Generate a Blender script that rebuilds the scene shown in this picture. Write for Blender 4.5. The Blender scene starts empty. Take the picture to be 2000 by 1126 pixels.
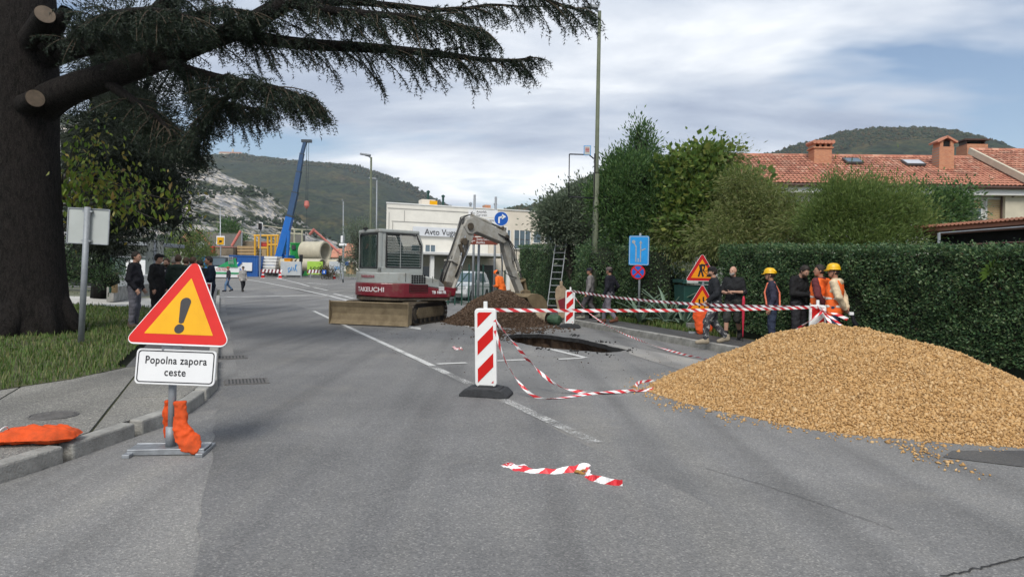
import bpy, bmesh, math, random
import numpy as np
from mathutils import Vector, Matrix
from mathutils.geometry import tessellate_polygon
random.seed(7); RNG = np.random.default_rng(11)
SC = bpy.context.scene; COL = SC.collection
# ------------------------------------------------------------------ camera
F = 1350.0; H = 1.6; ROLL = math.radians(1.15)
cd = bpy.data.cameras.new('camera'); cam = bpy.data.objects.new('camera', cd); COL.objects.link(cam)
cd.sensor_width = 36; cd.lens = 36*F/2000; cd.shift_y = -29/2000; cd.clip_start = .1; cd.clip_end = 9000
cam.matrix_world = Matrix.Translation((0, 0, H)) @ Matrix.Rotation(math.pi/2, 4, 'X') @ Matrix.Rotation(ROLL, 4, 'Z')
SC.camera = cam
SC.cycles.max_bounces = 5; SC.cycles.diffuse_bounces = 3; SC.cycles.glossy_bounces = 2; SC.cycles.transmission_bounces = 3; SC.cycles.transparent_max_bounces = 6; SC.cycles.caustics_reflective = False; SC.cycles.caustics_refractive = False
# ------------------------------------------------------------------ sky, sun, exposure
SUN_AZ = math.radians(192); SUN_EL = math.radians(48)          # clockwise from +Y
SC.view_settings.view_transform = 'Standard'; SC.view_settings.look = 'None'
SC.view_settings.exposure = 1.08; SC.view_settings.gamma = 1.0
wd = bpy.data.worlds.new('World'); SC.world = wd; wd.use_nodes = True
nt = wd.node_tree; nt.nodes.clear()
def N(t, kind, **kw):
    n = t.nodes.new(kind)
    for k, v in kw.items(): setattr(n, k, v)
    return n
def ramp(t, fac, stops, interp='LINEAR'):
    r = N(t, 'ShaderNodeValToRGB'); r.color_ramp.interpolation = interp
    e = r.color_ramp.elements
    while len(e) < len(stops): e.new(.5)
    for i, (p, c) in enumerate(stops):
        e[i].position = p; e[i].color = (c if len(c) == 4 else (*c, 1)) if hasattr(c, '__len__') else (c, c, c, 1)
    t.links.new(fac, r.inputs[0]); return r.outputs[0]
def mth(t, op, a, b=None):
    n = N(t, 'ShaderNodeMath', operation=op)
    for i, v in enumerate((a, b)):
        if v is None: continue
        if hasattr(v, 'is_output'): t.links.new(v, n.inputs[i])
        else: n.inputs[i].default_value = v
    return n.outputs[0]
def world_nodes():
    t = nt; L = t.links.new
    sky = N(t, 'ShaderNodeTexSky', sky_type='NISHITA', sun_disc=False)
    sky.sun_elevation = SUN_EL; sky.sun_rotation = SUN_AZ
    tc = N(t, 'ShaderNodeTexCoord'); sp = N(t, 'ShaderNodeSeparateXYZ'); L(tc.outputs['Generated'], sp.inputs[0])
    z = mth(t, 'ADD', mth(t, 'MAXIMUM', sp.outputs[2], 0.0), .16)
    cb = N(t, 'ShaderNodeCombineXYZ')
    L(mth(t, 'DIVIDE', sp.outputs[0], z), cb.inputs[0]); L(mth(t, 'DIVIDE', sp.outputs[1], z), cb.inputs[1])
    def noise(scale, detail, rough, off, dist=.3):
        m = N(t, 'ShaderNodeMapping'); m.inputs['Location'].default_value = off; L(cb.outputs[0], m.inputs[0])
        m.inputs['Scale'].default_value = (.8, 1.25, 1)
        n = N(t, 'ShaderNodeTexNoise'); n.inputs['Scale'].default_value = scale; n.inputs['Detail'].default_value = detail
        n.inputs['Roughness'].default_value = rough; n.inputs['Distortion'].default_value = dist
        L(m.outputs[0], n.inputs['Vector']); return n.outputs['Fac']
    shade = noise(1.05, 7, .58, (3.1, 7.9, 0)); big = noise(.42, 3, .5, (11.3, 2.2, 0))
    mixv = mth(t, 'ADD', mth(t, 'MULTIPLY', shade, .58), mth(t, 'MULTIPLY', big, .42))
    ccol = ramp(t, mixv, [(.37, (.34, .40, .53)), (.45, (.50, .565, .68)), (.53, (.71, .76, .84)), (.61, (1.05, 1.07, 1.09))])
    cover = noise(.8, 5, .55, (9.04, 18.09, 0), .15)
    cov = ramp(t, cover, [(.37, 0), (.48, 1)])
    b1 = N(t, 'ShaderNodeBackground'); L(sky.outputs[0], b1.inputs[0]); b1.inputs[1].default_value = .06
    b2 = N(t, 'ShaderNodeBackground'); L(ccol, b2.inputs[0]); b2.inputs[1].default_value = .55
    mx = N(t, 'ShaderNodeMixShader'); L(cov, mx.inputs[0]); L(b1.outputs[0], mx.inputs[1]); L(b2.outputs[0], mx.inputs[2])
    out = N(t, 'ShaderNodeOutputWorld'); L(mx.outputs[0], out.inputs[0])
world_nodes()
sd = bpy.data.lights.new('sun', 'SUN'); sd.energy = 1.5; sd.angle = math.radians(24); sd.color = (1, .95, .87)
sun = bpy.data.objects.new('sun', sd); COL.objects.link(sun)
_sv = Vector((math.sin(SUN_AZ)*math.cos(SUN_EL), math.cos(SUN_AZ)*math.cos(SUN_EL), math.sin(SUN_EL)))
sun.rotation_euler = _sv.to_track_quat('Z', 'Y').to_euler(); sun.location = (0, -20, 60)

# ------------------------------------------------------------------ placing: photo pixel -> point in the place
_c, _s = math.cos(ROLL), math.sin(ROLL)
def un(px, py):
    u = px-1000; v = py-534
    return (u*_c+v*_s)/F, (-u*_s+v*_c)/F
def G(px, py, z=0.0):
    u, v = un(px, py); d = (H-z)/v
    return Vector((u*d, d, z))
def W(px, py, d):
    u, v = un(px, py); return Vector((u*d, d, H-v*d))
def zg(y): return max(0.0, (y-50)*.0176) if y < 130 else 1.408
DR = Vector((-.389, .9212, 0)); NR = Vector((.9212, .389, 0))          # the street's axis
def RD(s, t, z=0): return DR*s+NR*t+Vector((0, 0, z))
KA = Vector((4.59, 14.64, 0)); DK = Vector((-.329, .944, 0)).normalized(); NK = Vector((DK.y, -DK.x, 0))
def RR(s, t, z=0): return KA+DK*s+NK*t+Vector((0, 0, z))                # right kerb's axis
AZ_ROAD = math.atan2(-DR.x, DR.y)      # rotate local +Y onto the street axis

# ------------------------------------------------------------------ materials
MATS = {}
def M(name, col, rough=.75, var=.18, scale=6, bump=0, metal=0, detail=5, col2=None, spec=.4, bscale=None, coat=0):
    if name in MATS: return MATS[name]
    m = bpy.data.materials.new(name); m.use_nodes = True; t = m.node_tree; L = t.links.new
    b = t.nodes['Principled BSDF']; tc = N(t, 'ShaderNodeTexCoord')
    n = N(t, 'ShaderNodeTexNoise'); n.inputs['Scale'].default_value = scale; n.inputs['Detail'].default_value = detail
    n.inputs['Roughness'].default_value = .65
    L(tc.outputs['Object'], n.inputs['Vector'])
    a = tuple(max(0, c*(1-var)) for c in col); c2 = col2 or tuple(min(1, c*(1+var)) for c in col)
    L(ramp(t, n.outputs['Fac'], [(.3, a), (.7, c2)]), b.inputs['Base Color'])
    b.inputs['Roughness'].default_value = rough; b.inputs['Metallic'].default_value = metal
    b.inputs['Specular IOR Level'].default_value = spec
    if coat: b.inputs['Coat Weight'].default_value = coat
    if bump:
        n2 = N(t, 'ShaderNodeTexNoise'); n2.inputs['Scale'].default_value = bscale or scale*5; n2.inputs['Detail'].default_value = 4
        L(tc.outputs['Object'], n2.inputs['Vector'])
        bp = N(t, 'ShaderNodeBump'); bp.inputs['Strength'].default_value = bump; bp.inputs['Distance'].default_value = .02
        L(n2.outputs['Fac'], bp.inputs['Height']); L(bp.outputs[0], b.inputs['Normal'])
    MATS[name] = m; return m
def leafmat(name, cols, trans=.25, rough=.55):
    m = bpy.data.materials.new(name); m.use_nodes = True; t = m.node_tree; L = t.links.new
    b = t.nodes['Principled BSDF']; out = t.nodes['Material Output']
    g = N(t, 'ShaderNodeNewGeometry')
    c = ramp(t, g.outputs['Random Per Island'], [(i/(len(cols)-1), k) for i, k in enumerate(cols)])
    L(c, b.inputs['Base Color']); b.inputs['Roughness'].default_value = rough; b.inputs['Specular IOR Level'].default_value = .35
    tr = N(t, 'ShaderNodeBsdfTranslucent'); L(c, tr.inputs[0])
    mx = N(t, 'ShaderNodeMixShader'); mx.inputs[0].default_value = trans
    L(b.outputs[0], mx.inputs[1]); L(tr.outputs[0], mx.inputs[2]); L(mx.outputs[0], out.inputs[0])
    MATS[name] = m; return m
def dirty(name, col, dirt=(.16, .12, .075), amount=.5, scale=3, rough=.5, metal=0, spec=.5, coat=0):
    """paint with patches of dried mud and scuffs that have their own shape"""
    m = bpy.data.materials.new(name); m.use_nodes = True; t = m.node_tree; L = t.links.new
    b = t.nodes['Principled BSDF']; tc = N(t, 'ShaderNodeTexCoord')
    n = N(t, 'ShaderNodeTexNoise'); n.inputs['Scale'].default_value = scale; n.inputs['Detail'].default_value = 9; n.inputs['Roughness'].default_value = .7
    L(tc.outputs['Object'], n.inputs['Vector'])
    f = ramp(t, n.outputs['Fac'], [(max(0, .62-amount*.35), 0), (.78, 1)])
    mx = N(t, 'ShaderNodeMixRGB'); L(f, mx.inputs[0]); mx.inputs[1].default_value = (*col, 1); mx.inputs[2].default_value = (*dirt, 1)
    L(mx.outputs[0], b.inputs['Base Color'])
    r = ramp(t, f, [(0, rough), (1, .95)]); L(r, b.inputs['Roughness'])
    b.inputs['Metallic'].default_value = metal; b.inputs['Specular IOR Level'].default_value = spec; b.inputs['Coat Weight'].default_value = coat
    bp = N(t, 'ShaderNodeBump'); bp.inputs['Strength'].default_value = .25; bp.inputs['Distance'].default_value = .01
    L(n.outputs['Fac'], bp.inputs['Height']); L(bp.outputs[0], b.inputs['Normal'])
    MATS[name] = m; return m
def glass(name, col=(.02, .03, .035), rough=.05, alpha=None):
    m = bpy.data.materials.new(name); m.use_nodes = True; t = m.node_tree; b = t.nodes['Principled BSDF']
    b.inputs['Base Color'].default_value = (*col, 1); b.inputs['Roughness'].default_value = rough; b.inputs['Specular IOR Level'].default_value = .6
    if alpha is not None: b.inputs['Alpha'].default_value = alpha
    MATS[name] = m; return m

# ------------------------------------------------------------------ mesh helpers
def np_mesh(name, V, Fc):
    V = np.asarray(V, np.float32); Fc = np.asarray(Fc, np.int32); k = Fc.shape[1]
    me = bpy.data.meshes.new(name); me.vertices.add(len(V)); me.vertices.foreach_set('co', V.ravel())
    me.loops.add(Fc.size); me.loops.foreach_set('vertex_index', Fc.ravel())
    me.polygons.add(len(Fc)); me.polygons.foreach_set('loop_start', np.arange(0, Fc.size, k, dtype=np.int32))
    me.update(calc_edges=True); me.validate(); return me
def link(name, me, parent=None, mats=None, loc=None, rot=None, smooth=False):
    o = bpy.data.objects.new(name, me); COL.objects.link(o)
    if parent is not None: o.parent = parent
    if loc is not None: o.location = loc
    if rot is not None: o.rotation_euler = rot
    if mats is not None:
        for m in (mats if isinstance(mats, (list, tuple)) else [mats]): me.materials.append(m)
    if smooth: me.polygons.foreach_set('use_smooth', np.ones(len(me.polygons), bool))
    return o
def tag(o, label=None, cat=None, group=None, kind=None):
    if label: o['label'] = label
    if cat: o['category'] = cat
    if group: o['group'] = group
    if kind: o['kind'] = kind
    return o
def T(name, label, cat, loc=(0, 0, 0), rz=0, group=None):
    o = bpy.data.objects.new(name, None); o.empty_display_size = .2; COL.objects.link(o)
    o.location = loc; o.rotation_euler = (0, 0, rz); return tag(o, label, cat, group)
def copy_tree(o, parent=None):
    c = o.copy(); COL.objects.link(c); c.parent = parent
    for ch in list(o.children): copy_tree(ch, c)
    return c
class MB:
    def __init__(s, mtx=None): s.v = []; s.f = []; s.m = []; s.X = mtx; s.cur = 0
    def add(s, V, Fc, m=None):
        b = len(s.v)
        for p in V:
            p = Vector(p); s.v.append(tuple(s.X @ p) if s.X is not None else tuple(p))
        for f in Fc: s.f.append(tuple(i+b for i in f)); s.m.append(s.cur if m is None else m)
        return s
    def box(s, c, sz, rot=None, m=None, taper=(1, 1)):
        x, y, z = (k/2 for k in sz); c = Vector(c); V = []
        for k in (-1, 1):
            tx, ty = (taper if k == 1 else (1, 1))
            for a, b in ((-1, -1), (1, -1), (1, 1), (-1, 1)): V.append(Vector((a*x*tx, b*y*ty, k*z)))
        if rot is not None: V = [rot @ p for p in V]
        return s.add([p+c for p in V], [(3, 2, 1, 0), (4, 5, 6, 7), (0, 1, 5, 4), (1, 2, 6, 5), (2, 3, 7, 6), (3, 0, 4, 7)], m)
    def beam(s, a, b, w, h, up=(0, 0, 1), m=None, w2=None, h2=None):
        a = Vector(a); b = Vector(b); d = (b-a).normalized(); up = Vector(up)
        if abs(d.dot(up)) > .98: up = Vector((1, 0, 0))
        r = d.cross(up).normalized(); u = r.cross(d); w2 = w2 or w; h2 = h2 or h; V = []
        for p, ww, hh in ((a, w, h), (b, w2, h2)):
            for i, j in ((-1, -1), (1, -1), (1, 1), (-1, 1)): V.append(p+r*(i*ww/2)+u*(j*hh/2))
        return s.add(V, [(3, 2, 1, 0), (4, 5, 6, 7), (0, 1, 5, 4), (1, 2, 6, 5), (2, 3, 7, 6), (3, 0, 4, 7)], m)
    def tube(s, P, r, n=8, m=None, caps=True):
        P = [Vector(p) for p in P]; k = len(P); R = [r]*k if not hasattr(r, '__len__') else r
        V = []; ref = None
        for i, p in enumerate(P):
            d = (P[min(i+1, k-1)]-P[max(i-1, 0)]).normalized()
            if ref is None: ref = Vector((0, 0, 1)) if abs(d.z) < .9 else Vector((1, 0, 0))
            x = d.cross(ref).normalized(); ref = x.cross(d).normalized()
            for j in range(n):
                a = 2*math.pi*j/n; V.append(p+x*(R[i]*math.cos(a))+ref*(R[i]*math.sin(a)))
        Fc = [(i*n+j, i*n+(j+1) % n, (i+1)*n+(j+1) % n, (i+1)*n+j) for i in range(k-1) for j in range(n)]
        if caps: Fc += [tuple(range(n))[::-1], tuple((k-1)*n+j for j in range(n))]
        return s.add(V, Fc, m)
    def lathe(s, prof, n=20, X=None, m=None):
        V = []
        for r, z in prof:
            for j in range(n):
                a = 2*math.pi*j/n; p = Vector((r*math.cos(a), r*math.sin(a), z)); V.append(X @ p if X is not None else p)
        k = len(prof)
        Fc = [(i*n+j, i*n+(j+1) % n, (i+1)*n+(j+1) % n, (i+1)*n+j) for i in range(k-1) for j in range(n)]
        return s.add(V, Fc, m)
    def prism(s, poly, h, X=None, m=None):
        """polygon in local XY, extruded along +Z by h"""
        k = len(poly); V = [Vector((p[0], p[1], z)) for z in (0, h) for p in poly]
        if X is not None: V = [X @ p for p in V]
        return s.add(V, [tuple(range(k))[::-1], tuple(range(k, 2*k))]+[(i, (i+1) % k, k+(i+1) % k, k+i) for i in range(k)], m)
    def plate(s, poly, y, th, m=None):
        """polygon in XZ (seen from -Y), front at y, thickness th going back"""
        k = len(poly); V = [Vector((p[0], yy, p[1])) for yy in (y, y+th) for p in poly]
        return s.add(V, [tuple(range(k)), tuple(range(k, 2*k))[::-1]]+[(i, k+i, k+(i+1) % k, (i+1) % k) for i in range(k)], m)
    def mesh(s, name):
        me = bpy.data.meshes.new(name); me.from_pydata(s.v, [], s.f); me.polygons.foreach_set('material_index', np.array(s.m, np.int32)); me.update(); return me
    def build(s, name, mats, parent=None, smooth=False, bevel=0, loc=None, rz=None, fix=True, seg=2):
        me = s.mesh(name)
        if fix:
            bm = bmesh.new(); bm.from_mesh(me); bmesh.ops.recalc_face_normals(bm, faces=bm.faces); bm.to_mesh(me); bm.free()
        o = link(name, me, parent, mats, loc, None if rz is None else (0, 0, rz), smooth)
        if bevel:
            b = o.modifiers.new('bevel', 'BEVEL'); b.width = bevel; b.segments = seg; b.limit_method = 'ANGLE'; b.angle_limit = math.radians(40)
        return o
def circle(cx, cz, r, n=24, a0=0, a1=2*math.pi): return [(cx+r*math.cos(a0+(a1-a0)*i/n), cz+r*math.sin(a0+(a1-a0)*i/n)) for i in range(n)]
def rrect(w, h, r, cx=0, cz=0, n=5):
    out = []
    for sx, sz, a in ((1, 1, 0), (-1, 1, 90), (-1, -1, 180), (1, -1, 270)):
        for i in range(n+1):
            t = math.radians(a+90*i/n); out.append((cx+sx*(w/2-r)+r*math.cos(t), cz+sz*(h/2-r)+r*math.sin(t)))
    return out
def rtri(w, r, cx=0, cz=0, n=5):
    """rounded upright triangle, side w, base at cz"""
    hgt = w*.866; P = [Vector((-w/2, 0)), Vector((w/2, 0)), Vector((0, hgt))]; cen = Vector((0, hgt/3)); out = []
    for p, a in zip(P, (210, 330, 90)):
        q = p+(cen-p).normalized()*2*r
        for i in range(n+1):
            t = math.radians(a-60+120*i/n); out.append((cx+q.x+r*math.cos(t), cz+q.y+r*math.sin(t)))
    return out
def text(body, size, mat, parent, loc, sx=1.0, align='CENTER', rz=0, ext=.002, name='lettering', bold=0.0, spacing=1.0):
    cu = bpy.data.curves.new('txt', 'FONT'); cu.body = body; cu.size = size; cu.align_x = align; cu.align_y = 'CENTER'
    cu.extrude = ext; cu.offset = bold; cu.space_character = spacing; cu.resolution_u = 3
    o = bpy.data.objects.new('txt', cu); COL.objects.link(o)
    dg = bpy.context.evaluated_depsgraph_get(); me = bpy.data.meshes.new_from_object(o.evaluated_get(dg))
    bpy.data.objects.remove(o); bpy.data.curves.remove(cu); me.materials.clear()
    me.transform(Matrix.Rotation(math.pi/2, 4, 'X') @ Matrix.Diagonal((sx, 1, 1, 1)))
    return link(name, me, parent, mat, loc, (0, 0, rz))
# ------------------------------------------------------------------ numpy noise
def hash2(ix, iy, seed=0):
    h = (ix.astype(np.int64)*374761393+iy.astype(np.int64)*668265263+seed*974711) & 0x7fffffff
    h = ((h ^ (h >> 13))*1274126177) & 0x7fffffff
    return ((h ^ (h >> 16)) & 0xffff)/65535.0
def vnoise(x, y, seed=0):
    x = np.asarray(x, float); y = np.asarray(y, float)
    ix = np.floor(x); iy = np.floor(y); fx = x-ix; fy = y-iy; fx = fx*fx*(3-2*fx); fy = fy*fy*(3-2*fy)
    a = hash2(ix, iy, seed); b = hash2(ix+1, iy, seed); c = hash2(ix, iy+1, seed); d = hash2(ix+1, iy+1, seed)
    return (a*(1-fx)+b*fx)*(1-fy)+(c*(1-fx)+d*fx)*fy
def fbm(x, y, oct=4, seed=0):
    r = 0; a = .5
    for o in range(oct): r = r+a*vnoise(x*2**o, y*2**o, seed+o); a *= .5
    return r
def rvec(n, rng=RNG):
    v = rng.normal(size=(n, 3)); return v/np.linalg.norm(v, axis=1, keepdims=True)
def nrm(v): return v/np.maximum(np.linalg.norm(v, axis=1, keepdims=True), 1e-9)
def leaf_geo(P, D, Lg, ratio=.45, fold=.12, rng=RNG):
    """rhombic folded leaves: P base, D direction, Lg length"""
    n = len(P); D = nrm(D); up = rvec(n, rng); S = nrm(np.cross(D, up)); U = np.cross(S, D); Lg = np.asarray(Lg).reshape(-1, 1)*np.ones((n, 1))
    mid = P+D*Lg*.45-U*Lg*fold
    V = np.stack([P, mid+S*Lg*ratio*.5+U*Lg*fold*1.3, P+D*Lg, mid-S*Lg*ratio*.5+U*Lg*fold*1.3], 1).reshape(-1, 3)
    b = np.arange(n)[:, None]*4; Fc = np.concatenate([b+[0, 1, 2], b+[0, 2, 3]], 1).reshape(-1, 3)
    return V, Fc
ICO = None
OCT = (np.array([[1, 0, 0], [-1, 0, 0], [0, 1, 0], [0, -1, 0], [0, 0, 1], [0, 0, -1.]])*1.15, np.array([[0, 2, 4], [2, 1, 4], [1, 3, 4], [3, 0, 4], [2, 0, 5], [1, 2, 5], [3, 1, 5], [0, 3, 5]]))
def ico():
    global ICO
    if ICO is None:
        bm = bmesh.new(); bmesh.ops.create_icosphere(bm, subdivisions=1, radius=1)
        ICO = (np.array([v.co for v in bm.verts]), np.array([[v.index for v in f.verts] for f in bm.faces])); bm.free()
    return ICO
def stones(P, size, flat=.65, jit=.28, rng=RNG, shape=(1, 1, 1), oct=True):
    v, f = OCT if oct else ico(); n = len(P); k = len(v)
    q = rng.normal(size=(n, 4)); q /= np.linalg.norm(q, axis=1, keepdims=True)
    w, x, y, z = q.T
    R = np.stack([1-2*(y*y+z*z), 2*(x*y-z*w), 2*(x*z+y*w), 2*(x*y+z*w), 1-2*(x*x+z*z), 2*(y*z-x*w), 2*(x*z-y*w), 2*(y*z+x*w), 1-2*(x*x+y*y)], 1).reshape(n, 3, 3)
    sc = rng.uniform(.75, 1.2, size=(n, 1, 3))*np.array([1, 1, flat])*np.asarray(size).reshape(-1, 1, 1)
    loc = v[None]*(1+rng.uniform(-jit, jit, size=(n, k, 1)))*sc
    V = np.einsum('nij,nkj->nki', R, loc)*np.array(shape)+P[:, None, :]
    Fc = f[None]+np.arange(n)[:, None, None]*k
    return V.reshape(-1, 3), Fc.reshape(-1, 3)
def join_np(parts):
    Vs, Fs, b = [], [], 0
    for V, Fc in parts: Vs.append(V); Fs.append(np.asarray(Fc)+b); b += len(V)
    return np.concatenate(Vs), np.concatenate(Fs)
def poly_dist(X, Y, poly):
    """signed distance, positive inside"""
    d = np.full(X.shape, 1e9); ins = np.zeros(X.shape, bool); k = len(poly)
    for i in range(k):
        ax, ay = poly[i][:2]; bx, by = poly[(i+1) % k][:2]
        ex, ey = bx-ax, by-ay; t = np.clip(((X-ax)*ex+(Y-ay)*ey)/(ex*ex+ey*ey+1e-12), 0, 1)
        d = np.minimum(d, np.hypot(X-ax-t*ex, Y-ay-t*ey))
        c = ((ay > Y) != (by > Y)) & (X < (bx-ax)*(Y-ay)/((by-ay) if by != ay else 1e-9)+ax); ins ^= c
    return np.where(ins, d, -d)
def sheet(name, outer, z, mat, holes=(), parent=None, kind='structure', zf=None):
    loops = [[Vector((p[0], p[1], 0)) for p in outer]]+[[Vector((p[0], p[1], 0)) for p in h] for h in holes]
    tri = tessellate_polygon(loops); V = [p for l in loops for p in l]
    me = bpy.data.meshes.new(name); me.from_pydata([(p.x, p.y, (zf(p.x, p.y) if zf else 0)+z) for p in V], [], [tuple(t) for t in tri])
    bm = bmesh.new(); bm.from_mesh(me); bmesh.ops.recalc_face_normals(bm, faces=bm.faces)
    if sum(f.normal.z for f in bm.faces) < 0: bmesh.ops.reverse_faces(bm, faces=bm.faces)
    bm.to_mesh(me); bm.free()
    o = link(name, me, parent, mat)
    if kind and parent is None: o['kind'] = kind
    return o
def offset_line(P, d):
    """shift a polyline to its left by d"""
    out = []
    for i, p in enumerate(P):
        a = P[max(i-1, 0)]; b = P[min(i+1, len(P)-1)]; e = (Vector(b[:2])-Vector(a[:2])).normalized()
        out.append((p[0]-e.y*d, p[1]+e.x*d))
    return out
def resample(P, step):
    P = [Vector((p[0], p[1])) for p in P]; out = [P[0].copy()]; acc = 0
    for a, b in zip(P, P[1:]):
        L = (b-a).length; t = step-acc
        while t <= L: out.append(a+(b-a)*(t/L)); t += step
        acc = (acc+L) % step
    return out
def clip(poly, cell):
    """polygon clipped by a convex CCW cell"""
    out = [tuple(p[:2]) for p in poly]
    for i in range(len(cell)):
        ax, ay = cell[i]; bx, by = cell[(i+1) % len(cell)]
        def side(p): return (bx-ax)*(p[1]-ay)-(by-ay)*(p[0]-ax)
        res = []
        for j in range(len(out)):
            p, q = out[j], out[(j+1) % len(out)]; sp, sq = side(p), side(q)
            if sp >= 0: res.append(p)
            if (sp >= 0) != (sq >= 0): t = sp/(sp-sq); res.append((p[0]+(q[0]-p[0])*t, p[1]+(q[1]-p[1])*t))
        out = res
        if len(out) < 3: return []
    return out
# ================================================================== the setting
def asphalt(name, a, b, speck=.5, seed=0):
    m = bpy.data.materials.new(name); m.use_nodes = True; t = m.node_tree; L = t.links.new
    bs = t.nodes['Principled BSDF']; tc = N(t, 'ShaderNodeTexCoord')
    def nz(scale, det, rough=.6, off=0):
        mp = N(t, 'ShaderNodeMapping'); mp.inputs['Location'].default_value = (seed*3.7+off, seed, 0); L(tc.outputs['Object'], mp.inputs[0])
        n = N(t, 'ShaderNodeTexNoise'); n.inputs['Scale'].default_value = scale; n.inputs['Detail'].default_value = det; n.inputs['Roughness'].default_value = rough
        L(mp.outputs[0], n.inputs['Vector']); return n.outputs['Fac']
    base = ramp(t, nz(.55, 7, .62), [(.3, a), (.72, b)])
    v = N(t, 'ShaderNodeTexVoronoi'); v.inputs['Scale'].default_value = 95; L(tc.outputs['Object'], v.inputs['Vector'])
    sp = N(t, 'ShaderNodeSeparateColor'); L(v.outputs['Color'], sp.inputs[0])
    agg = ramp(t, sp.outputs[0], [(0, (.42,)*3), (.55, (.95,)*3), (.86, (1.15, 1.14, 1.1)), (1, (2.1, 2.05, 1.95))])
    mx = N(t, 'ShaderNodeMixRGB', blend_type='MULTIPLY'); mx.inputs[0].default_value = speck; L(base, mx.inputs[1]); L(agg, mx.inputs[2])
    st = ramp(t, nz(.16, 5, .6, 9), [(.34, (.8,)*3), (.5, (1,)*3), (.68, (1.14, 1.13, 1.1))])
    m2 = N(t, 'ShaderNodeMixRGB', blend_type='MULTIPLY'); m2.inputs[0].default_value = 1; L(mx.outputs[0], m2.inputs[1]); L(st, m2.inputs[2])
    mp2 = N(t, 'ShaderNodeMapping'); mp2.inputs['Rotation'].default_value = (0, 0, -AZ_ROAD); mp2.inputs['Scale'].default_value = (1, .045, 1); mp2.inputs['Location'].default_value = (seed, seed*2, 0); L(tc.outputs['Object'], mp2.inputs[0])
    n3 = N(t, 'ShaderNodeTexNoise'); n3.inputs['Scale'].default_value = 1.7; n3.inputs['Detail'].default_value = 5; L(mp2.outputs[0], n3.inputs['Vector'])
    stk = ramp(t, n3.outputs['Fac'], [(.36, (.8,)*3), (.5, (1,)*3), (.66, (1.1, 1.09, 1.06))]); m3 = N(t, 'ShaderNodeMixRGB', blend_type='MULTIPLY'); m3.inputs[0].default_value = 1; L(m2.outputs[0], m3.inputs[1]); L(stk, m3.inputs[2])
    dust = ramp(t, nz(.33, 8, .7, 21), [(.56, 0), (.75, .5)]); m4 = N(t, 'ShaderNodeMixRGB'); L(dust, m4.inputs[0]); L(m3.outputs[0], m4.inputs[1]); m4.inputs[2].default_value = (b[0]*1.25, b[1]*1.17, b[2]*1.02, 1)
    L(m4.outputs[0], bs.inputs['Base Color']); bs.inputs['Roughness'].default_value = .82; bs.inputs['Specular IOR Level'].default_value = .35
    bp = N(t, 'ShaderNodeBump'); bp.inputs['Strength'].default_value = .55; bp.inputs['Distance'].default_value = .006
    L(v.outputs['Distance'], bp.inputs['Height']); L(bp.outputs[0], bs.inputs['Normal'])
    MATS[name] = m; return m
asphalt('asphalt', (.16, .16, .159), (.222, .22, .217)); asphalt('asphalt_dark', (.14, .14, .141), (.196, .195, .194), .55, 3)
asphalt('asphalt_worn', (.16, .158, .153), (.215, .212, .205), .5, 5); asphalt('asphalt_footway', (.07, .07, .072), (.10, .10, .10), .35, 7)
asphalt('concrete_strip', (.25, .245, .235), (.33, .32, .305), .25, 9); asphalt('aggregate_slab', (.15, .146, .135), (.225, .22, .205), .85, 2)
M('kerb_concrete', (.27, .265, .245), .9, .38, 4, .6, bscale=60); M('soil', (.085, .055, .034), .95, .4, 4, .9, bscale=18)
M('pit_asphalt', (.03, .03, .03), .95, .3, 12, .8); M('lawn_soil', (.06, .065, .025), .95, .4, 3, .5); M('ground', (.12, .125, .08), .95, .3, .3)
def worn_paint(name, wear):
    m = bpy.data.materials.new(name); m.use_nodes = True; t = m.node_tree; L = t.links.new; b = t.nodes['Principled BSDF']; tc = N(t, 'ShaderNodeTexCoord')
    n = N(t, 'ShaderNodeTexNoise'); n.inputs['Scale'].default_value = 45; n.inputs['Detail'].default_value = 6; n.inputs['Roughness'].default_value = .75; L(tc.outputs['Object'], n.inputs['Vector'])
    n2 = N(t, 'ShaderNodeTexNoise'); n2.inputs['Scale'].default_value = 2.2; n2.inputs['Detail'].default_value = 4; L(tc.outputs['Object'], n2.inputs['Vector'])
    s = mth(t, 'ADD', mth(t, 'MULTIPLY', n.outputs['Fac'], .65), mth(t, 'MULTIPLY', n2.outputs['Fac'], .35))
    b.inputs['Base Color'].default_value = (.56, .56, .54, 1); L(ramp(t, s, [(wear-.07, 0), (wear+.07, 1)]), b.inputs['Alpha']); b.inputs['Roughness'].default_value = .7
    MATS[name] = m; return m
worn_paint('road_paint', .42); worn_paint('road_paint_worn', .525)

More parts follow.
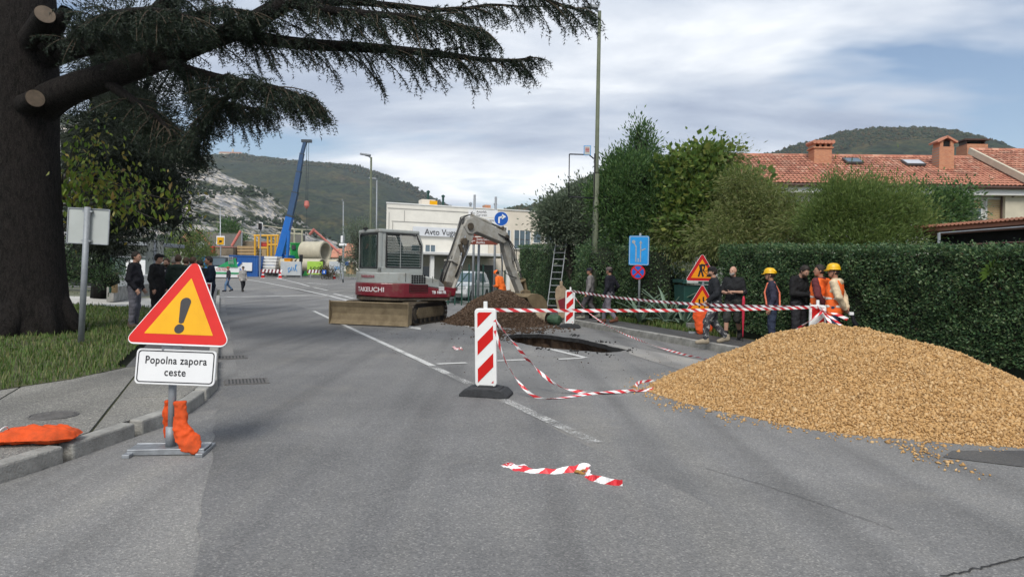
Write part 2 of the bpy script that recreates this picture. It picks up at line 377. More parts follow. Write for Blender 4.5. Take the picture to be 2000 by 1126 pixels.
HOLE = [(-.1, 17.83), (.0, 18.1), (.17, 18.34), (.45, 18.38), (.72, 18.47), (1.05, 18.2), (1.35, 17.75), (1.7, 17.37), (1.93, 16.7), (2.2, 15.9), (2.38, 15.3), (2.52, 14.95), (2.3, 14.6), (1.95, 14.37), (1.5, 14.62), (1.1, 14.85), (.7, 15.13), (.45, 15.5), (.2, 16.0), (.03, 16.49), (-.06, 17.2)]
def jag(P, k=4, a=.035, seed=3):
    r = random.Random(seed); out = []
    for p, q in zip(P, P[1:]+P[:1]):
        for i in range(k):
            t = i/k; e = Vector((q[0]-p[0], q[1]-p[1])); nn = Vector((-e.y, e.x)).normalized()*r.uniform(-a, a)
            out.append((p[0]+e.x*t+nn.x, p[1]+e.y*t+nn.y))
    return out
HOLEJ = jag(HOLE)
KL = [(-14, -2.5), (-9, .2), (-6, 1.9), (-4.5, 3.4), (-3.82, 4.4), (-3.69, 5.02), (-3.62, 5.4), (-3.58, 5.71), (-3.54, 6.22), (-3.48, 6.66), (-3.45, 6.98), (-3.46, 7.3), (-3.52, 7.7), (-3.69, 8.51), (-3.82, 8.94)]+[tuple(RD(s, 0)[:2]) for s in (10.6, 12, 54.28)]
NEAR_R = [tuple(RR(37.45, 0)[:2]), tuple(RR(-24, 0)[:2])]
ROAD = KL[::-1][:1]+NEAR_R+[(14, -9), (-14, -9)]+KL[:-1]
sheet('ground', [(-260, -40), (260, -40), (260, 50), (-260, 50)], -.06, MATS['ground'], [HOLEJ])
def far_ground():
    ys = [50, 70, 90, 110, 130, 200, 400, 900, 1880]; xs = [-1850, -600, -260, -120, -60, -20, 20, 60, 120, 260, 600, 1850]
    V = [(x, y, zg(y)-.06) for y in ys for x in xs]; n = len(xs)
    Fc = [(j*n+i, j*n+i+1, (j+1)*n+i+1, (j+1)*n+i) for j in range(len(ys)-1) for i in range(n-1)]
    me = bpy.data.meshes.new('ground_far'); me.from_pydata(V, [], Fc); o = link('ground_far', me, None, MATS['ground']); o['kind'] = 'structure'
far_ground()
sheet('road', ROAD, 0, MATS['asphalt'], [HOLEJ])
def far_road():
    V = []; rows = [(50, -46, 2), (60, -56, 0), (70, -64, 0), (80, -70, 6), (92, -80, 14)]
    for y, a, b in rows: V += [(a, y, zg(y)), (b, y, zg(y))]
    me = bpy.data.meshes.new('road_junction'); me.from_pydata(V, [], [(2*i, 2*i+1, 2*i+3, 2*i+2) for i in range(len(rows)-1)])
    o = link('road_junction', me, None, MATS['asphalt_worn']); o['kind'] = 'structure'
far_road()
# tonal resurfacing patches of the carriageway (old and newer asphalt)
def patch(name, pts, mat, z=.004, hole=None): return sheet(name, pts, z, MATS[mat], [hole] if hole else [])
patch('resurfaced_lane', jag([tuple(RD(s, t)[:2]) for s, t in ((-3, -.15), (-3, 3.1), (1, 3.15), (5.6, 3.22), (26, 3.22), (54, 3.2), (54, .25), (11, .25), (9.3, .0), (7, -.02), (4, -.1))], 14, .03, 8), 'asphalt_dark')
patch('gutter_strip', [tuple(G(*p)[:2]) for p in ((1137, 662), (1200, 672), (1330, 696), (1440, 716), (1385, 738), (1320, 720), (1229, 691), (1229, 684))], 'concrete_strip', .005)
patch('trench_patch', [tuple(G(*p)[:2]) for p in ((1840, 893), (1860, 880), (2000, 880), (2100, 930), (2000, 912))], 'asphalt_footway', .006)
def crack(pts, w, seed, mat='pit_asphalt'):
    r = random.Random(seed); P = []
    for p, q in zip(pts, pts[1:]):
        for k in range(10): P.append(Vector(p).lerp(Vector(q), k/10)+Vector((r.uniform(-.008, .008), r.uniform(-.012, .012), .007)))
    V, Fc = ribbon(P, w); me = bpy.data.meshes.new('crack'); me.from_pydata(V, [], Fc); o = link('road_crack', me, None, MATS[mat]); o['kind'] = 'structure'
# pit
def pit():
    P = HOLEJ; k = len(P); cx = sum(p[0] for p in P)/k; cy = sum(p[1] for p in P)/k
    rings = [(0, 0, 0), (.0, -.10, 0), (.05, -.11, 1), (.16, -.3, 1), (.12, -.75, 1), (.0, -1.3, 1), (-.25, -1.9, 1)]
    V = []; mi = []; Fc = []; r = random.Random(5)
    for j, (o, z, _) in enumerate(rings):
        for x, y in P:
            d = Vector((x-cx, y-cy)).normalized(); w = o+(r.uniform(-.06, .06) if j > 2 else 0)
            V.append((x+d.x*w, y+d.y*w, z+(r.uniform(-.06, .06) if j > 2 else 0)))
    for j in range(len(rings)-1):
        for i in range(k): Fc.append((j*k+i, j*k+(i+1) % k, (j+1)*k+(i+1) % k, (j+1)*k+i)); mi.append(0 if j == 0 else 1)
    V.append((cx, cy, -2.0)); b = (len(rings)-1)*k
    for i in range(k): Fc.append((b+i, b+(i+1) % k, len(V)-1)); mi.append(1)
    me = bpy.data.meshes.new('pit'); me.from_pydata(V, [], Fc); me.polygons.foreach_set('material_index', np.array(mi, np.int32))
    o = link('pit', me, None, [MATS['pit_asphalt'], MATS['soil']]); o['kind'] = 'structure'
pit()
# markings
def ribbon(P, w):
    V = []
    for i, p in enumerate(P):
        a = Vector(P[max(i-1, 0)]); b = Vector(P[min(i+1, len(P)-1)]); e = (b-a); e.z = 0; e.normalize(); n = Vector((-e.y, e.x, 0))*(w/2)
        p = Vector(p); V += [tuple(p+n), tuple(p-n)]
    return V, [(2*i, 2*i+1, 2*i+3, 2*i+2) for i in range(len(P)-1)]
def marking(name, P, w, mat='road_paint'):
    V, Fc = ribbon([(p[0], p[1], zg(p[1])+.010) for p in P], w)
    me = bpy.data.meshes.new(name); me.from_pydata(V, [], Fc); bm = bmesh.new(); bm.from_mesh(me); bmesh.ops.recalc_face_normals(bm, faces=bm.faces)
    if sum(f.normal.z for f in bm.faces) < 0: bmesh.ops.reverse_faces(bm, faces=bm.faces)
    bm.to_mesh(me); bm.free(); o = link(name, me, None, MATS[mat]); o['kind'] = 'structure'; return o
def GZ(px, py):
    z = .3
    for _ in range(80): p = G(px, py, z); z += .12*(zg(min(p.y, 110))-z)
    return p
marking('lane_line', [RD(s, 3.35) for s in (11.3, 20, 27.6)], .125)
marking('lane_line_worn', [RD(s, 3.33) for s in (5.75, 7, 9, 11.25)], .14, 'road_paint_worn')
for s0, t0, t1 in ((11.55, 3.5, 4.05), (11.7, 4.65, 5.3), (11.65, 5.9, 6.45)): marking('stop_dash', [RD(s0, t0), RD(s0+.03, t1)], .14, 'road_paint')
marking('lane_divider', [RD(s, 6.53) for s in (11.7, 12.6, 13.4)], .13); marking('lane_divider', [RD(s, 6.83) for s in (18.9, 21)], .13)
AR = [(0, -.07), (2.2, -.07), (2.2, -.25), (3.2, 0), (2.2, .25), (2.2, .07), (0, .07)]
o = sheet('lane_arrow', [tuple(RD(21.6-s, 5.1+t)[:2]) for s, t in AR], .011, MATS['road_paint'])
for P, w in (([(478, 545), (520, 552), (570, 562), (640, 577), (700, 592)], .22), ([(540, 543), (580, 552), (604, 559)], .2), ([(600, 552), (640, 556)], .25), ([(612, 561), (640, 567)], .2), ([(652, 573), (690, 583)], .2), ([(440, 580), (600, 577), (690, 578)], .45)):
    marking('junction_marking', [GZ(*p) for p in P], w)
crack([G(*p) for p in ((1840, 1126), (1920, 1108), (2010, 1085))], .012, 1); 
crack([G(*p) for p in ((1380, 915), (1500, 950), (1620, 990), (1760, 1040))], .006, 3, 'asphalt_footway'); crack([G(*p) for p in ((1110, 840), (1180, 833), (1230, 836))], .006, 4, 'concrete_strip')
# left pavement ------------------------------------------------------------------------
KZ = .13
KBk = offset_line(KL, .16)
GE = [(-20, 1.5), (-12, 4.6), (-9, 6.2), (-7.2, 7.3), (-5.94, 8.06), (-5.66, 8.9), (-5.6, 10.1)]
pave_poly = [p for p in KBk[1:16]]+[tuple(RD(11.5, -.16)[:2])]+GE[::-1]
pv = sheet('pavement', pave_poly, KZ-.02, MATS['lawn_soil'])
def slabs():
    n = 0
    cellS, cellT = 2.1, 1.15
    for i in range(-4, 9):
        for j in range(-14, 1):
            s0, t0 = i*cellS+.4, j*cellT+.12; g = .012
            cell = [tuple(RD(s0+a, t0+b)[:2]) for a, b in ((g, g), (g, cellT-g), (cellS-g, cellT-g), (cellS-g, g))]
            if (cell[1][0]-cell[0][0])*(cell[2][1]-cell[1][1])-(cell[1][1]-cell[0][1])*(cell[2][0]-cell[1][0]) < 0: cell = cell[::-1]
            q = clip(pave_poly, cell)
            if len(q) < 3: continue
            cx = sum(p[0] for p in q)/len(q); cy = sum(p[1] for p in q)/len(q)
            if cy < 1.5 or cx < -16: continue
            b = MB(); dz = random.uniform(-.004, .004)
            b.prism(q, .05, Matrix.Translation((0, 0, KZ-.055+dz))); b.build('paving_slab', MATS['aggregate_slab'], pv); n += 1
slabs()
def kerb_left():
    front = resample(KL[1:15]+[tuple(RD(9.9, 0)[:2]), tuple(RD(13.0, 0)[:2])], .05)
    back = offset_line(front, .15); r = random.Random(4); i = 0; L = 17
    while i+L < len(front):
        a, m, b2 = i, i+L//2, i+L-1
        b = MB(); V = []
        dz = r.uniform(-.006, .006)
        for k in (a, m, b2):
            f = Vector(front[k]); w = Vector(back[k])
            V += [(f.x, f.y, -.05), (f.x+(w.x-f.x)*.06, f.y+(w.y-f.y)*.06, KZ+dz), (w.x, w.y, KZ+dz+.004), (w.x, w.y, -.05)]
        Fc = [(0, 1, 2, 3), (11, 10, 9, 8)]
        for k in (0, 4):
            for e in range(4): Fc.append((k+e, k+4+e, k+4+(e+1) % 4, k+(e+1) % 4))
        b.add(V, Fc); b.build('kerb_stone', MATS['kerb_concrete'], pv, bevel=.018); i += L+1
kerb_left()
pl = sheet('footway', [tuple(RD(s, t)[:2]) for s, t in ((11.55, -.15), (54, -.15), (54, -1.35), (11.55, -1.25))], KZ-.012, MATS['asphalt_footway'])
def straight_stone(L=.985, w=.15, h=KZ):
    b = MB(); b.box((L/2, w/2, h/2-.03), (L, w, h+.06)); me = b.mesh('kerb_stone')
    bm = bmesh.new(); bm.from_mesh(me); bmesh.ops.recalc_face_normals(bm, faces=bm.faces)
    bmesh.ops.bevel(bm, geom=[e for e in bm.edges], offset=.014, segments=1, affect='EDGES'); bm.to_mesh(me); bm.free()
    me.materials.append(MATS['kerb_concrete']); return me
KSM = straight_stone(); KW = straight_stone(.985, .17, .14)
rz = math.atan2(DR.y, DR.x)
for i in range(13, 40): link('kerb_stone', KSM, pl, None, RD(i+.05, 0, random.uniform(-.005, .005)), (0, 0, rz))
# right pavement
pr = sheet('pavement_right', [tuple(RR(s, t)[:2]) for s, t in ((-18, .17), (36, .17), (36, 1.75), (-18, 1.75))], KZ, MATS['asphalt_footway'])
rz = math.atan2(DK.y, DK.x)
for i in range(-12, 32):
    if i in (): continue
    link('kerb_stone', KW, pr, None, RR(i+1, .17, random.uniform(-.005, .005)), (0, 0, rz-math.pi+random.uniform(-.004, .004)))
sheet('garden_soil', [tuple(RR(s, t)[:2]) for s, t in ((-18, 1.76), (40, 1.76), (40, 45), (-18, 45))], KZ-.01, MATS['lawn_soil'])
# left lawn
LAWN = GE+[tuple(RD(11.5, -1.4)[:2]), tuple(RD(27, -1.4)[:2]), (-16, 25.5), (-30, 27), (-40, 20), (-30, 3)]
sheet('lawn', LAWN, KZ, MATS['lawn_soil'])
M('side_path', (.42, .41, .38), .9, .12, 1); sheet('side_path', [tuple(RD(27.2, -1.4)[:2]), tuple(RD(36, -1.4)[:2]), (-60, 36), (-60, 27.5), (-16, 25.8)], KZ-.03, MATS['side_path'])
def grass_patch(name, poly, n, hmin, hmax, mat, label, z=KZ, weight=None, seed=3, width=.011):
    r = np.random.default_rng(seed); xs = [p[0] for p in poly]; ys = [p[1] for p in poly]
    P = np.stack([r.uniform(min(xs), max(xs), n*6), r.uniform(min(ys), max(ys), n*6)], 1)
    keep = poly_dist(P[:, 0], P[:, 1], poly) > -.03
    dist = np.hypot(P[:, 0], P[:, 1]); keep &= r.uniform(0, 1, len(P)) < np.clip((10.5/dist)**1.3, 0, 1)
    keep &= (P[:, 1] > 3) & (P[:, 0] > -P[:, 1]*.85-.5)
    P = P[keep][:n]; n = len(P)
    tall = fbm(P[:, 0]*.8, P[:, 1]*.8, 3, 5); h = (hmin+(hmax-hmin)*r.uniform(0, 1, n)**2)*(.5+tall*1.3); sc = np.clip(np.hypot(P[:, 0], P[:, 1])/9, 1, 3)
    a = r.uniform(0, 2*math.pi, n); lean = r.uniform(.1, .75, n)*h; w = width*sc
    B = np.column_stack([P, np.full(n, z)]); dx, dy = np.cos(a), np.sin(a)
    s = np.column_stack([-dy, dx, np.zeros(n)])*w[:, None]/2
    mid = B+np.column_stack([dx*lean*.35, dy*lean*.35, h*.6]); tip = B+np.column_stack([dx*lean, dy*lean, h])
    V = np.stack([B-s, B+s, mid+s*.7, mid-s*.7, tip], 1).reshape(-1, 3); b = np.arange(n)[:, None]*5
    Fc = np.concatenate([b+[0, 1, 2], b+[0, 2, 3], b+[3, 2, 4]], 1).reshape(-1, 3)
    o = link(name, np_mesh(name, V, Fc), None, mat); return tag(o, label, 'grass', None, 'stuff')
leafmat('grass_blade', [(.045, .095, .016), (.075, .14, .025), (.115, .165, .04), (.2, .19, .08)], .3, .6)
grass_patch('lawn_grass', LAWN, 60000, .03, .125, MATS['grass_blade'], 'uneven green lawn grass under the big cedar on the left')
grass_patch('verge_grass', [tuple(RR(s, t)[:2]) for s, t in ((2.2, 1.45), (9.5, 1.6), (9.5, 2.9), (2.2, 2.9))], 9000, .05, .2, MATS['grass_blade'], 'strip of grass along the right pavement in front of the agaves', seed=8)
# ------------------------------------------------------------------ hills
def hillmat(name, cols, scale, rock=None, rockamt=.5):
    m = bpy.data.materials.new(name); m.use_nodes = True; t = m.node_tree; L = t.links.new; b = t.nodes['Principled BSDF']; tc = N(t, 'ShaderNodeTexCoord')
    n = N(t, 'ShaderNodeTexNoise'); n.inputs['Scale'].default_value = scale; n.inputs['Detail'].default_value = 8; n.inputs['Roughness'].default_value = .7; L(tc.outputs['Object'], n.inputs['Vector'])
    c = ramp(t, n.outputs['Fac'], [(.3+.4*i/(len(cols)-1), k) for i, k in enumerate(cols)])
    if rock:
        n2 = N(t, 'ShaderNodeTexNoise'); n2.inputs['Scale'].default_value = scale*2.3; n2.inputs['Detail'].default_value = 9; n2.inputs['Roughness'].default_value = .75
        mp = N(t, 'ShaderNodeMapping'); mp.inputs['Rotation'].default_value = (0, math.radians(-38), 0); mp.inputs['Scale'].default_value = (.5, .6, 1.5); L(tc.outputs['Object'], mp.inputs[0]); L(mp.outputs[0], n2.inputs['Vector'])
        f = ramp(t, n2.outputs['Fac'], [(rockamt-.06, 1), (rockamt+.05, 0)])
        mx = N(t, 'ShaderNodeMixRGB'); L(f, mx.inputs[0]); L(c, mx.inputs[1]); mx.inputs[2].default_value = (*rock, 1); c = mx.outputs[0]
    v = N(t, 'ShaderNodeTexVoronoi'); v.inputs['Scale'].default_value = .19 if not rock or name == 'hill_forest' else .5; L(tc.outputs['Object'], v.inputs['Vector']); s2 = N(t, 'ShaderNodeSeparateColor'); L(v.outputs['Color'], s2.inputs[0])
    mv = N(t, 'ShaderNodeMixRGB', blend_type='MULTIPLY'); mv.inputs[0].default_value = 1; L(c, mv.inputs[1]); L(ramp(t, s2.outputs[0], [(0, (.4, .45, .5)), (.6, (1, 1, 1)), (1, (1.6, 1.45, 1.2))]), mv.inputs[2]); c = mv.outputs[0]
    L(c, b.inputs['Base Color']); b.inputs['Roughness'].default_value = .95; b.inputs['Specular IOR Level'].default_value = .1
    MATS[name] = m; return m
def hill(name, prof, D, foot, mat, rough, label=None, nx=360, ny=90, bumps=None, treecols=None, tn=0, ts=4, canopy=2.5, seed=0, trange=(0, 1)):
    pts = sorted((W(px, py, D).x, W(px, py, D).z) for px, py in prof)
    xs = np.linspace(pts[0][0], pts[-1][0], nx); zr = np.interp(xs, [p[0] for p in pts], [p[1] for p in pts])
    v = np.linspace(0, 1.25, ny); X, Vv = np.meshgrid(xs, v); Z0 = np.meshgrid(zr, v)[0]
    prf = np.where(Vv <= 1, np.sin(np.clip(Vv, 0, 1)*math.pi/2)**1.1, 1-(Vv-1)*2.2)
    Y = foot+(D-foot)*Vv+(fbm(X/220, Vv*5, 3, seed)-.5)*(D-foot)*.12*np.sin(np.clip(Vv, 0, 1)*math.pi)
    amp = rough*np.sin(np.clip(Vv, 0, 1)*math.pi)*np.clip((1-Vv)*1.6, 0, 1)
    Z = 1+(Z0-1)*prf*np.where(Vv <= 1, Y/D, 1)+(fbm(X/130, Y/130, 5, seed+9)-.5)*amp*2+(fbm(X/7, Y/9, 3, seed+4)-.5)*canopy
    V = np.stack([X, Y, Z], -1).reshape(-1, 3)
    i = np.arange(ny-1)[:, None]*nx+np.arange(nx-1)[None]; i = i.ravel(); Fc = np.stack([i, i+1, i+nx+1, i+nx], 1)
    o = link(name, np_mesh(name, V, Fc), None, MATS[mat], smooth=False); o['kind'] = 'structure'
    if tn:
        r = np.random.default_rng(seed+50); a = r.uniform(0, nx-1.01, tn); c = (trange[0]+(trange[1]-trange[0])*r.uniform(0, 1, tn))*(ny-1)/1.25
        ia, ic = a.astype(int), c.astype(int); Pt = V.reshape(ny, nx, 3)[ic, ia]+np.column_stack([(a-ia)*(xs[1]-xs[0]), np.zeros(tn), np.zeros(tn)])
        dens = fbm(Pt[:, 0]/60, Pt[:, 2]/40, 3, seed+7); Pt = Pt[dens > bumps] if bumps else Pt
        sz = ts*r.uniform(.5, 1.25, len(Pt)); Pt[:, 2] += sz*.35
        V2, F2 = stones(Pt, sz, .95, .3, r)
        w = link('woods', np_mesh('woods', V2, F2), o, MATS[treecols]); w['kind'] = 'stuff'
    return o
leafmat('woods_mixed', [(.018, .034, .016), (.026, .045, .02), (.04, .055, .022), (.06, .055, .022), (.07, .05, .02)], .1, .9)
leafmat('scrub_green', [(.016, .03, .014), (.026, .042, .02), (.04, .052, .026)], .1, .9)
hillmat('hill_forest', [(.018, .028, .016), (.032, .042, .02), (.05, .05, .024), (.075, .055, .028)], .011, (.02, .032, .018), .5)
hillmat('hill_rock', [(.03, .042, .022), (.05, .06, .03)], .035, (.36, .345, .335), .51)
hill('monastery_hill', [(-600, 420), (-200, 360), (150, 330), (330, 305), (395, 306), (430, 304), (480, 302), (520, 308), (575, 314), (660, 321), (700, 324), (760, 344), (800, 360), (840, 383), (875, 402), (920, 418), (1000, 425), (1100, 440)], 1500, 500, 'hill_forest', 26, nx=540, ny=130, treecols='woods_mixed', tn=6000, ts=2.6, canopy=7, seed=1, trange=(.85, 1.0))
hill('rocky_slope', [(-500, 120), (0, 200), (200, 235), (300, 262), (365, 296), (388, 312), (436, 338), (473, 354), (519, 372), (544, 392), (581, 425), (615, 450), (643, 464), (690, 490), (760, 512)], 520, 230, 'hill_rock', 9, nx=430, ny=140, treecols='scrub_green', tn=14000, ts=1.35, bumps=.5, canopy=3.4, seed=21)
hill('wooded_hill', [(1330, 330), (1440, 312), (1500, 300), (1560, 282), (1640, 258), (1700, 251), (1760, 250), (1810, 250), (1850, 262), (1880, 282), (1960, 296), (2100, 312), (2400, 340)], 900, 420, 'hill_forest', 12, nx=520, ny=130, treecols='woods_mixed', tn=6000, ts=1.7, canopy=6, seed=40, trange=(.8, 1.0))
hill('ridge_spur', [(960, 425), (1000, 408), (1030, 407), (1050, 402), (1075, 388), (1110, 366), (1150, 345), (1200, 330), (1300, 322), (1420, 330), (1520, 360)], 700, 330, 'hill_forest', 8, nx=240, ny=70, treecols='woods_mixed', tn=1500, ts=2.4, canopy=4, seed=60, trange=(.85, 1))
# ================================================================== vegetation
def barkmat(name, a, b, sc=9):
    m = bpy.data.materials.new(name); m.use_nodes = True; t = m.node_tree; L = t.links.new; bs = t.nodes['Principled BSDF']; tc = N(t, 'ShaderNodeTexCoord')
    mp = N(t, 'ShaderNodeMapping'); mp.inputs['Scale'].default_value = (1, 1, .26); L(tc.outputs['Object'], mp.inputs[0])
    v = N(t, 'ShaderNodeTexVoronoi', feature='DISTANCE_TO_EDGE'); v.inputs['Scale'].default_value = sc; 
    n = N(t, 'ShaderNodeTexNoise'); n.inputs['Scale'].default_value = sc*1.3; n.inputs['Detail'].default_value = 8; L(mp.outputs[0], n.inputs['Vector'])
    ad = N(t, 'ShaderNodeMixRGB'); ad.inputs[0].default_value = .52; L(mp.outputs[0], ad.inputs[1]); L(n.outputs['Color'], ad.inputs[2]); L(ad.outputs[0], v.inputs['Vector'])
    f = mth(t, 'ADD', mth(t, 'MULTIPLY', v.outputs['Distance'], 1.6), mth(t, 'MULTIPLY', n.outputs['Fac'], .7))
    L(ramp(t, f, [(.3, a), (.75, b)]), bs.inputs['Base Color']); bs.inputs['Roughness'].default_value = .95; bs.inputs['Specular IOR Level'].default_value = .15
    bp = N(t, 'ShaderNodeBump'); bp.inputs['Strength'].default_value = 1; bp.inputs['Distance'].default_value = .05; L(f, bp.inputs['Height']); L(bp.outputs[0], bs.inputs['Normal'])
    MATS[name] = m; return m
barkmat('cedar_bark', (.008, .007, .0068), (.05, .043, .039), 15); barkmat('grey_bark', (.05, .045, .04), (.16, .14, .12), 14)  # cedar bark darkened, shade on the backlit trunk is put into its colour
M('cut_wood', (.125, .095, .068), .8, .3, 5, .2)
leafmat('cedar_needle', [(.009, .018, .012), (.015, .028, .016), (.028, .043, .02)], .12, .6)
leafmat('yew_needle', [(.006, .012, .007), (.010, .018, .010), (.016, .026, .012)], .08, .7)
leafmat('persimmon_leaf', [(.10, .19, .03), (.17, .25, .035), (.24, .25, .04), (.27, .19, .05)], .5, .45)
leafmat('laurel_leaf', [(.045, .10, .036), (.07, .14, .046), (.095, .175, .055), (.14, .22, .07)], .4, .4)
leafmat('fig_leaf', [(.075, .14, .035), (.12, .195, .045), (.16, .235, .05), (.23, .25, .06)], .45, .5)
leafmat('bamboo_leaf', [(.10, .14, .04), (.15, .19, .055), (.2, .235, .075), (.24, .23, .1)], .45, .5)
leafmat('willow_leaf', [(.09, .15, .04), (.14, .205, .055), (.2, .26, .075)], .45, .5)
leafmat('hedge_leaf', [(.034, .078, .04), (.055, .118, .05), (.08, .155, .062), (.12, .195, .08), (.175, .23, .11)], .32, .42)
leafmat('dry_twig_leaf', [(.05, .035, .02), (.09, .06, .035), (.05, .06, .025)], .1, .8)
leafmat('olive_leaf', [(.085, .12, .075), (.13, .17, .11), (.19, .23, .16)], .3, .5)
leafmat('agave_leaf', [(.13, .19, .14), (.16, .23, .17)], 0, .5); leafmat('palm_leaf', [(.09, .16, .03), (.12, .2, .04)], .3, .45)
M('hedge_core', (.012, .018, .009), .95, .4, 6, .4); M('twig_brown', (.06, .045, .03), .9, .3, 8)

def make_tree(name, label, cat, base, lobes, nc, per, leafL, ratio, mat, tr=.07, trunk_top=None, bark='grey_bark', spread=.28, up=.3, hang=0.0, seed=1, group=None, shell=.5, core=None, ntr=1):
    r = np.random.default_rng(seed); base = Vector(base); t = T(name, label, cat, base, 0, group)
    L = np.array([(*(Vector(c)-base), *(rr if hasattr(rr, '__len__') else (rr,)*3)) for c, rr in lobes]); w = L[:, 3]*L[:, 4]*L[:, 5]; w = w**.8/np.sum(w**.8)
    k = r.choice(len(L), nc, p=w); d = rvec(nc, r); rad = (shell+(1-shell)*r.uniform(0, 1, nc))**.6
    C = L[k, :3]+d*L[k, 3:]*rad[:, None]; C[:, 2] = np.maximum(C[:, 2], .15)
    out = nrm(C-L[k, :3])
    b = MB(); cen = L[:, :3].mean(0); top = Vector(trunk_top)-base if trunk_top else Vector((cen[0], cen[1], cen[2]))
    for q in range(ntr):
        o = Vector((random.uniform(-.15, .15), random.uniform(-.15, .15), 0))*(ntr > 1)*2
        b.tube([o+Vector((0, 0, -.1)), o+top*.33+Vector((.05, .03, 0)), o+top*.7, top], [tr*1.25, tr, tr*.75, tr*.3], 8)
    b.build('trunk', MATS[bark], t, smooth=True, fix=False)
    b = MB(); step = max(1, nc//90)
    for c in C[::step]:
        s = Vector(top)*random.uniform(.35, .95); c = Vector(c); m = s.lerp(c, .5)+Vector((0, 0, .12))
        b.tube([s, m, c], [tr*.3, tr*.18, .006], 5, caps=False)
    b.build('branches', MATS[bark], t, smooth=True, fix=False)
    n = nc*per; idx = np.repeat(np.arange(nc), per)
    off = r.normal(size=(n, 3))*spread*r.uniform(.6, 1.3, (nc, 1))[idx]
    P = C[idx]+off
    D = nrm(off)*.7+out[idx]*.5+rvec(n, r)*.6+np.array([0, 0, up-hang])
    V, Fc = leaf_geo(P, D, leafL*r.uniform(.6, 1.25, n), ratio, .1, r)
    o = link('crown', np_mesh('crown', V, Fc), t, MATS[mat]); o['kind'] = 'stuff'
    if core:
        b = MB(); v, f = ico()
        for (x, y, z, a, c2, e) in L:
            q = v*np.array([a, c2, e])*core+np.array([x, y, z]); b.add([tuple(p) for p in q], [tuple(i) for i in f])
        b.build('dark_core', MATS['hedge_core'], t, fix=False)  # solid near-black blobs, added in place of the shaded inside of the crown
    return t
def lobe(px, py, d, r): return (tuple(W(px, py, d)), r)

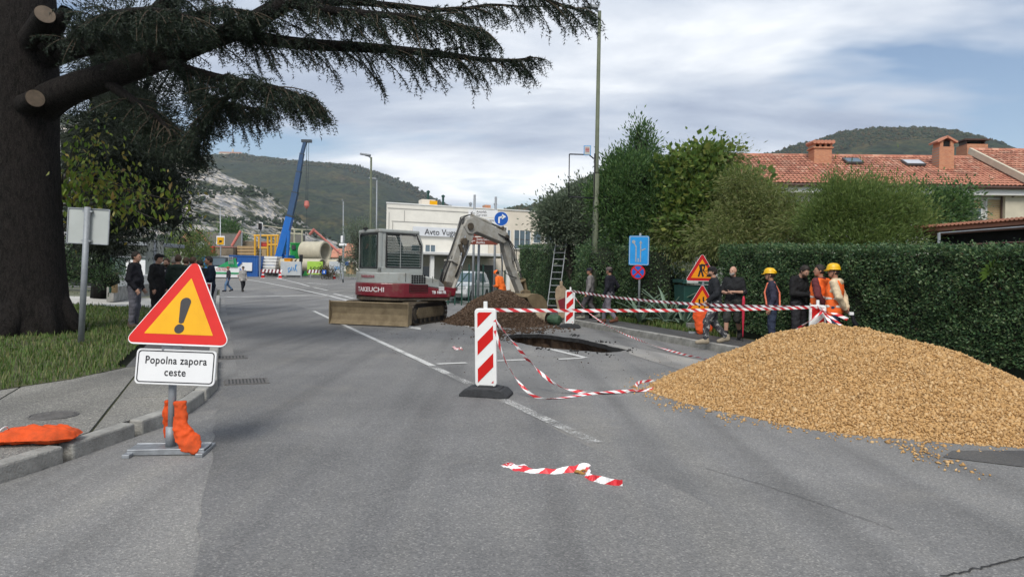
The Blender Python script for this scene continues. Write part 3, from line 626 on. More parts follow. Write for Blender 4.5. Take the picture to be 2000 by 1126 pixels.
# ---- the big cedar ---------------------------------------------------------
def cedar():
    base = G(42, 648, KZ); base.z = KZ; t = T('cedar_tree', 'huge dark cedar with thick trunk and sawn limbs at the left edge', 'tree', base)
    d0 = base.y
    def L(px, py, d): return W(px, py, d)-base
    b = MB()
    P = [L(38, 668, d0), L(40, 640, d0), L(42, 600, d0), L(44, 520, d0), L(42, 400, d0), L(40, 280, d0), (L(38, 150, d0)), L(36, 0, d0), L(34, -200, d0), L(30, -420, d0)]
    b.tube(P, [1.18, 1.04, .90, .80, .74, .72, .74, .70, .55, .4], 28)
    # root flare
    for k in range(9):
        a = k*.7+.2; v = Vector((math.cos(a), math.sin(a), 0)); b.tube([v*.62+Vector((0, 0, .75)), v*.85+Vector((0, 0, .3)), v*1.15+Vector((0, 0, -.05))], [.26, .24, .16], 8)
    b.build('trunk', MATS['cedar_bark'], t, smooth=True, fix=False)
    limbs = [ # pixel path with depth, radius
        ([(70, 215, d0), (130, 178, d0-.4), (240, 140, d0-.9), (330, 108, d0-1.3), (400, 80, d0-1.6), (470, 55, d0-1.9), (560, 5, d0-2.2), (680, -50, d0-2.4), (840, -80, d0-2.6), (1000, -60, d0-2.7), (1150, -20, d0-2.8)], [.42, .31, .25, .225, .2, .18, .155, .13, .1, .07, .02]),
        ([(60, 120, d0), (140, 95, d0-.3), (220, 75, d0-.5), (290, 40, d0-.8), (345, -10, d0-1), (460, -80, d0-1.2)], [.3, .23, .2, .18, .16, .13]),
        ([(400, 82, d0-1.6), (460, 66, d0-1.7), (540, 80, d0-1.8), (620, 88, d0-1.9), (700, 92, d0-2), (780, 98, d0-2), (860, 106, d0-2.1), (940, 116, d0-2.1), (1000, 118, d0-2.2), (1035, 113, d0-2.2)], [.16, .14, .12, .11, .095, .08, .065, .045, .03, .01]),
        ([(300, 120, d0-1.1), (350, 132, d0-1.6), (420, 150, d0-2), (480, 160, d0-2.3), (540, 172, d0-2.5), (590, 188, d0-2.6), (610, 196, d0-2.6)], [.12, .1, .075, .06, .045, .025, .01]),
        ([(200, 155, d0-.7), (250, 190, d0-1.2), (300, 225, d0-1.6), (335, 258, d0-1.8), (365, 285, d0-2)], [.12, .09, .06, .035, .01]),
        ([(240, 62, d0-.6), (300, 75, d0-1.4), (360, 40, d0-2), (430, 20, d0-2.4), (500, 25, d0-2.6)], [.11, .09, .07, .05, .02]),
        ([(560, 5, d0-2.2), (640, 20, d0-2.6), (730, 28, d0-2.8), (820, 35, d0-3), (900, 50, d0-3), (950, 62, d0-3.1)], [.1, .08, .06, .05, .03, .01]),
        ([(120, 110, d0-.4), (160, 60, d0-1.4), (220, 30, d0-2.2), (300, 20, d0-2.8), (380, 35, d0-3.2)], [.14, .11, .08, .05, .02]),
        ([(480, 165, d0-2.3), (430, 200, d0-2.2), (400, 235, d0-2.2), (370, 262, d0-2.2)], [.05, .04, .025, .01]),
        ([(560, 0, d0-2.2), (600, 10, d0-1.6), (680, 4, d0-1.2), (780, 12, d0-1), (880, 20, d0-.9), (960, 10, d0-.8), (1040, 15, d0-.8)], [.1, .09, .07, .06, .04, .03, .01]),
        ([(330, 112, d0-1.3), (360, 150, d0-.9), (400, 185, d0-.6), (460, 205, d0-.4), (520, 215, d0-.3)], [.1, .08, .06, .04, .01]),
        ([(940, -55, d0-2.7), (1020, -20, d0-3), (1090, 8, d0-3.1), (1150, 25, d0-3.2)], [.06, .05, .03, .01]),
    ]
    b = MB(); fol = []
    for path, rad in limbs:
        P = [L(*p) for p in path]; Q = []; R = []
        for i in range(len(P)-1):                                        # smooth the path
            p0, p1, p2, p3 = P[max(i-1, 0)], P[i], P[i+1], P[min(i+2, len(P)-1)]
            for k in range(5):
                u = k/5; Q.append(.5*((2*p1)+(p2-p0)*u+(2*p0-5*p1+4*p2-p3)*u*u+(3*p1-p0-3*p2+p3)*u**3)); R.append(rad[i]*(1-u)+rad[i+1]*u)
        Q.append(P[-1]); R.append(rad[-1]); b.tube(Q, R, 12); fol.append((Q, R))
    b.build('limb', MATS['cedar_bark'], t, smooth=True, fix=False)
    # sawn stubs
    for (px, py, dd, ex, ey, ed, r) in ((60, 78, d0-.5, 88, 28, d0-1.25, .19), (50, 205, d0-.5, 69, 192, d0-.9, .18), (90, 95, d0-.5, 130, 20, d0-1.0, .13)):
        a, c = L(px, py, dd), L(ex, ey, ed); b = MB(); b.tube([a, a.lerp(c, .6), c], [r*1.25, r*1.05, r], 16, caps=False); s = b.build('sawn_limb', MATS['cedar_bark'], t, smooth=True, fix=False)
        if py > 100 or py < 90:
            b = MB(); dv = (c-a).normalized(); b.tube([c-dv*.02, c+dv*.004], [r*.985, r*.95], 20); b.build('cut_face', MATS['cut_wood'], s)
    # foliage: drooping sprays of short shoots
    r = np.random.default_rng(5); TP = []; TD = []; br = MB()
    spec = [(0, .38, 1.0, 84, 1.35), (1, .35, 1.0, 44, 1.3), (2, .08, 1.0, 92, 1.05), (3, .15, 1.0, 84, 1.15), (4, .25, 1.0, 66, 1.15), (5, .1, 1.0, 74, 1.1), (6, .1, 1.0, 60, 1.05), (7, .15, 1.0, 74, 1.15), (8, .1, 1, 44, 1.0), (11, .1, 1, 26, .85), (9, .1, 1, 56, 1.1), (10, .15, 1, 64, 1.15)]
    for li, f0, f1, cnt, ln in spec:
        Q, R = fol[li]; nQ = len(Q)
        for j in range(cnt):
            f = f0+(f1-f0)*(j+r.uniform(0, 1))/cnt; i = min(int(f*(nQ-1)), nQ-2); p = Q[i].lerp(Q[i+1], f*(nQ-1)-i); d = (Q[i+1]-Q[i]).normalized()
            side = Vector((-d.y, d.x, 0)).normalized()*(1 if j % 2 else -1); tipf = 1-.55*max(0, (f-.6)/.4)
            dirv = (d*r.uniform(.25, 1.0)+side*r.uniform(.1, .95)+Vector((0, 0, r.uniform(-.55, .22)))).normalized(); ll = ln*r.uniform(.4, 1.05)*tipf
            S = []; q = Vector(p); v = dirv.copy()
            for k in range(9): S.append(q.copy()); q = q+v*(ll/8); v = (v+Vector((0, 0, -.075))).normalized()
            br.tube(S, [.013*(1-k/9)+.003 for k in range(9)], 5, caps=False)
            nb = int(ll/.06)
            for m in range(nb):
                g = (m+r.uniform(0, 1))/nb; k = min(int(g*8), 7); p2 = S[k].lerp(S[k+1], g*8-k); dd = (S[k+1]-S[k]).normalized(); sd = Vector((-dd.y, dd.x, 0)).normalized()*(1 if m % 2 else -1)
                l2 = r.uniform(.12, .40)*(1-.4*g); v2 = (dd*r.uniform(.3, .9)+sd*r.uniform(.2, .9)+Vector((0, 0, r.uniform(-1.5, .2)))).normalized()
                ns = max(3, int(l2/.036))
                for u in range(ns):
                    TP.append(p2+v2*(l2*u/ns)+Vector((0, 0, -.35*l2*(u/ns)**2))); TD.append(v2)
    br.build('twigs', MATS['twig_brown'], t, fix=False)
    TP = np.array(TP); TD = np.array(TD); K = 5; n = len(TP)
    idx = np.repeat(np.arange(n), K); nd = nrm(TD[idx]*.55+rvec(n*K, r)*.9); ln = r.uniform(.04, .085, (n*K, 1))
    sd = nrm(np.cross(nd, rvec(n*K, r)))*.0075; Pb = TP[idx]
    V = np.stack([Pb-sd, Pb+sd, Pb+nd*ln], 1).reshape(-1, 3); Fc = np.arange(n*K*3).reshape(-1, 3)
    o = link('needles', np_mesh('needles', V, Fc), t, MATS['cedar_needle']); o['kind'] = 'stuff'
    print('cedar needles', n*K)
cedar()
# ---- dark conifer behind the cedar ------------------------------------------
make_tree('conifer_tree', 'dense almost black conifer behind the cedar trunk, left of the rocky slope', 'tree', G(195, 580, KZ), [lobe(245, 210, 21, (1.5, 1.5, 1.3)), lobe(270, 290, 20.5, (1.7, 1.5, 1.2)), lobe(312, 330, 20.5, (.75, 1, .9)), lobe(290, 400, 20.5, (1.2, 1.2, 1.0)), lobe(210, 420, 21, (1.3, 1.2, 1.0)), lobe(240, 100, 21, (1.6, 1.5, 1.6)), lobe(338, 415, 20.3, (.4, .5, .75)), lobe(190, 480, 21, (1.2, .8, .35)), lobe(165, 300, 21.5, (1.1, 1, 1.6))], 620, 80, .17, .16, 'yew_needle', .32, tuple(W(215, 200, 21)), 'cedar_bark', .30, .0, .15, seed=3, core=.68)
# ---- large-leaved autumn tree -------------------------------------------------
def persimmon():
    r = np.random.default_rng(9); base = W(112, 590, 18.6); base.z = KZ; t = T('persimmon_tree', 'tree with big drooping yellow-green leaves between cedar trunk and sign back', 'tree', base)
    d = base.y; b = MB()
    ends = []
    for (px, py) in ((150, 260), (190, 330), (240, 360), (300, 380), (340, 400), (200, 420), (150, 380), (260, 330), (310, 430), (130, 330), (360, 395), (180, 250), (270, 420)):
        e = W(px, py, d-3.2+r.uniform(-.8, .6))-base; s = Vector((0, 0, 2.2+r.uniform(0, 1.2))); ends.append((s, e))
        b.tube([s, s.lerp(e, .5)+Vector((0, 0, .35)), e], [.035, .02, .006], 6, caps=False)
    b.tube([(0, 0, -.1), (.05, 0, 1.5), (.0, 0, 3.6)], [.12, .1, .05], 10); b.build('trunk', MATS['grey_bark'], t, smooth=True, fix=False)
    lm = MB(); lm.add([(0, 0, 0), (.038, -.07, .008), (.03, -.125, .0), (0, -.165, -.02), (-.03, -.125, .0), (-.038, -.07, .008), (0, -.08, -.012)], [(0, 1, 6), (1, 2, 6), (2, 3, 6), (3, 4, 6), (4, 5, 6), (5, 0, 6)])
    meshes = []
    for q, c in enumerate([(.12, .21, .03), (.19, .27, .035), (.27, .26, .045), (.29, .19, .05)]):
        m = leafmat('persimmon_leaf_tone_%d' % q, [tuple(k*.85 for k in c), c], .4, .45); me = lm.mesh('leaf'); me.materials.append(m); meshes.append(me)
    for i in range(300):
        s, e = ends[int(r.integers(len(ends)))]; u = r.uniform(.35, 1.02); p = s.lerp(e, u)+Vector((0, 0, .35*4*u*(1-u)*.5))+Vector(r.normal(0, .17, 3))
        o = link('leaf', meshes[int(r.choice(4, p=[.35, .35, .2, .1]))], t, None, p, (r.uniform(.5, 1.5), r.uniform(-.5, .5), r.uniform(0, 6.28))); o.scale = (r.uniform(.75, 1.3),)*3
    n = 700; P = []
    for i in range(n):
        s, e = ends[int(r.integers(len(ends)))]; u = r.uniform(.2, 1); P.append(s.lerp(e, u)+Vector(r.normal(0, .32, 3))+Vector((0, .4, .2)))
    V, Fc = leaf_geo(np.array(P), rvec(n, r)*.6+np.array([0, 0, -.7]), r.uniform(.1, .17, n), .5, .08, r)
    o = link('foliage', np_mesh('foliage', V, Fc), t, MATS['persimmon_leaf']); o['kind'] = 'stuff'
persimmon()
# ---- hedges -------------------------------------------------------------------
def hedge(label, s0, s1, h0, h1, n, seed, depth=1.1):
    r = np.random.default_rng(seed); t = T('hedge', label, 'hedge', RR(s0, 1.8), 0, 'clipped hedges along the right pavement'); base = RR(s0, 1.8)
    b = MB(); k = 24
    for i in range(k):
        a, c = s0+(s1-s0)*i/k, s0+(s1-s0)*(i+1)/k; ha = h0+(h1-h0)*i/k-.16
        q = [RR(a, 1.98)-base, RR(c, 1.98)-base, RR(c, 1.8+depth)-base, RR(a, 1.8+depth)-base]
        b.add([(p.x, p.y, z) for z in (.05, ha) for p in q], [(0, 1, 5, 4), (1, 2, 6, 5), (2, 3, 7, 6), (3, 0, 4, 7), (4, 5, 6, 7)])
    b.build('dark_core', MATS['hedge_core'], t)  # solid dark box added to block the view through, shade in its colour
    L = s1-s0; nf = int(n*.76); nt_ = n-nf
    s = r.uniform(0, L, n); hh = h0+(h1-h0)*s/L
    lump = fbm(s*1.3, np.where(np.arange(n) < nf, 0, 7.0), 3, seed)
    z = np.empty(n); tt = np.empty(n)
    z[:nf] = r.uniform(.12, 1, nf)*(hh[:nf]+.02); wob = fbm(s[:nf]*1.6, z[:nf]*1.6, 4, seed+3)-.5; tt[:nf] = 1.8+.04-wob*.42+r.exponential(.055, nf)
    tt[nf:] = 1.8+r.uniform(0, depth, nt_); z[nf:] = hh[nf:]-.06+(fbm(s[nf:]*1.1, tt[nf:]*1.4, 3, seed+5)-.5)*.26+r.normal(0, .03, nt_)+np.where(r.uniform(0, 1, nt_) < .04, r.uniform(0, .16, nt_), 0)
    bx = np.array(DK); nx_ = np.array(NK); P = np.outer(s, bx)+np.outer(tt-1.8, nx_); P[:, 2] = z
    out = np.where((np.arange(n) < nf)[:, None], -nx_[None]+np.array([0, 0, .45]), np.array([0, 0, 1.0])-nx_[None]*.3)
    D = out*.8+rvec(n, r)*1.0
    V, Fc = leaf_geo(P, D, r.uniform(.035, .075, n), .5, .12, r); o = link('foliage', np_mesh('foliage', V, Fc), t, MATS['hedge_leaf']); o['kind'] = 'stuff'
    k = 2600; P2 = np.outer(np.where(r.uniform(0, 1, k) < .5, -.02, L+.02)+r.normal(0, .05, k), bx)+np.outer(r.uniform(0, depth, k), nx_); P2[:, 2] = r.uniform(.1, 1, k)*h0; V, Fc = leaf_geo(P2, rvec(k, r), r.uniform(.05, .1, k), .5, .12, r); o = link('end_foliage', np_mesh('end_foliage', V, Fc), t, MATS['hedge_leaf']); o['kind'] = 'stuff'
    m = n//28; i = r.integers(0, nf, m); V, Fc = leaf_geo(P[i]+np.outer(r.uniform(0, .08, m), nx_), rvec(m, r), r.uniform(.04, .09, m), .4, .1, r)
    o = link('dry_leaves', np_mesh('dry_leaves', V, Fc), t, MATS['dry_twig_leaf']); o['kind'] = 'stuff'
    return t
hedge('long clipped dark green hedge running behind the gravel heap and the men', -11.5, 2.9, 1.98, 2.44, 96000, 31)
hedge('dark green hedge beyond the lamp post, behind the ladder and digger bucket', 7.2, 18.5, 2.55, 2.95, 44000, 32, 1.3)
# ---- trees and shrubs of the garden ---------------------------------------------
def gz(px, d): p = W(px, 600, d); p.z = KZ-.02; return p
make_tree('laurel_tree', 'tall dark green laurel with pointed top right of the lamp post', 'tree', gz(1235, 24.5), [lobe(1240, 365, 24.3, (1.35, 1.2, 1.25)), lobe(1195, 400, 24, (.75, .9, 1.1)), lobe(1285, 400, 24, (.95, 1, 1.3)), lobe(1250, 300, 24.4, (.55, .5, .9)), lobe(1247, 262, 24.4, (.16, .16, .5)), lobe(1262, 275, 24.4, (.12, .12, .45)), lobe(1205, 325, 24.4, (.3, .3, .5)), lobe(1250, 455, 24, (1.2, 1, .8)), lobe(1170, 385, 24.2, (.35, .4, .55)), lobe(1320, 350, 24.3, (.5, .5, .5))], 600, 72, .15, .32, 'laurel_leaf', .12, tuple(W(1240, 330, 24.4)), spread=.19, up=.55, seed=12, core=.55)
make_tree('oleander_shrub', 'loose grey-green shrub left of the lamp post above the hedge', 'shrub', gz(1115, 27), [lobe(1105, 430, 26.8, (1.0, .8, .7)), lobe(1135, 390, 26.8, (.6, .6, .55)), lobe(1085, 410, 26.8, (.5, .5, .45)), lobe(1145, 450, 26.6, (.7, .6, .7)), lobe(1075, 455, 26.8, (.3, .4, .3))], 340, 56, .15, .38, 'olive_leaf', .04, spread=.24, up=.3, seed=13, core=.4)
make_tree('understory_shrub', 'very dark leafy shrub behind the blue lane sign', 'shrub', gz(1200, 23.7), [lobe(1180, 510, 23.7, (.9, .5, .75)), lobe(1245, 500, 23.9, (1.1, .5, .75)), lobe(1225, 580, 23.7, (1.4, .5, .55)), lobe(1310, 560, 23.9, (.7, .5, .7))], 330, 62, .085, .42, 'hedge_leaf', .04, spread=.17, up=.2, seed=14, core=.75)
make_tree('fig_tree', 'broad yellow-green fig with large leaves behind the roadworks sign', 'tree', gz(1380, 23), [lobe(1350, 345, 23.4, (.9, .8, .85)), lobe(1390, 320, 23.4, (.6, .6, .5)), lobe(1375, 400, 23, (1.0, .9, .9)), lobe(1430, 390, 23, (.9, .8, .8)), lobe(1460, 420, 22.6, (.9, .8, .6)), lobe(1335, 430, 23, (.6, .7, .9)), lobe(1400, 455, 22.6, (1.2, .7, .5)), lobe(1495, 440, 22.4, (.5, .6, .5))], 600, 28, .2, .85, 'fig_leaf', .09, spread=.26, up=.1, hang=.1, seed=15, core=.45)
make_tree('bamboo_clump', 'fine-leaved olive bamboo clump between the fig and the tiled house', 'shrub', gz(1480, 21), [lobe(1425, 312, 23.5, (.4, .4, .28)), lobe(1450, 375, 21.5, (.6, .6, .5)), lobe(1495, 405, 21, (.75, .7, .5)), lobe(1540, 432, 20.6, (.7, .6, .45)), lobe(1320, 470, 22.8, (.7, .5, .5)), lobe(1450, 440, 21, (.9, .6, .5)), lobe(1560, 455, 19.5, (.7, .5, .35)), lobe(1410, 470, 20.5, (.9, .5, .35))], 560, 60, .17, .17, 'bamboo_leaf', .025, spread=.24, up=-.1, hang=.25, seed=16, ntr=4)
make_tree('willow_shrub', 'feathery light green shrub in front of the house, above the hedge', 'shrub', gz(1690, 18), [lobe(1690, 420, 18, (1.15, .8, .65)), lobe(1640, 390, 18, (.5, .5, .55)), lobe(1740, 396, 18.2, (.6, .5, .45)), lobe(1690, 380, 18.2, (.45, .4, .35)), lobe(1610, 430, 18, (.6, .6, .45)), lobe(1775, 430, 17.8, (.45, .5, .5)), lobe(1690, 470, 17.6, (1.6, .6, .3))], 640, 66, .115, .24, 'willow_leaf', .03, spread=.22, up=.5, seed=17, ntr=5, shell=.25)
make_tree('garden_tree', 'small dark leafy tree in front of the shuttered windows', 'tree', gz(1840, 21), [lobe(1840, 410, 21, (.75, .6, .45)), lobe(1870, 390, 21, (.5, .4, .3)), lobe(1820, 440, 20.6, (.6, .5, .35)), lobe(1800, 385, 21, (.3, .3, .3))], 190, 40, .12, .45, 'laurel_leaf', .05, spread=.22, up=.2, seed=18)
make_tree('rose_bush', 'pale blue-green bush on the shed roof edge below the shutters', 'shrub', gz(1890, 22), [lobe(1892, 432, 22, (.4, .35, .25)), lobe(1870, 440, 22, (.35, .3, .2))], 60, 30, .1, .5, 'olive_leaf', .03, spread=.14, seed=19)
make_tree('olive_tree', 'silvery olive tree beyond the digger cab', 'tree', W(705, 560, 48)*1, [lobe(702, 455, 48, (.9, .8, .8)), lobe(712, 490, 48, (1.0, .8, 1.0)), lobe(690, 510, 48, (.7, .8, .8))], 170, 34, .16, .25, 'olive_leaf', .1, spread=.28, seed=20)
make_tree('roadside_bush', 'bright green bush left of the building-site containers', 'shrub', W(395, 545, 78), [lobe(385, 478, 78, (1.6, 1.2, 1.6)), lobe(362, 470, 78, (1.4, 1, 1.4)), lobe(350, 500, 78, (1.4, 1, 1.6)), lobe(400, 505, 78, (1.2, 1, 1.5))], 200, 36, .22, .5, 'willow_leaf', .08, spread=.4, seed=21)
make_tree('pine_tree', 'dark green tree behind the container yard at the rock slope', 'tree', W(450, 540, 130), [lobe(448, 450, 130, (1.8, 1.5, 1.8)), lobe(455, 470, 130, (2.3, 1.5, 1.6))], 140, 36, .4, .5, 'laurel_leaf', .12, spread=.5, seed=22)
make_tree('verge_bush', 'low dark bush behind the left crowd beside the concrete wall', 'shrub', W(205, 545, 24.5), [lobe(170, 530, 24.5, (1.1, .6, .6)), lobe(215, 545, 24.5, (.5, .5, .4)), lobe(125, 520, 24.5, (.9, .6, .9))], 200, 40, .09, .4, 'hedge_leaf', .03, spread=.2, seed=23, core=.7)
# agaves and palm
def agave(px, d, label, n, ln, seed):
    r = random.Random(seed); base = gz(px, d); t = T('agave', label, 'plant', base, 0, 'agaves on the verge')
    for k in range(n):
        a = k*2.4+r.uniform(-.2, .2); el = r.uniform(.5, 1.35); L = ln*r.uniform(.75, 1.1); v = Vector((math.cos(a)*math.cos(el), math.sin(a)*math.cos(el), math.sin(el))); sd = Vector((-math.sin(a), math.cos(a), 0)); nn = v.cross(sd)
        b = MB(); V = []; p = Vector((0, 0, .05)); q = v.copy()
        for i, w in enumerate((.055, .075, .07, .055, .03, .004)):
            V += [p-sd*w, p+nn*(-.015), p+sd*w]; p = p+q*(L/5); q = (q+Vector((math.cos(a)*.05, math.sin(a)*.05, -.16*r.uniform(.5, 1.5)))).normalized()
        Fc = [(3*i+j, 3*i+j+1, 3*i+j+4, 3*i+j+3) for i in range(5) for j in (0, 1)]; b.add(V, Fc)
        o = b.build('leaf', MATS['agave_leaf'], t, smooth=True, fix=False); s = o.modifiers.new('thick', 'SOLIDIFY'); s.thickness = .012
agave(1252, 21.3, 'grey-green agave with curled leaf below the round no-stopping sign', 11, 1.15, 1); agave(1305, 20.6, 'larger grey-green agave with upright leaves beside the green bin', 13, 1.35, 2); agave(1335, 20.2, 'small agave right behind the roadworks sign stand', 9, .9, 3)
def palm():
    base = RR(-5.5, 1.9); t = T('palm_plant', 'green fan palm leaf poking out of the long hedge', 'plant', W(1935, 700, 11.3)*1, 0); t.location.z = KZ; tip = W(1938, 535, 11.2)-t.location
    b = MB(); b.tube([(0, .4, 0), Vector(tip)*.6+Vector((0, .25, .1)), tip], .012, 6); b.build('stalk', MATS['palm_leaf'], t)
    for k in range(15):
        a = math.radians(-20+k*15); L = .42*(1-.25*abs(k-7)/7); v = Vector((math.cos(a)*.9, -.35, math.sin(a)*.8)).normalized(); sd = Vector((-math.sin(a), .1, math.cos(a))).normalized()*.02
        b = MB(); p = Vector(tip); m = p+v*L*.55; e = p+v*L+Vector((0, 0, -.1)); b.add([p, m-sd, e, m+sd], [(0, 1, 2), (0, 2, 3)]); b.build('leaflet', MATS['palm_leaf'], t, fix=False)
palm()
# ================================================================== excavator
dirty('digger_red', (.15, .009, .018), amount=.3, scale=2.5, rough=.4, coat=.15); dirty('digger_grey', (.31, .33, .32), (.2, .18, .14), .35, 2.5, .5)
dirty('boom_grey', (.34, .335, .31), (.19, .16, .115), .6, 4, .6); dirty('mud_metal', (.20, .155, .095), (.10, .075, .045), .6, 5, .9, spec=.2); dirty('track_dark', (.045, .04, .035), (.15, .115, .075), .75, 5, .9, spec=.2)
M('black_rubber', (.015, .015, .016), .55, .2, 8); M('dark_gap', (.008, .008, .008), .9, .1, 4); M('chrome_rod', (.5, .5, .5), .25, .05, 4, metal=1)
dirty('blade_mud', (.24, .19, .12), (.12, .09, .055), .6, 3.5, .95, spec=.15); M('decal_white', (.75, .75, .75), .5, .05, 4); M('decal_grey', (.6, .55, .56), .5, .05, 4); M('galvanised_bar', (.33, .34, .34), .6, .1, 5); M('decal_rose', (.3, .1, .12), .5, .05, 4)
glass('cab_glass', (.03, .06, .055), .08, .38); MATS['cab_glass'].node_tree.nodes['Principled BSDF'].inputs['Specular IOR Level'].default_value = .25; M('seat_black', (.02, .02, .022), .8, .2, 8)
def wrap_text(body, size, line, s0, z, mat, parent, out=.012, sx=1.0, rot=0.0):
    cu = bpy.data.curves.new('txt', 'FONT'); cu.body = body; cu.size = size; cu.extrude = .003; cu.resolution_u = 3; cu.offset = .004
    o = bpy.data.objects.new('txt', cu); COL.objects.link(o); me = bpy.data.meshes.new_from_object(o.evaluated_get(bpy.context.evaluated_depsgraph_get())); bpy.data.objects.remove(o); bpy.data.curves.remove(cu); me.materials.clear()
    seg = [Vector(p) for p in line]; acc = [0]
    for a, b in zip(seg, seg[1:]): acc.append(acc[-1]+(b-a).length)
    for v in me.vertices:
        s = s0+v.co.x*sx; i = max(k for k in range(len(seg)-1) if acc[k] <= max(s, 0)); a, b = seg[i], seg[i+1]; e = (b-a).normalized(); n = Vector((e.y, -e.x)); p = a+e*(s-acc[i])+n*(out+v.co.z)
        v.co = (p.x, p.y, z+v.co.y)
    me.transform(Matrix.Rotation(rot, 4, 'Z'))
    return link('lettering', me, parent, mat)
def excavator():
    C = Vector((-3.62, 21.9, 0)); ex = T('excavator', 'red and grey tracked excavator with dozer blade and raised jointed boom', 'excavator', C)
    au = math.atan2(-.954, -.26); XU = Matrix.Rotation(au, 4, 'Z'); ah = math.radians(38); XH = Matrix.Rotation(ah, 4, 'Z')
    # --- undercarriage
    b = MB(XU); b.box((0, 0, .42), (1.5, 1.5, .3)); b.box((0, .55, .4), (.9, .5, .22)); b.box((0, -.55, .4), (.9, .5, .22)); b.build('chassis', MATS['track_dark'], ex, bevel=.03)
    b = MB(XU); b.lathe([(.0, .55), (.62, .55), (.62, .8), (0, .8)], 28); b.build('turntable', MATS['track_dark'], ex)
    hl, rr = 1.12, .31
    def loop(u):   # u in 0..1 around the stadium -> x, z, tangent angle
        Lt = 4*hl+2*math.pi*rr; s = u*Lt
        if s < 2*hl: return -hl+s, 2*rr+.03, 0
        s -= 2*hl
        if s < math.pi*rr: a = s/rr; return hl+rr*math.sin(a), rr+.03+rr*math.cos(a), -a
        s -= math.pi*rr
        if s < 2*hl: return hl-s, .03, math.pi
        s -= 2*hl; a = s/rr; return -hl-rr*math.sin(a), rr+.03-rr*math.cos(a), math.pi-a
    sh = MB(); sh.box((0, 0, 0), (.125, .45, .025)); sh.box((.02, 0, .022), (.03, .45, .03)); shoe = sh.mesh('track_shoe'); shoe.materials.append(MATS['track_dark'])
    for sd in (-1, 1):
        y = .93*sd; b = MB(XU); pr = [(x*.97, z) for x, z, _ in (loop(i/40) for i in range(40))]
        X = Matrix(((1, 0, 0, 0), (0, 0, 1, y-.17), (0, 1, 0, .0), (0, 0, 0, 1)))
        b.prism([(x*.98, .34+(z-.34)*.93) for x, z in pr], .34, X); tr = b.build('track', MATS['black_rubber'], ex)
        for i in range(46):
            x, z, a = loop(i/46); o = link('track_shoe', shoe, tr, None); o.matrix_local = XU @ Matrix.Translation((x, y, z)) @ Matrix.Rotation(-a, 4, 'Y')
        b = MB(XU); b.box((0, y+sd*.05, .36), (2.1, .36, .2)); b.prism([(-1.0, .2), (1.0, .2), (1.12, .34), (.95, .52), (-.95, .52), (-1.12, .34)], .02, Matrix(((1, 0, 0, 0), (0, 0, sd, y+sd*.2), (0, 1, 0, 0), (0, 0, 0, 1)))); b.build('track_frame', MATS['mud_metal'], ex)
        for x in (-1.12, 1.12):
            b = MB(XU); b.lathe([(0, -.19), (.17, -.19), (.25, -.1), (.25, .1), (.17, .19), (0, .19)], 18, Matrix.Translation((x, y, .34)) @ Matrix.Rotation(math.pi/2, 4, 'X')); b.build('sprocket', MATS['track_dark'], ex)
        for x in (-.75, -.4, 0, .4, .75):
            b = MB(XU); b.lathe([(0, -.2), (.09, -.2), (.09, .2), (0, .2)], 12, Matrix.Translation((x, y, .14)) @ Matrix.Rotation(math.pi/2, 4, 'X')); b.build('roller', MATS['track_dark'], ex)
    # dozer blade
    b = MB(XU); pf = [(1.86, .06), (1.93, .02), (1.97, .03), (1.88, .16), (1.84, .34), (1.87, .52), (1.95, .68), (1.9, .7), (1.8, .53), (1.77, .34), (1.79, .16)]
    b.prism(pf, 2.5, Matrix(((1, 0, 0, 0), (0, 0, 1, -1.25), (0, 1, 0, 0), (0, 0, 0, 1)))); bl = b.build('dozer_blade', MATS['blade_mud'], ex, bevel=.008)
    for y in (-1.26, 1.24):
        b = MB(XU); b.prism([(1.74, .08), (1.99, .02), (1.99, .72), (1.74, .66)], .02, Matrix(((1, 0, 0, 0), (0, 0, 1, y), (0, 1, 0, 0), (0, 0, 0, 1)))); b.build('blade_end', MATS['blade_mud'], bl)
    b = MB(XU)
    for y in (-.42, .42): b.beam((.6, y*.9, .4), (1.82, y, .3), .13, .16)
    b.tube([(.7, 0, .5), (1.8, 0, .42)], .06, 10); b.build('blade_arm', MATS['track_dark'], ex)
    # --- upper structure
    outl = [(-.2+1.12*math.cos(math.radians(a)), 1.12*math.sin(math.radians(a))) for a in range(90, 271, 9)]+[(1.25, -1.12), (1.42, -.95), (1.42, .95), (1.25, 1.12)]
    b = MB(XH); b.prism([(x*.97, y*.97) for x, y in outl], .1, Matrix.Translation((0, 0, .72))); b.build('deck_underside', MATS['track_dark'], ex)
    def skirt(name, outline, z0f, z1f, mat, parent, top=True):
        k = len(outline); V = [(x, y, z0f(x, y)) for x, y in outline]+[(x, y, z1f(x, y)) for x, y in outline]; Fc = [(i, (i+1) % k, k+(i+1) % k, k+i) for i in range(k)]
        if top: Fc += [tuple(range(k))[::-1], tuple(range(k, 2*k))]
        bb = MB(XH); bb.add(V, Fc); return bb.build(name, mat, parent, bevel=.03)
    rtop = lambda x, y: 1.24 if x < .35 else 1.24-(x-.35)*.24
    cw = skirt('counterweight', outl, lambda x, y: .80+max(0, (-x-.6))*.06, rtop, MATS['digger_red'], ex)
    outl2 = [(x*.985, y*.985) for x, y in outl[:21]]+[(.85, -1.10), (1.15, -.95), (1.15, -.35), (.55, -.3), (.55, 1.08)]
    hood = skirt('hood', outl2, lambda x, y: rtop(x, y)-.02, lambda x, y: 1.56 if x < .5 else 1.56-(x-.5)*.55, MATS['digger_grey'], ex)
    line = [Vector(p) for p in outl[:22]]
    tot = sum((b2-a2).length for a2, b2 in zip(line, line[1:]))
    wrap_text('TAKEUCHI', .19, line, 1.72, .98, MATS['decal_grey'], cw, .006, 1.12, ah)
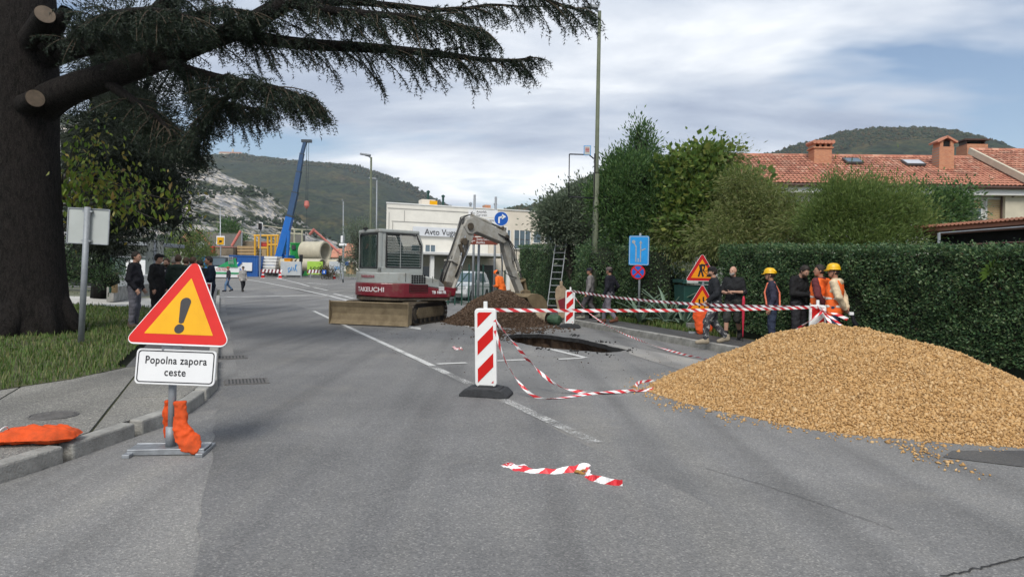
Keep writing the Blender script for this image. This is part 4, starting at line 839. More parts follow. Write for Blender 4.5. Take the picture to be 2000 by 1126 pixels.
    wrap_text('TAKEUCHI', .1, [p*.985 for p in line], 1.85, 1.40, MATS['decal_rose'], hood, .02, 1.1, ah)
    wrap_text('TB 180 FR', .12, line, tot-.66, .93, MATS['decal_white'], cw, .006, 1.0, ah)
    b = MB(XH)
    for k in range(3): b.box((.93, -1.127, 1.05+.04*k), (.2, .01, .028))
    b.build('stripe_badge', MATS['decal_white'], cw)
    for k in range(4):
        b = MB(XH); b.box((.12, -1.12, .98+k*.065), (.62, .02, .03), Matrix.Rotation(.5, 3, 'X')); b.build('louvre', MATS['digger_red'], cw)
    b = MB(XH); b.box((.12, -1.106, 1.08), (.66, .03, .26)); b.build('louvre_shade', MATS['dark_gap'], cw)  # flat near-black plate, shade behind the louvres put into its colour
    for i in range(6):
        for j in range(4):
            b = MB(XH); b.box((-.1+i*.085, -1.108, 1.27+j*.068), (.062, .02, .05)); b.build('vent_shade', MATS['dark_gap'], hood)  # near-black plates painted as shaded openings, the hood itself stays closed
    b = MB(XH); b.box((-.33, -1.085, 1.42), (.004, .05, .26)); b.box((.62, -1.1, 1.36), (.004, .03, .2)); b.build('panel_gap', MATS['dark_gap'], hood)
    # cab
    x0, x1, y0, y1, z0, z1 = -.92, .62, -.5, .9, 1.5, 2.86
    cab = MB(XH)
    fr = [(x0, z0), (x1, z0), (x1, z1-.4), (x1-.18, z1-.08), (x0, z1-.08)]
    cab.box(((x0+x1)/2, (y0+y1)/2, z0+.02), (x1-x0, y1-y0, .08)); cab.box(((x0+x1)/2, y0+.04, z0+.12), (x1-x0, .08, .2)); cab.box((x0+.04, (y0+y1)/2, z0+.10), (.08, y1-y0, .16))
    for (x, y) in ((x0+.05, y0+.05), (x0+.05, y1-.05)): cab.box((x, y, (z0+z1)/2), (.10, .10, z1-z0-.06))
    for y in (y0+.05, y1-.05): cab.beam((x1-.04, y, z0), (x1-.04, y, z1-.42), .09, .09); cab.beam((x1-.04, y, z1-.44), (x1-.2, y, z1-.06), .09, .09)
    cab.box((x0+.19, y0+.05, (z0+z1)/2), (.08, .08, z1-z0-.1))
    cab.box((x0+.11, y0+.045, (z0+z1)/2), (.14, .05, z1-z0-.1))
    cb = cab.build('cab', MATS['digger_grey'], ex, bevel=.015)
    b = MB(XH); b.prism([(x0-.02, y0-.02), (x1-.16, y0-.02), (x1-.1, y0+.1), (x1-.1, y1-.1), (x1-.16, y1+.02), (x0-.02, y1+.02)], .11, Matrix.Translation((0, 0, z1-.09))); b.build('cab_roof', MATS['digger_grey'], ex, bevel=.03)
    for nm, pts in (('rear_window', [(x0+.02, y0+.1, z0+.2), (x0+.02, y1-.1, z0+.2), (x0+.02, y1-.1, z1-.12), (x0+.02, y0+.1, z1-.12)]), ('side_window', [(x0+.24, y0+.05, z0+.22), (x1-.09, y0+.05, z0+.22), (x1-.09, y0+.05, z1-.42), (x1-.26, y0+.05, z1-.14), (x0+.24, y0+.05, z1-.14)]), ('far_window', [(x0+.12, y1-.05, z0+.22), (x1-.09, y1-.05, z0+.22), (x1-.09, y1-.05, z1-.42), (x1-.26, y1-.05, z1-.14), (x0+.12, y1-.05, z1-.14)]), ('front_window', [(x1-.04, y0+.1, z0+.1), (x1-.04, y1-.1, z0+.1), (x1-.04, y1-.1, z1-.44), (x1-.04, y0+.1, z1-.44)])):
        b = MB(XH); b.add(pts, [tuple(range(len(pts)))]); o = b.build(nm, MATS['cab_glass'], cb); s = o.modifiers.new('th', 'SOLIDIFY'); s.thickness = .008
    b = MB(XH); b.tube([(x0+.25, y0+.0, z0+.22), (x1-.08, y0, z0+.22), (x1-.08, y0, z1-.43), (x1-.25, y0, z1-.13), (x0+.25, y0, z1-.13), (x0+.25, y0, z0+.22)], .022, 6); b.build('window_gasket', MATS['black_rubber'], cb)
    b = MB(XH); b.tube([(x0-.005, y0+.11, z0+.2), (x0-.005, y1-.11, z0+.2), (x0-.005, y1-.11, z1-.13), (x0-.005, y0+.11, z1-.13), (x0-.005, y0+.11, z0+.2)], .022, 6); b.build('window_gasket', MATS['black_rubber'], cb)
    for k in range(12):
        z = z0+.25+k*.083; xe = x1-.07 if z < z1-.42 else x1-.07-(z-z1+.42)*.6
        b = MB(XH); b.tube([(x0+.24, y0-.01, z), (xe, y0-.01, z)], .0042, 5); b.build('guard_bar', MATS['galvanised_bar'], cb)
    b = MB(XH); b.tube([(x0+.72, y0-.02, z0+.2), (x0+.72, y0-.02, z1-.12)], .01, 6); b.build('guard_bar', MATS['galvanised_bar'], cb)
    b = MB(XH); b.prism(rrect(.5, .62, .12), .14, Matrix.Translation((x0+.42, .25, z0+.65)) @ Matrix.Rotation(math.radians(80), 4, 'Y') @ Matrix.Rotation(math.pi/2, 4, 'Z')); b.box((x0+.7, .25, z0+.32), (.5, .5, .16)); b.build('seat', MATS['seat_black'], cb, bevel=.03)
    b = MB(XH); b.tube([(x0+.1, y1+.04, z1-.5), (x0-.03, y1+.05, z1-.2)], .015, 6); b.box((x0-.02, .4, z1+.05), (.1, .14, .08)); b.build('work_lamp', MATS['seat_black'], ex)
    # --- boom (r, z) plane
    def side(poly, l0, w, name, mat, parent=ex, bev=.02):
        X = Matrix(((1, 0, 0, 0), (0, 0, 1, l0-w/2), (0, 1, 0, 0), (0, 0, 0, 1))); bb = MB(XB); bb.prism(poly, w, X); return bb.build(name, MATS[mat], parent, bevel=bev)
    lb = -.2; XB = XH @ Matrix.Translation((1.6, 0, .9)) @ Matrix.Diagonal((.885, 1, .935, 1)) @ Matrix.Translation((-1.6, 0, -.9))
    side([(1.15, .86), (1.85, .82), (1.92, 1.1), (1.2, 1.16)], lb, .7, 'swing_bracket', 'digger_red'); side([(1.35, .8), (1.95, .78), (1.98, 1.3), (1.5, 1.35)], lb, .34, 'boom_foot', 'track_dark')
    side([(1.5, 1.0), (1.86, .92), (2.02, 1.3), (2.78, 2.95), (2.83, 3.2), (2.74, 3.42), (2.52, 3.5), (2.3, 3.36), (1.62, 1.55)], lb, .34, 'lower_boom', 'boom_grey', bev=.03)
    bm_ = side([(2.28, 3.3), (2.45, 3.58), (2.72, 3.66), (2.95, 3.6), (4.38, 3.16), (4.46, 3.0), (4.4, 2.82), (4.2, 2.76), (2.9, 3.12), (2.68, 3.02), (2.5, 3.04)], lb, .42, 'upper_boom', 'boom_grey', bev=.03)
    side([(4.14, 3.4), (4.3, 3.36), (4.62, 2.78), (4.86, 1.9), (5.36, .98), (5.3, .86), (5.16, .84), (4.56, 1.9), (4.28, 2.62), (4.1, 3.2)], lb, .26, 'stick', 'boom_grey', bev=.02)
    for (r_, z_, rad, w) in ((1.68, 1.02, .09, .5), (2.58, 3.3, .13, .52), (4.32, 2.98, .1, .54), (5.22, .92, .07, .4), (4.16, 3.32, .06, .4)):
        b = MB(XB); b.lathe([(0, -w/2), (rad, -w/2), (rad, w/2), (0, w/2)], 16, Matrix.Translation((r_, lb, z_)) @ Matrix.Rotation(math.pi/2, 4, 'X'))
        b.build('pivot_pin', MATS['track_dark'], ex)
    def cyl(a, c, l, r1, r2, f=.58, name='hydraulic_cylinder'):
        a = Vector((a[0], l, a[1])); c = Vector((c[0], l, c[1])); m = a.lerp(c, f); bb = MB(XB); bb.tube([a, m], r1, 12); bb.lathe([(0, 0), (r1*1.15, 0), (r1*1.15, .06), (0, .06)], 12, Matrix.Translation(m) @ (c-a).to_track_quat('Z', 'Y').to_matrix().to_4x4()); o = bb.build(name, MATS['boom_grey'], ex, smooth=False)
        bb = MB(XB); bb.tube([m, c], r2, 10); bb.build('rod', MATS['chrome_rod'], o)
    for l in (lb-.24, lb+.24): cyl((1.78, .95), (2.5, 2.55), l, .065, .038, .55)
    cyl((2.78, 3.72), (4.17, 3.36), lb, .07, .042, .62); cyl((4.66, 2.85), (5.34, 1.42), lb, .062, .036, .72)
    cyl((1.95, 1.4), (2.35, 2.95), lb-.22, .045, .03, .5)
    # linkage and bucket
    side([(5.28, 1.5), (5.42, 1.46), (5.55, 1.02), (5.46, .98)], lb, .2, 'bucket_link', 'mud_metal'); side([(5.1, 1.3), (5.2, 1.38), (5.42, 1.46), (5.38, 1.36)], lb, .3, 'link_arm', 'mud_metal')
    side([(5.12, .98), (5.3, 1.05), (5.62, 1.02), (5.66, .86), (5.2, .8)], lb, .34, 'quick_coupler', 'mud_metal')
    out_ = [(4.84, .80), (5.05, .90), (5.35, .92), (5.62, .84), (5.84, .64), (5.92, .38), (5.84, .16), (5.62, .03), (5.3, .0)]
    inn = [(5.3, .03), (5.6, .07), (5.79, .2), (5.86, .39), (5.79, .6), (5.6, .79), (5.34, .87), (5.07, .85), (4.86, .75)]
    bk = side(out_+inn, lb, 1.62, 'bucket', 'mud_metal', bev=.006)
    for l in (lb-.82, lb+.82): side(out_, l, .03, 'bucket_side', 'mud_metal', bk, .004)
    # hoses
    rnd = random.Random(2)
    for k in range(6):
        l = lb-.12+k*.05; o = rnd.uniform(-.05, .05)
        b = MB(XB); b.tube([(1.45, l, 1.2), (1.6+o, l-.03, 1.75), (1.95+o, l, 2.45), (2.2+o, l, 3.1), (2.38, l, 3.62+o*.5), (2.7, l, 3.74)], .014, 6); b.build('hose', MATS['black_rubber'], ex, smooth=True, fix=False)
    for k in range(4):
        l = lb-.2-k*.025; o = rnd.uniform(-.06, .06)
        b = MB(XB); b.tube([(1.9, l-.05, 1.5), (2.05, l-.12, 1.9+o), (2.3, l-.08, 2.3), (2.45, l-.04, 2.8)], .013, 6); b.build('hose', MATS['black_rubber'], ex, smooth=True, fix=False)
    for k in range(3):
        l = lb-.16-k*.03; o = k*.08
        b = MB(XB); b.tube([(3.9, l, 3.1), (4.3, l-.1, 2.95), (4.5+o, l-.16, 2.55), (4.55+o, l-.12, 2.15), (4.72, l, 2.0+o)], .014, 6); b.build('hose', MATS['black_rubber'], ex, smooth=True, fix=False)
    b = MB(XB); b.tube([(4.0, lb-.2, 2.85), (4.02, lb-.26, 2.3), (4.12, lb-.25, 1.75), (4.55, lb-.2, 1.55), (4.9, lb-.15, 1.5)], .016, 6); b.build('hose', MATS['black_rubber'], ex, smooth=True, fix=False)
    b = MB(XB); b.box((2.22, lb-.2, 2.42), (.12, .1, .5), Matrix.Rotation(-.4, 3, 'Y')); b.lathe([(0, -.06), (.13, -.06), (.13, .06), (0, .06)], 14, Matrix.Translation((2.3, lb-.22, 2.75)) @ Matrix.Rotation(math.pi/2, 4, 'X')); b.build('valve_block', MATS['track_dark'], ex)
    b = MB(XB); b.box((2.0, lb, 1.98), (.06, .5, .5), Matrix.Rotation(-1.15, 3, 'Y')); b.build('hose_clamp', MATS['boom_grey'], ex)
excavator()
# ================================================================== heaps
def heap(name, label, poly, slope, cap, mat, n, size, seed, cat='heap', res=110, flat=.65, noise=.1, floor=0.0, shape=(1, 1, 1), ymax=99):
    r = np.random.default_rng(seed); xs = [p[0] for p in poly]; ys = [p[1] for p in poly]; x0, x1, y0, y1 = min(xs)-.2, max(xs)+.2, min(ys)-.2, max(ys)+.2
    def hgt(X, Y):
        d = poly_dist(X, Y, poly)+(fbm(X*1.2, Y*1.2, 3, seed)-.45)*noise*2.2
        h = d*slope; h = -np.log(np.exp(-h*4)+np.exp(-cap*4))/4+(np.log(2)/4)*np.exp(-((h-cap)*2)**2)*.0
        return np.maximum(h+(fbm(X*2.3, Y*2.3, 4, seed+2)-.47)*noise*np.clip(d, 0, 1), -.03)
    gx = np.linspace(x0, x1, res); gy = np.linspace(y0, y1, res); X, Y = np.meshgrid(gx, gy); Z = hgt(X, Y)-.008
    V = np.stack([X, Y, Z+floor], -1).reshape(-1, 3); i = (np.arange(res-1)[:, None]*res+np.arange(res-1)[None]).ravel(); Q = np.stack([i, i+1, i+res+1, i+res], 1)
    zz = V[:, 2][Q].max(1); Q = Q[zz > floor-.012]; tri = np.concatenate([Q[:, :3], Q[:, [0, 2, 3]]])
    m = n*3; px = r.uniform(x0, x1, m); py = r.uniform(y0, y1, m); h = hgt(px, py); d = poly_dist(px, py, poly)
    keep = (py < ymax) & ((d > -.02) | (h > -.012)) | ((d > -.5) & (r.uniform(0, 1, m) < .05*np.exp(d*5))); px, py, h = px[keep][:n], py[keep][:n], h[keep][:n]
    sz = np.clip(r.lognormal(math.log(size), .32, len(px)), size*.4, size*2.2); P = np.column_stack([px, py, np.maximum(h, 0)+floor+sz*.12])
    V2, F2 = stones(P, sz, flat, .3, r, shape); Va, Fa = join_np([(V, tri), (V2, F2)])
    o = link(name, np_mesh(name, Va, Fa), None, MATS[mat]); return tag(o, label, cat, None, 'stuff')
leafmat('gravel_stone', [(.29, .165, .065), (.42, .25, .10), (.49, .30, .125), (.56, .385, .2), (.34, .2, .082), (.46, .275, .11)], 0, .85)
leafmat('soil_clod', [(.045, .027, .016), (.062, .038, .023), (.082, .05, .031), (.12, .085, .06)], 0, .95)
GRAVEL = [(1.95, 9.58), (2.2, 8.9), (2.51, 8.37), (2.93, 7.83), (3.32, 7.4), (3.74, 7.15), (4.59, 6.84), (5.3, 6.72), (6.1, 6.9), (6.65, 7.4), (6.95, 8.4), (6.7, 9.6), (6.1, 10.9), (5.4, 11.6), (4.4, 11.9), (3.4, 11.6), (2.6, 11.0), (2.1, 10.25)]
heap('gravel_heap', 'large heap of ochre crushed stone at the right of the road', GRAVEL, .53, 1.2, 'gravel_stone', 64000, .0145, 4, 'gravel heap', noise=.13, flat=.6, ymax=10.9)
SOIL = [(-2.2, 22.2), (-1.7, 21.0), (-.8, 20.45), (.1, 20.3), (.8, 20.9), (1.4, 22), (1.3, 23.3), (.5, 24.2), (-.7, 24.6), (-1.9, 23.8)]
heap('soil_heap', 'mound of dark brown excavated soil between excavator and hole', SOIL, .75, 1.15, 'soil_clod', 11500, .026, 6, 'soil heap', noise=.22)
def crumbs(label, pts, n, size, mat, seed, spread):
    r = np.random.default_rng(seed); c = np.array([tuple(G(*p)) for p in pts]); i = r.integers(0, len(c), n); P = c[i]+np.column_stack([r.normal(0, spread, n), r.normal(0, spread*1.6, n), np.zeros(n)]); P[:, 2] = .008
    ok = poly_dist(P[:, 0], P[:, 1], HOLE) < -.03; P = P[ok]; V, Fc = stones(P, np.clip(r.lognormal(math.log(size), .5, len(P)), .006, .06), .6, .3, r); o = link('crumbs', np_mesh('crumbs', V, Fc), None, MATS[mat]); tag(o, label, 'rubble', None, 'stuff')
crumbs('brown soil crumbs scattered between the soil heap and the hole', [(1000, 648), (985, 652), (1040, 643), (960, 646), (1080, 640), (978, 660), (1020, 645)], 900, .022, 'soil_clod', 3, .35)
crumbs('loose ochre stones strewn along the foot of the gravel heap', [(1280, 775), (1330, 795), (1420, 815), (1520, 830), (1650, 850), (1780, 862), (1800, 885), (1850, 905), (1790, 880), (1255, 760)], 420, .0105, 'gravel_stone', 5, .11)
crumbs('fine soil grit spread over the asphalt around excavator and hole', [(870, 640), (820, 650), (940, 660), (1050, 700), (900, 690), (1120, 700), (760, 650), (1230, 700)], 500, .0045, 'soil_clod', 8, .9)
crumbs('broken black asphalt bits along the rim of the hole', [(1000, 667), (1060, 681), (1120, 688), (1180, 691), (1228, 684), (1180, 668), (1120, 655), (1050, 649)], 120, .02, 'pit_asphalt', 9, .12)
# ================================================================== signs, barriers, tape
M('sign_red', (.52, .012, .010), .5, .1, 3, spec=.2); M('sign_red_dark', (.42, .010, .014), .5, .08, 3, spec=.2); M('sign_yellow', (.66, .33, .003), .5, .1, 3, spec=.2); M('sign_orange', (.7, .25, .006), .5, .08, 3, spec=.2); M('sign_white', (.72, .73, .74), .4, .05, 3); M('sign_black', (.008, .008, .012), .5, .1, 3)
M('galvanised', (.35, .37, .39), .45, .2, 14, metal=.65); M('galvanised_dull', (.25, .27, .29), .6, .15, 10, metal=.3); M('sign_blue', (.005, .09, .42), .35, .08, 3); M('sign_sky', (.01, .25, .62), .5, .12, 4)
dirty('bag_orange', (.62, .075, .012), (.26, .055, .02), .5, 7, .72, spec=.25); M('plastic_white', (.72, .73, .72), .45, .07, 5); M('rubber_base', (.035, .037, .04), .85, .35, 12, .4); M('sign_brown', (.16, .035, .02), .5, .1, 3); M('post_green', (.10, .115, .075), .7, .2, 4); M('back_grey', (.42, .45, .44), .55, .08, 2)
def stripes(name, red, white, per, ang=0.0):
    m = bpy.data.materials.new(name); m.use_nodes = True; t = m.node_tree; L = t.links.new; b = t.nodes['Principled BSDF']
    uv = N(t, 'ShaderNodeUVMap'); sp = N(t, 'ShaderNodeSeparateXYZ'); L(uv.outputs[0], sp.inputs[0])
    s = mth(t, 'ADD', mth(t, 'MULTIPLY', sp.outputs[0], 1/per), mth(t, 'MULTIPLY', sp.outputs[1], ang)); f = mth(t, 'GREATER_THAN', mth(t, 'FRACT', s), .5)
    mx = N(t, 'ShaderNodeMixRGB'); L(f, mx.inputs[0]); mx.inputs[1].default_value = (*red, 1); mx.inputs[2].default_value = (*white, 1); L(mx.outputs[0], b.inputs['Base Color']); b.inputs['Roughness'].default_value = .35
    MATS[name] = m
stripes('tape_red_white', (.62, .03, .04), (.8, .8, .8), .21, .5); stripes('tape_dull', (.24, .03, .045), (.72, .72, .73), .22, .5); stripes('rail_red_white', (.3, .06, .04), (.6, .6, .58), .5, .35)
def tape(name, label, P, w=.07, mat='tape_red_white', twist=0.0, seed=1, parent=None, flat=False, n=None, group='red and white barrier tapes'):
    """ribbon along P (smoothed); twist = turns of the band"""
    P = [Vector(p) for p in P]; Q = []
    for i in range(len(P)-1):
        p0, p1, p2, p3 = P[max(i-1, 0)], P[i], P[i+1], P[min(i+2, len(P)-1)]; k = n or max(6, int((p2-p1).length/.12))
        for j in range(k): u = j/k; Q.append(.5*((2*p1)+(p2-p0)*u+(2*p0-5*p1+4*p2-p3)*u*u+(3*p1-p0-3*p2+p3)*u**3))
    Q.append(P[-1]); V = []; U = []; acc = 0; r = random.Random(seed); ph = r.uniform(0, 6)
    for i, q in enumerate(Q):
        d = (Q[min(i+1, len(Q)-1)]-Q[max(i-1, 0)]).normalized(); up = Vector((0, 0, 1)); sd = d.cross(up)
        sd = sd.normalized() if sd.length > .05 else Vector((1, 0, 0)); vv = sd.cross(d).normalized()
        if i: acc += (q-Q[i-1]).length
        a = (math.pi/2 if flat else 0)+twist*2*math.pi*i/len(Q)+(.18*math.sin(i*.7+ph) if not flat else .25*math.sin(i*1.3+ph))
        e = vv*math.cos(a)+sd*math.sin(a); V += [q-e*(w/2), q+e*(w/2)]; U += [(acc, 0), (acc, 1)]
    Fc = [(2*i, 2*i+1, 2*i+3, 2*i+2) for i in range(len(Q)-1)]; me = bpy.data.meshes.new(name); me.from_pydata([tuple(v) for v in V], [], Fc); ul = me.uv_layers.new(name='UVMap')
    for l in me.loops: ul.data[l.index].uv = U[l.vertex_index]
    o = link(name, me, parent, MATS[mat]); s = o.modifiers.new('th', 'SOLIDIFY'); s.thickness = .0015
    if label: tag(o, label, 'tape', group)
    return o
# ---- warning triangle in the foreground -----------------------------------------
def big_sign():
    base = G(333, 882); t = T('warning_sign', 'yellow exclamation triangle with road-closed plate on a foot, left foreground', 'road sign', base, math.radians(8))
    b = MB(); b.box((0, 0, .045), (.62, .24, .012)); b.box((0, -.11, .03), (.62, .02, .05)); b.box((0, .11, .03), (.62, .02, .05))
    for x in (-.29, .29): b.box((x, -.0, .015), (.06, .40, .03))
    b.build('foot_plate', MATS['galvanised'], t, bevel=.004)
    b = MB(); b.tube([(0, .02, .04), (0, .02, .98)], .032, 16); b.tube([(0, 0, .04), (0, 0, .22)], .042, 16); b.build('post', MATS['galvanised_dull'], t, smooth=True, fix=False)
    tri = MB(); tri.plate(rtri(.94, .055, .02, .93), -.052, .014); s = tri.build('triangle_panel', MATS['sign_white'], t)
    s.matrix_local = Matrix.Translation((.035, -.07, .935)) @ Matrix.Rotation(math.radians(-9), 4, 'Z') @ Matrix.Rotation(math.radians(-22), 4, 'X') @ Matrix.Rotation(math.radians(1.0), 4, 'Y') @ Matrix.Translation((0, .05, -.935))
    b = MB(); b.plate(rtri(.91, .042, .02, .943), -.0545, .002); b.build('red_border', MATS['sign_red'], s)
    b = MB(); b.plate(rtri(.60, .004, .02, 1.025), -.057, .002); b.build('yellow_field', MATS['sign_yellow'], s)
    b = MB(); P = [(.02+x, 1.13+z) for x, z in [(-.021, 0), (0, -.008), (.021, 0)]]+[(.02+.046*math.cos(a), 1.315+.045*math.sin(a)) for a in [math.pi*k/10 for k in range(11)]]; b.plate(P, -.0595, .002); b.build('exclamation_bar', MATS['sign_black'], s)
    b = MB(); b.plate(circle(.016, 1.075, .042), -.0595, .002); b.build('exclamation_dot', MATS['sign_black'], s)
    p = MB(); p.plate(rrect(.69, .30, .035, .0, .735), -.047, .012); s2 = p.build('text_plate', MATS['sign_white'], t)
    s2.matrix_local = Matrix.Translation((.045, -.06, .742)) @ Matrix.Rotation(math.radians(-9), 4, 'Z') @ Matrix.Rotation(math.radians(-6), 4, 'X') @ Matrix.Rotation(math.radians(.8), 4, 'Y') @ Matrix.Translation((0, .05, -.735))
    b = MB(); o_, i_ = rrect(.662, .272, .03, 0, .735), rrect(.644, .254, .024, 0, .735); k = len(o_)
    b.add([(x, -.0485, z) for x, z in o_+i_], [(i, (i+1) % k, k+(i+1) % k, k+i) for i in range(k)]); b.build('plate_border', MATS['sign_black'], s2)
    text('Popolna zapora', .092, MATS['sign_black'], s2, (0, -.0475, .787), .86, spacing=1.08, bold=.001); text('ceste', .092, MATS['sign_black'], s2, (0, -.0475, .687), .9, spacing=1.08, bold=.001)
    b = MB(); b.box((0, .0, .9), (.16, .05, .05)); b.build('clamp', MATS['galvanised'], t)
    return base
BS = big_sign()
def crumple(o, st=.014, sc=.09):
    tx = bpy.data.textures.new('crumple', 'MARBLE'); tx.noise_scale = sc; tx.turbulence = 9; m = o.modifiers.new('sub', 'SUBSURF'); m.levels = m.render_levels = 1; m = o.modifiers.new('creases', 'DISPLACE'); m.texture = tx; m.strength = st; return o
def bag(name, label, loc, rz, sx, sy, sz, tilt=(0, 0), seed=1, fold=.3, upright=False, tie=True):
    """filled plastic sandbag: a pillow with a gathered neck"""
    r = random.Random(seed); t = T(name, label, 'sandbag', loc, rz, 'orange sandbags'); nu, nv = 26, 18; V = []; Fc = []
    for sgn in (1, -1):
        for j in range(nv+1):
            for i in range(nu+1):
                u = i/nu*2-1; v = j/nv*2-1; full = max(0, (1-abs(u)**3.2))*max(0, (1-abs(v)**2.6)); neck = 1-.35*max(0, u-.55)/.45
                h = full**.55*sz*.5*(1+.18*math.sin(5*u+seed)*math.cos(4*v)+.09*math.sin(13*v+7*u+seed))
                x, y, z = u*sx/2, v*sy/2*neck*(1-.04*math.cos(6*u)), sgn*h
                if sgn < 0: z *= .55
                V.append((x, y, z+sz*.28))
    m = (nu+1)*(nv+1)
    for k in (0, m):
        for j in range(nv):
            for i in range(nu): a = k+j*(nu+1)+i; Fc.append((a, a+1, a+nu+2, a+nu+1))
    b = MB(Matrix.Rotation(tilt[0], 4, 'X') @ Matrix.Rotation(tilt[1], 4, 'Y')); b.add(V, Fc)
    o = crumple(b.build('sack', MATS['bag_orange'], t, smooth=True)); w = o.modifiers.new('weld', 'WELD'); w.merge_threshold = .004
    if tie:
        b = MB(Matrix.Rotation(tilt[0], 4, 'X') @ Matrix.Rotation(tilt[1], 4, 'Y')); P = [(-sx*.42+.02*math.sin(a), sy*.28*math.cos(a), sz*.3+.06*math.sin(a)+.02) for a in [k*.5 for k in range(11)]]; b.tube(P, .006, 6); b.build('string', MATS['plastic_white'], t, smooth=True, fix=False)
    return t
bag('sandbag', 'flat orange sandbag lying on the kerb at the left edge', G(72, 862, .13), math.radians(12), .62, .34, .16, seed=2)
def draped_bag(label, base, rz, pts, w, th, seed, cat='sandbag'):
    """sandbag hanging over something: a flattened tube through pts"""
    t = T('sandbag', label, cat, base, rz, 'orange sandbags'); V = []; n = 20; P = [Vector(p) for p in pts]; Q = []; wid = []
    for i in range(len(P)-1):
        for k in range(6):
            u = k/6; p0, p1, p2, p3 = P[max(i-1, 0)], P[i], P[i+1], P[min(i+2, len(P)-1)]; Q.append(.5*((2*p1)+(p2-p0)*u+(2*p0-5*p1+4*p2-p3)*u*u+(3*p1-p0-3*p2+p3)*u**3)); wid.append((w[i]*(1-u)+w[i+1]*u, th[i]*(1-u)+th[i+1]*u))
    Q.append(P[-1]); wid.append((w[-1], th[-1]))
    for i, q in enumerate(Q):
        d = (Q[min(i+1, len(Q)-1)]-Q[max(i-1, 0)]).normalized(); x = Vector((1, 0, 0)); x = (x-d*x.dot(d)).normalized(); y = d.cross(x)
        for k in range(n):
            a = 2*math.pi*k/n; cr = 1+.10*math.sin(5*a+i*.9+seed)+.06*math.sin(9*a-i*1.7); V.append(q+x*(wid[i][0]/2*math.copysign(abs(math.cos(a))**.8, math.cos(a))*cr)+y*(wid[i][1]/2*math.sin(a)*cr))
    Fc = [(i*n+k, i*n+(k+1) % n, (i+1)*n+(k+1) % n, (i+1)*n+k) for i in range(len(Q)-1) for k in range(n)]+[tuple(range(n))[::-1], tuple((len(Q)-1)*n+k for k in range(n))]
    b = MB(); b.add(V, Fc); crumple(b.build('sack', MATS['bag_orange'], t, smooth=True)); return t
draped_bag('orange sandbag standing bent over the foot of the exclamation sign', BS, math.radians(8), [(.075, -.01, .44), (.08, -.02, .33), (.085, -.04, .23), (.13, -.06, .15), (.19, -.09, .09), (.27, -.12, .04)], (.10, .11, .12, .17, .19, .07), (.03, .05, .07, .09, .08, .02), 3)
draped_bag('orange sandbag half hidden behind the exclamation sign post', BS, math.radians(8), [(-.03, .07, .43), (-.03, .08, .36), (-.03, .09, .28), (-.02, .12, .12), (.0, .15, .07)], (.09, .13, .13, .16, .1), (.05, .06, .07, .08, .05), 8)
# ---- delineators ------------------------------------------------------------------
def delineator(loc, rz, label, lean=0.0, top=1.02):
    t = T('delineator', label, 'delineator', loc, rz, 'striped delineator boards'); b = MB()
    pr = [(-.32, 0), (.32, 0), (.32, .035), (.25, .10), (.12, .12), (-.12, .12), (-.25, .10), (-.32, .035)]
    b.plate(pr, -.20, .40); b.box((0, 0, .125), (.2, .16, .03)); bs = b.build('rubber_base', MATS['rubber_base'], t, bevel=.02)
    for x in (-.18, .18):
        b = MB(); b.box((x, 0, .108), (.05, .3, .02)); b.build('base_rib', MATS['rubber_base'], bs, bevel=.006)
    R = Matrix.Rotation(lean, 4, 'Y'); b = MB(R); b.plate(rrect(.29, top, .05, 0, .12+top/2), -.03, .06); bd = b.build('board', MATS['plastic_white'], t, bevel=.012)
    z0, z1 = .15, .10+top
    for y in (-.0335, .0315):
        for k in range(-1, 4):
            zc = z0+k*.36+.02; q = [(-.105, zc), (.105, zc+.21), (.105, zc+.39), (-.105, zc+.18)]; q = clip(q, [(-.105, z0+.02), (.105, z0+.02), (.105, z1-.03), (-.105, z1-.03)])
            if len(q) < 3: continue
            b = MB(R); b.plate(q, y, .002); b.build('red_stripe', MATS['sign_red'], bd)
    b = MB(R); b.box((0, 0, .12+top+.03), (.05, .04, .12)); b.build('top_peg', MATS['plastic_white'], t, bevel=.008)
    return t
D1 = G(950, 772); D2 = G(1112, 640); D3 = W(1595, 700, 12.6); D3.z = 0
delineator(D1, math.radians(-12), 'red and white delineator board on rubber foot in mid road', -.03); delineator(D2, math.radians(-14), 'red and white delineator board at the kerb beside the hole', .01); delineator(D3, math.radians(-10), 'red and white delineator behind the gravel heap with tied tape ends')
# ---- barrier tapes --------------------------------------------------------------------
t1 = D1+Vector((-.03, 0, 1.12)); t2 = D2+Vector((0, 0, 1.12)); t3 = D3+Vector((-.02, -.05, 1.10))
def sag(a, c, s, k=6): return [a.lerp(c, i/k)+Vector((0, 0, -s*4*(i/k)*(1-i/k))) for i in range(k+1)]
tape('barrier_tape', 'taut tape from mid-road delineator to the delineator behind the gravel', sag(t1, t3, .03, 8), .046, 'tape_red_white', .0, 1)
tape('barrier_tape', 'tape from kerb delineator across to the delineator behind the gravel', sag(t2, t3, .12, 8), .06, 'tape_dull', .0, 2)
tape('barrier_tape', 'thin tape sloping from kerb delineator down along the kerb to the gravel', [t2, G(1145, 606, .55), G(1195, 640, .2), G(1260, 668, .07), G(1330, 690, .04), G(1392, 703, .03), G(1420, 712, .1)], .035, 'tape_red_white', 2, 3)
tape('barrier_tape', 'slack upper tape hanging from mid-road delineator to the gravel toe', [W(966, 625, D1.y-.05), W(1000, 665, D1.y+.0), W(1040, 712, 9.4), W(1085, 750, 9.3), W(1130, 764, 9.35), G(1190, 765, .03), G(1260, 760, .02), G(1318, 748, .05), G(1345, 742, .12)], .045, 'tape_red_white', 3, 4)
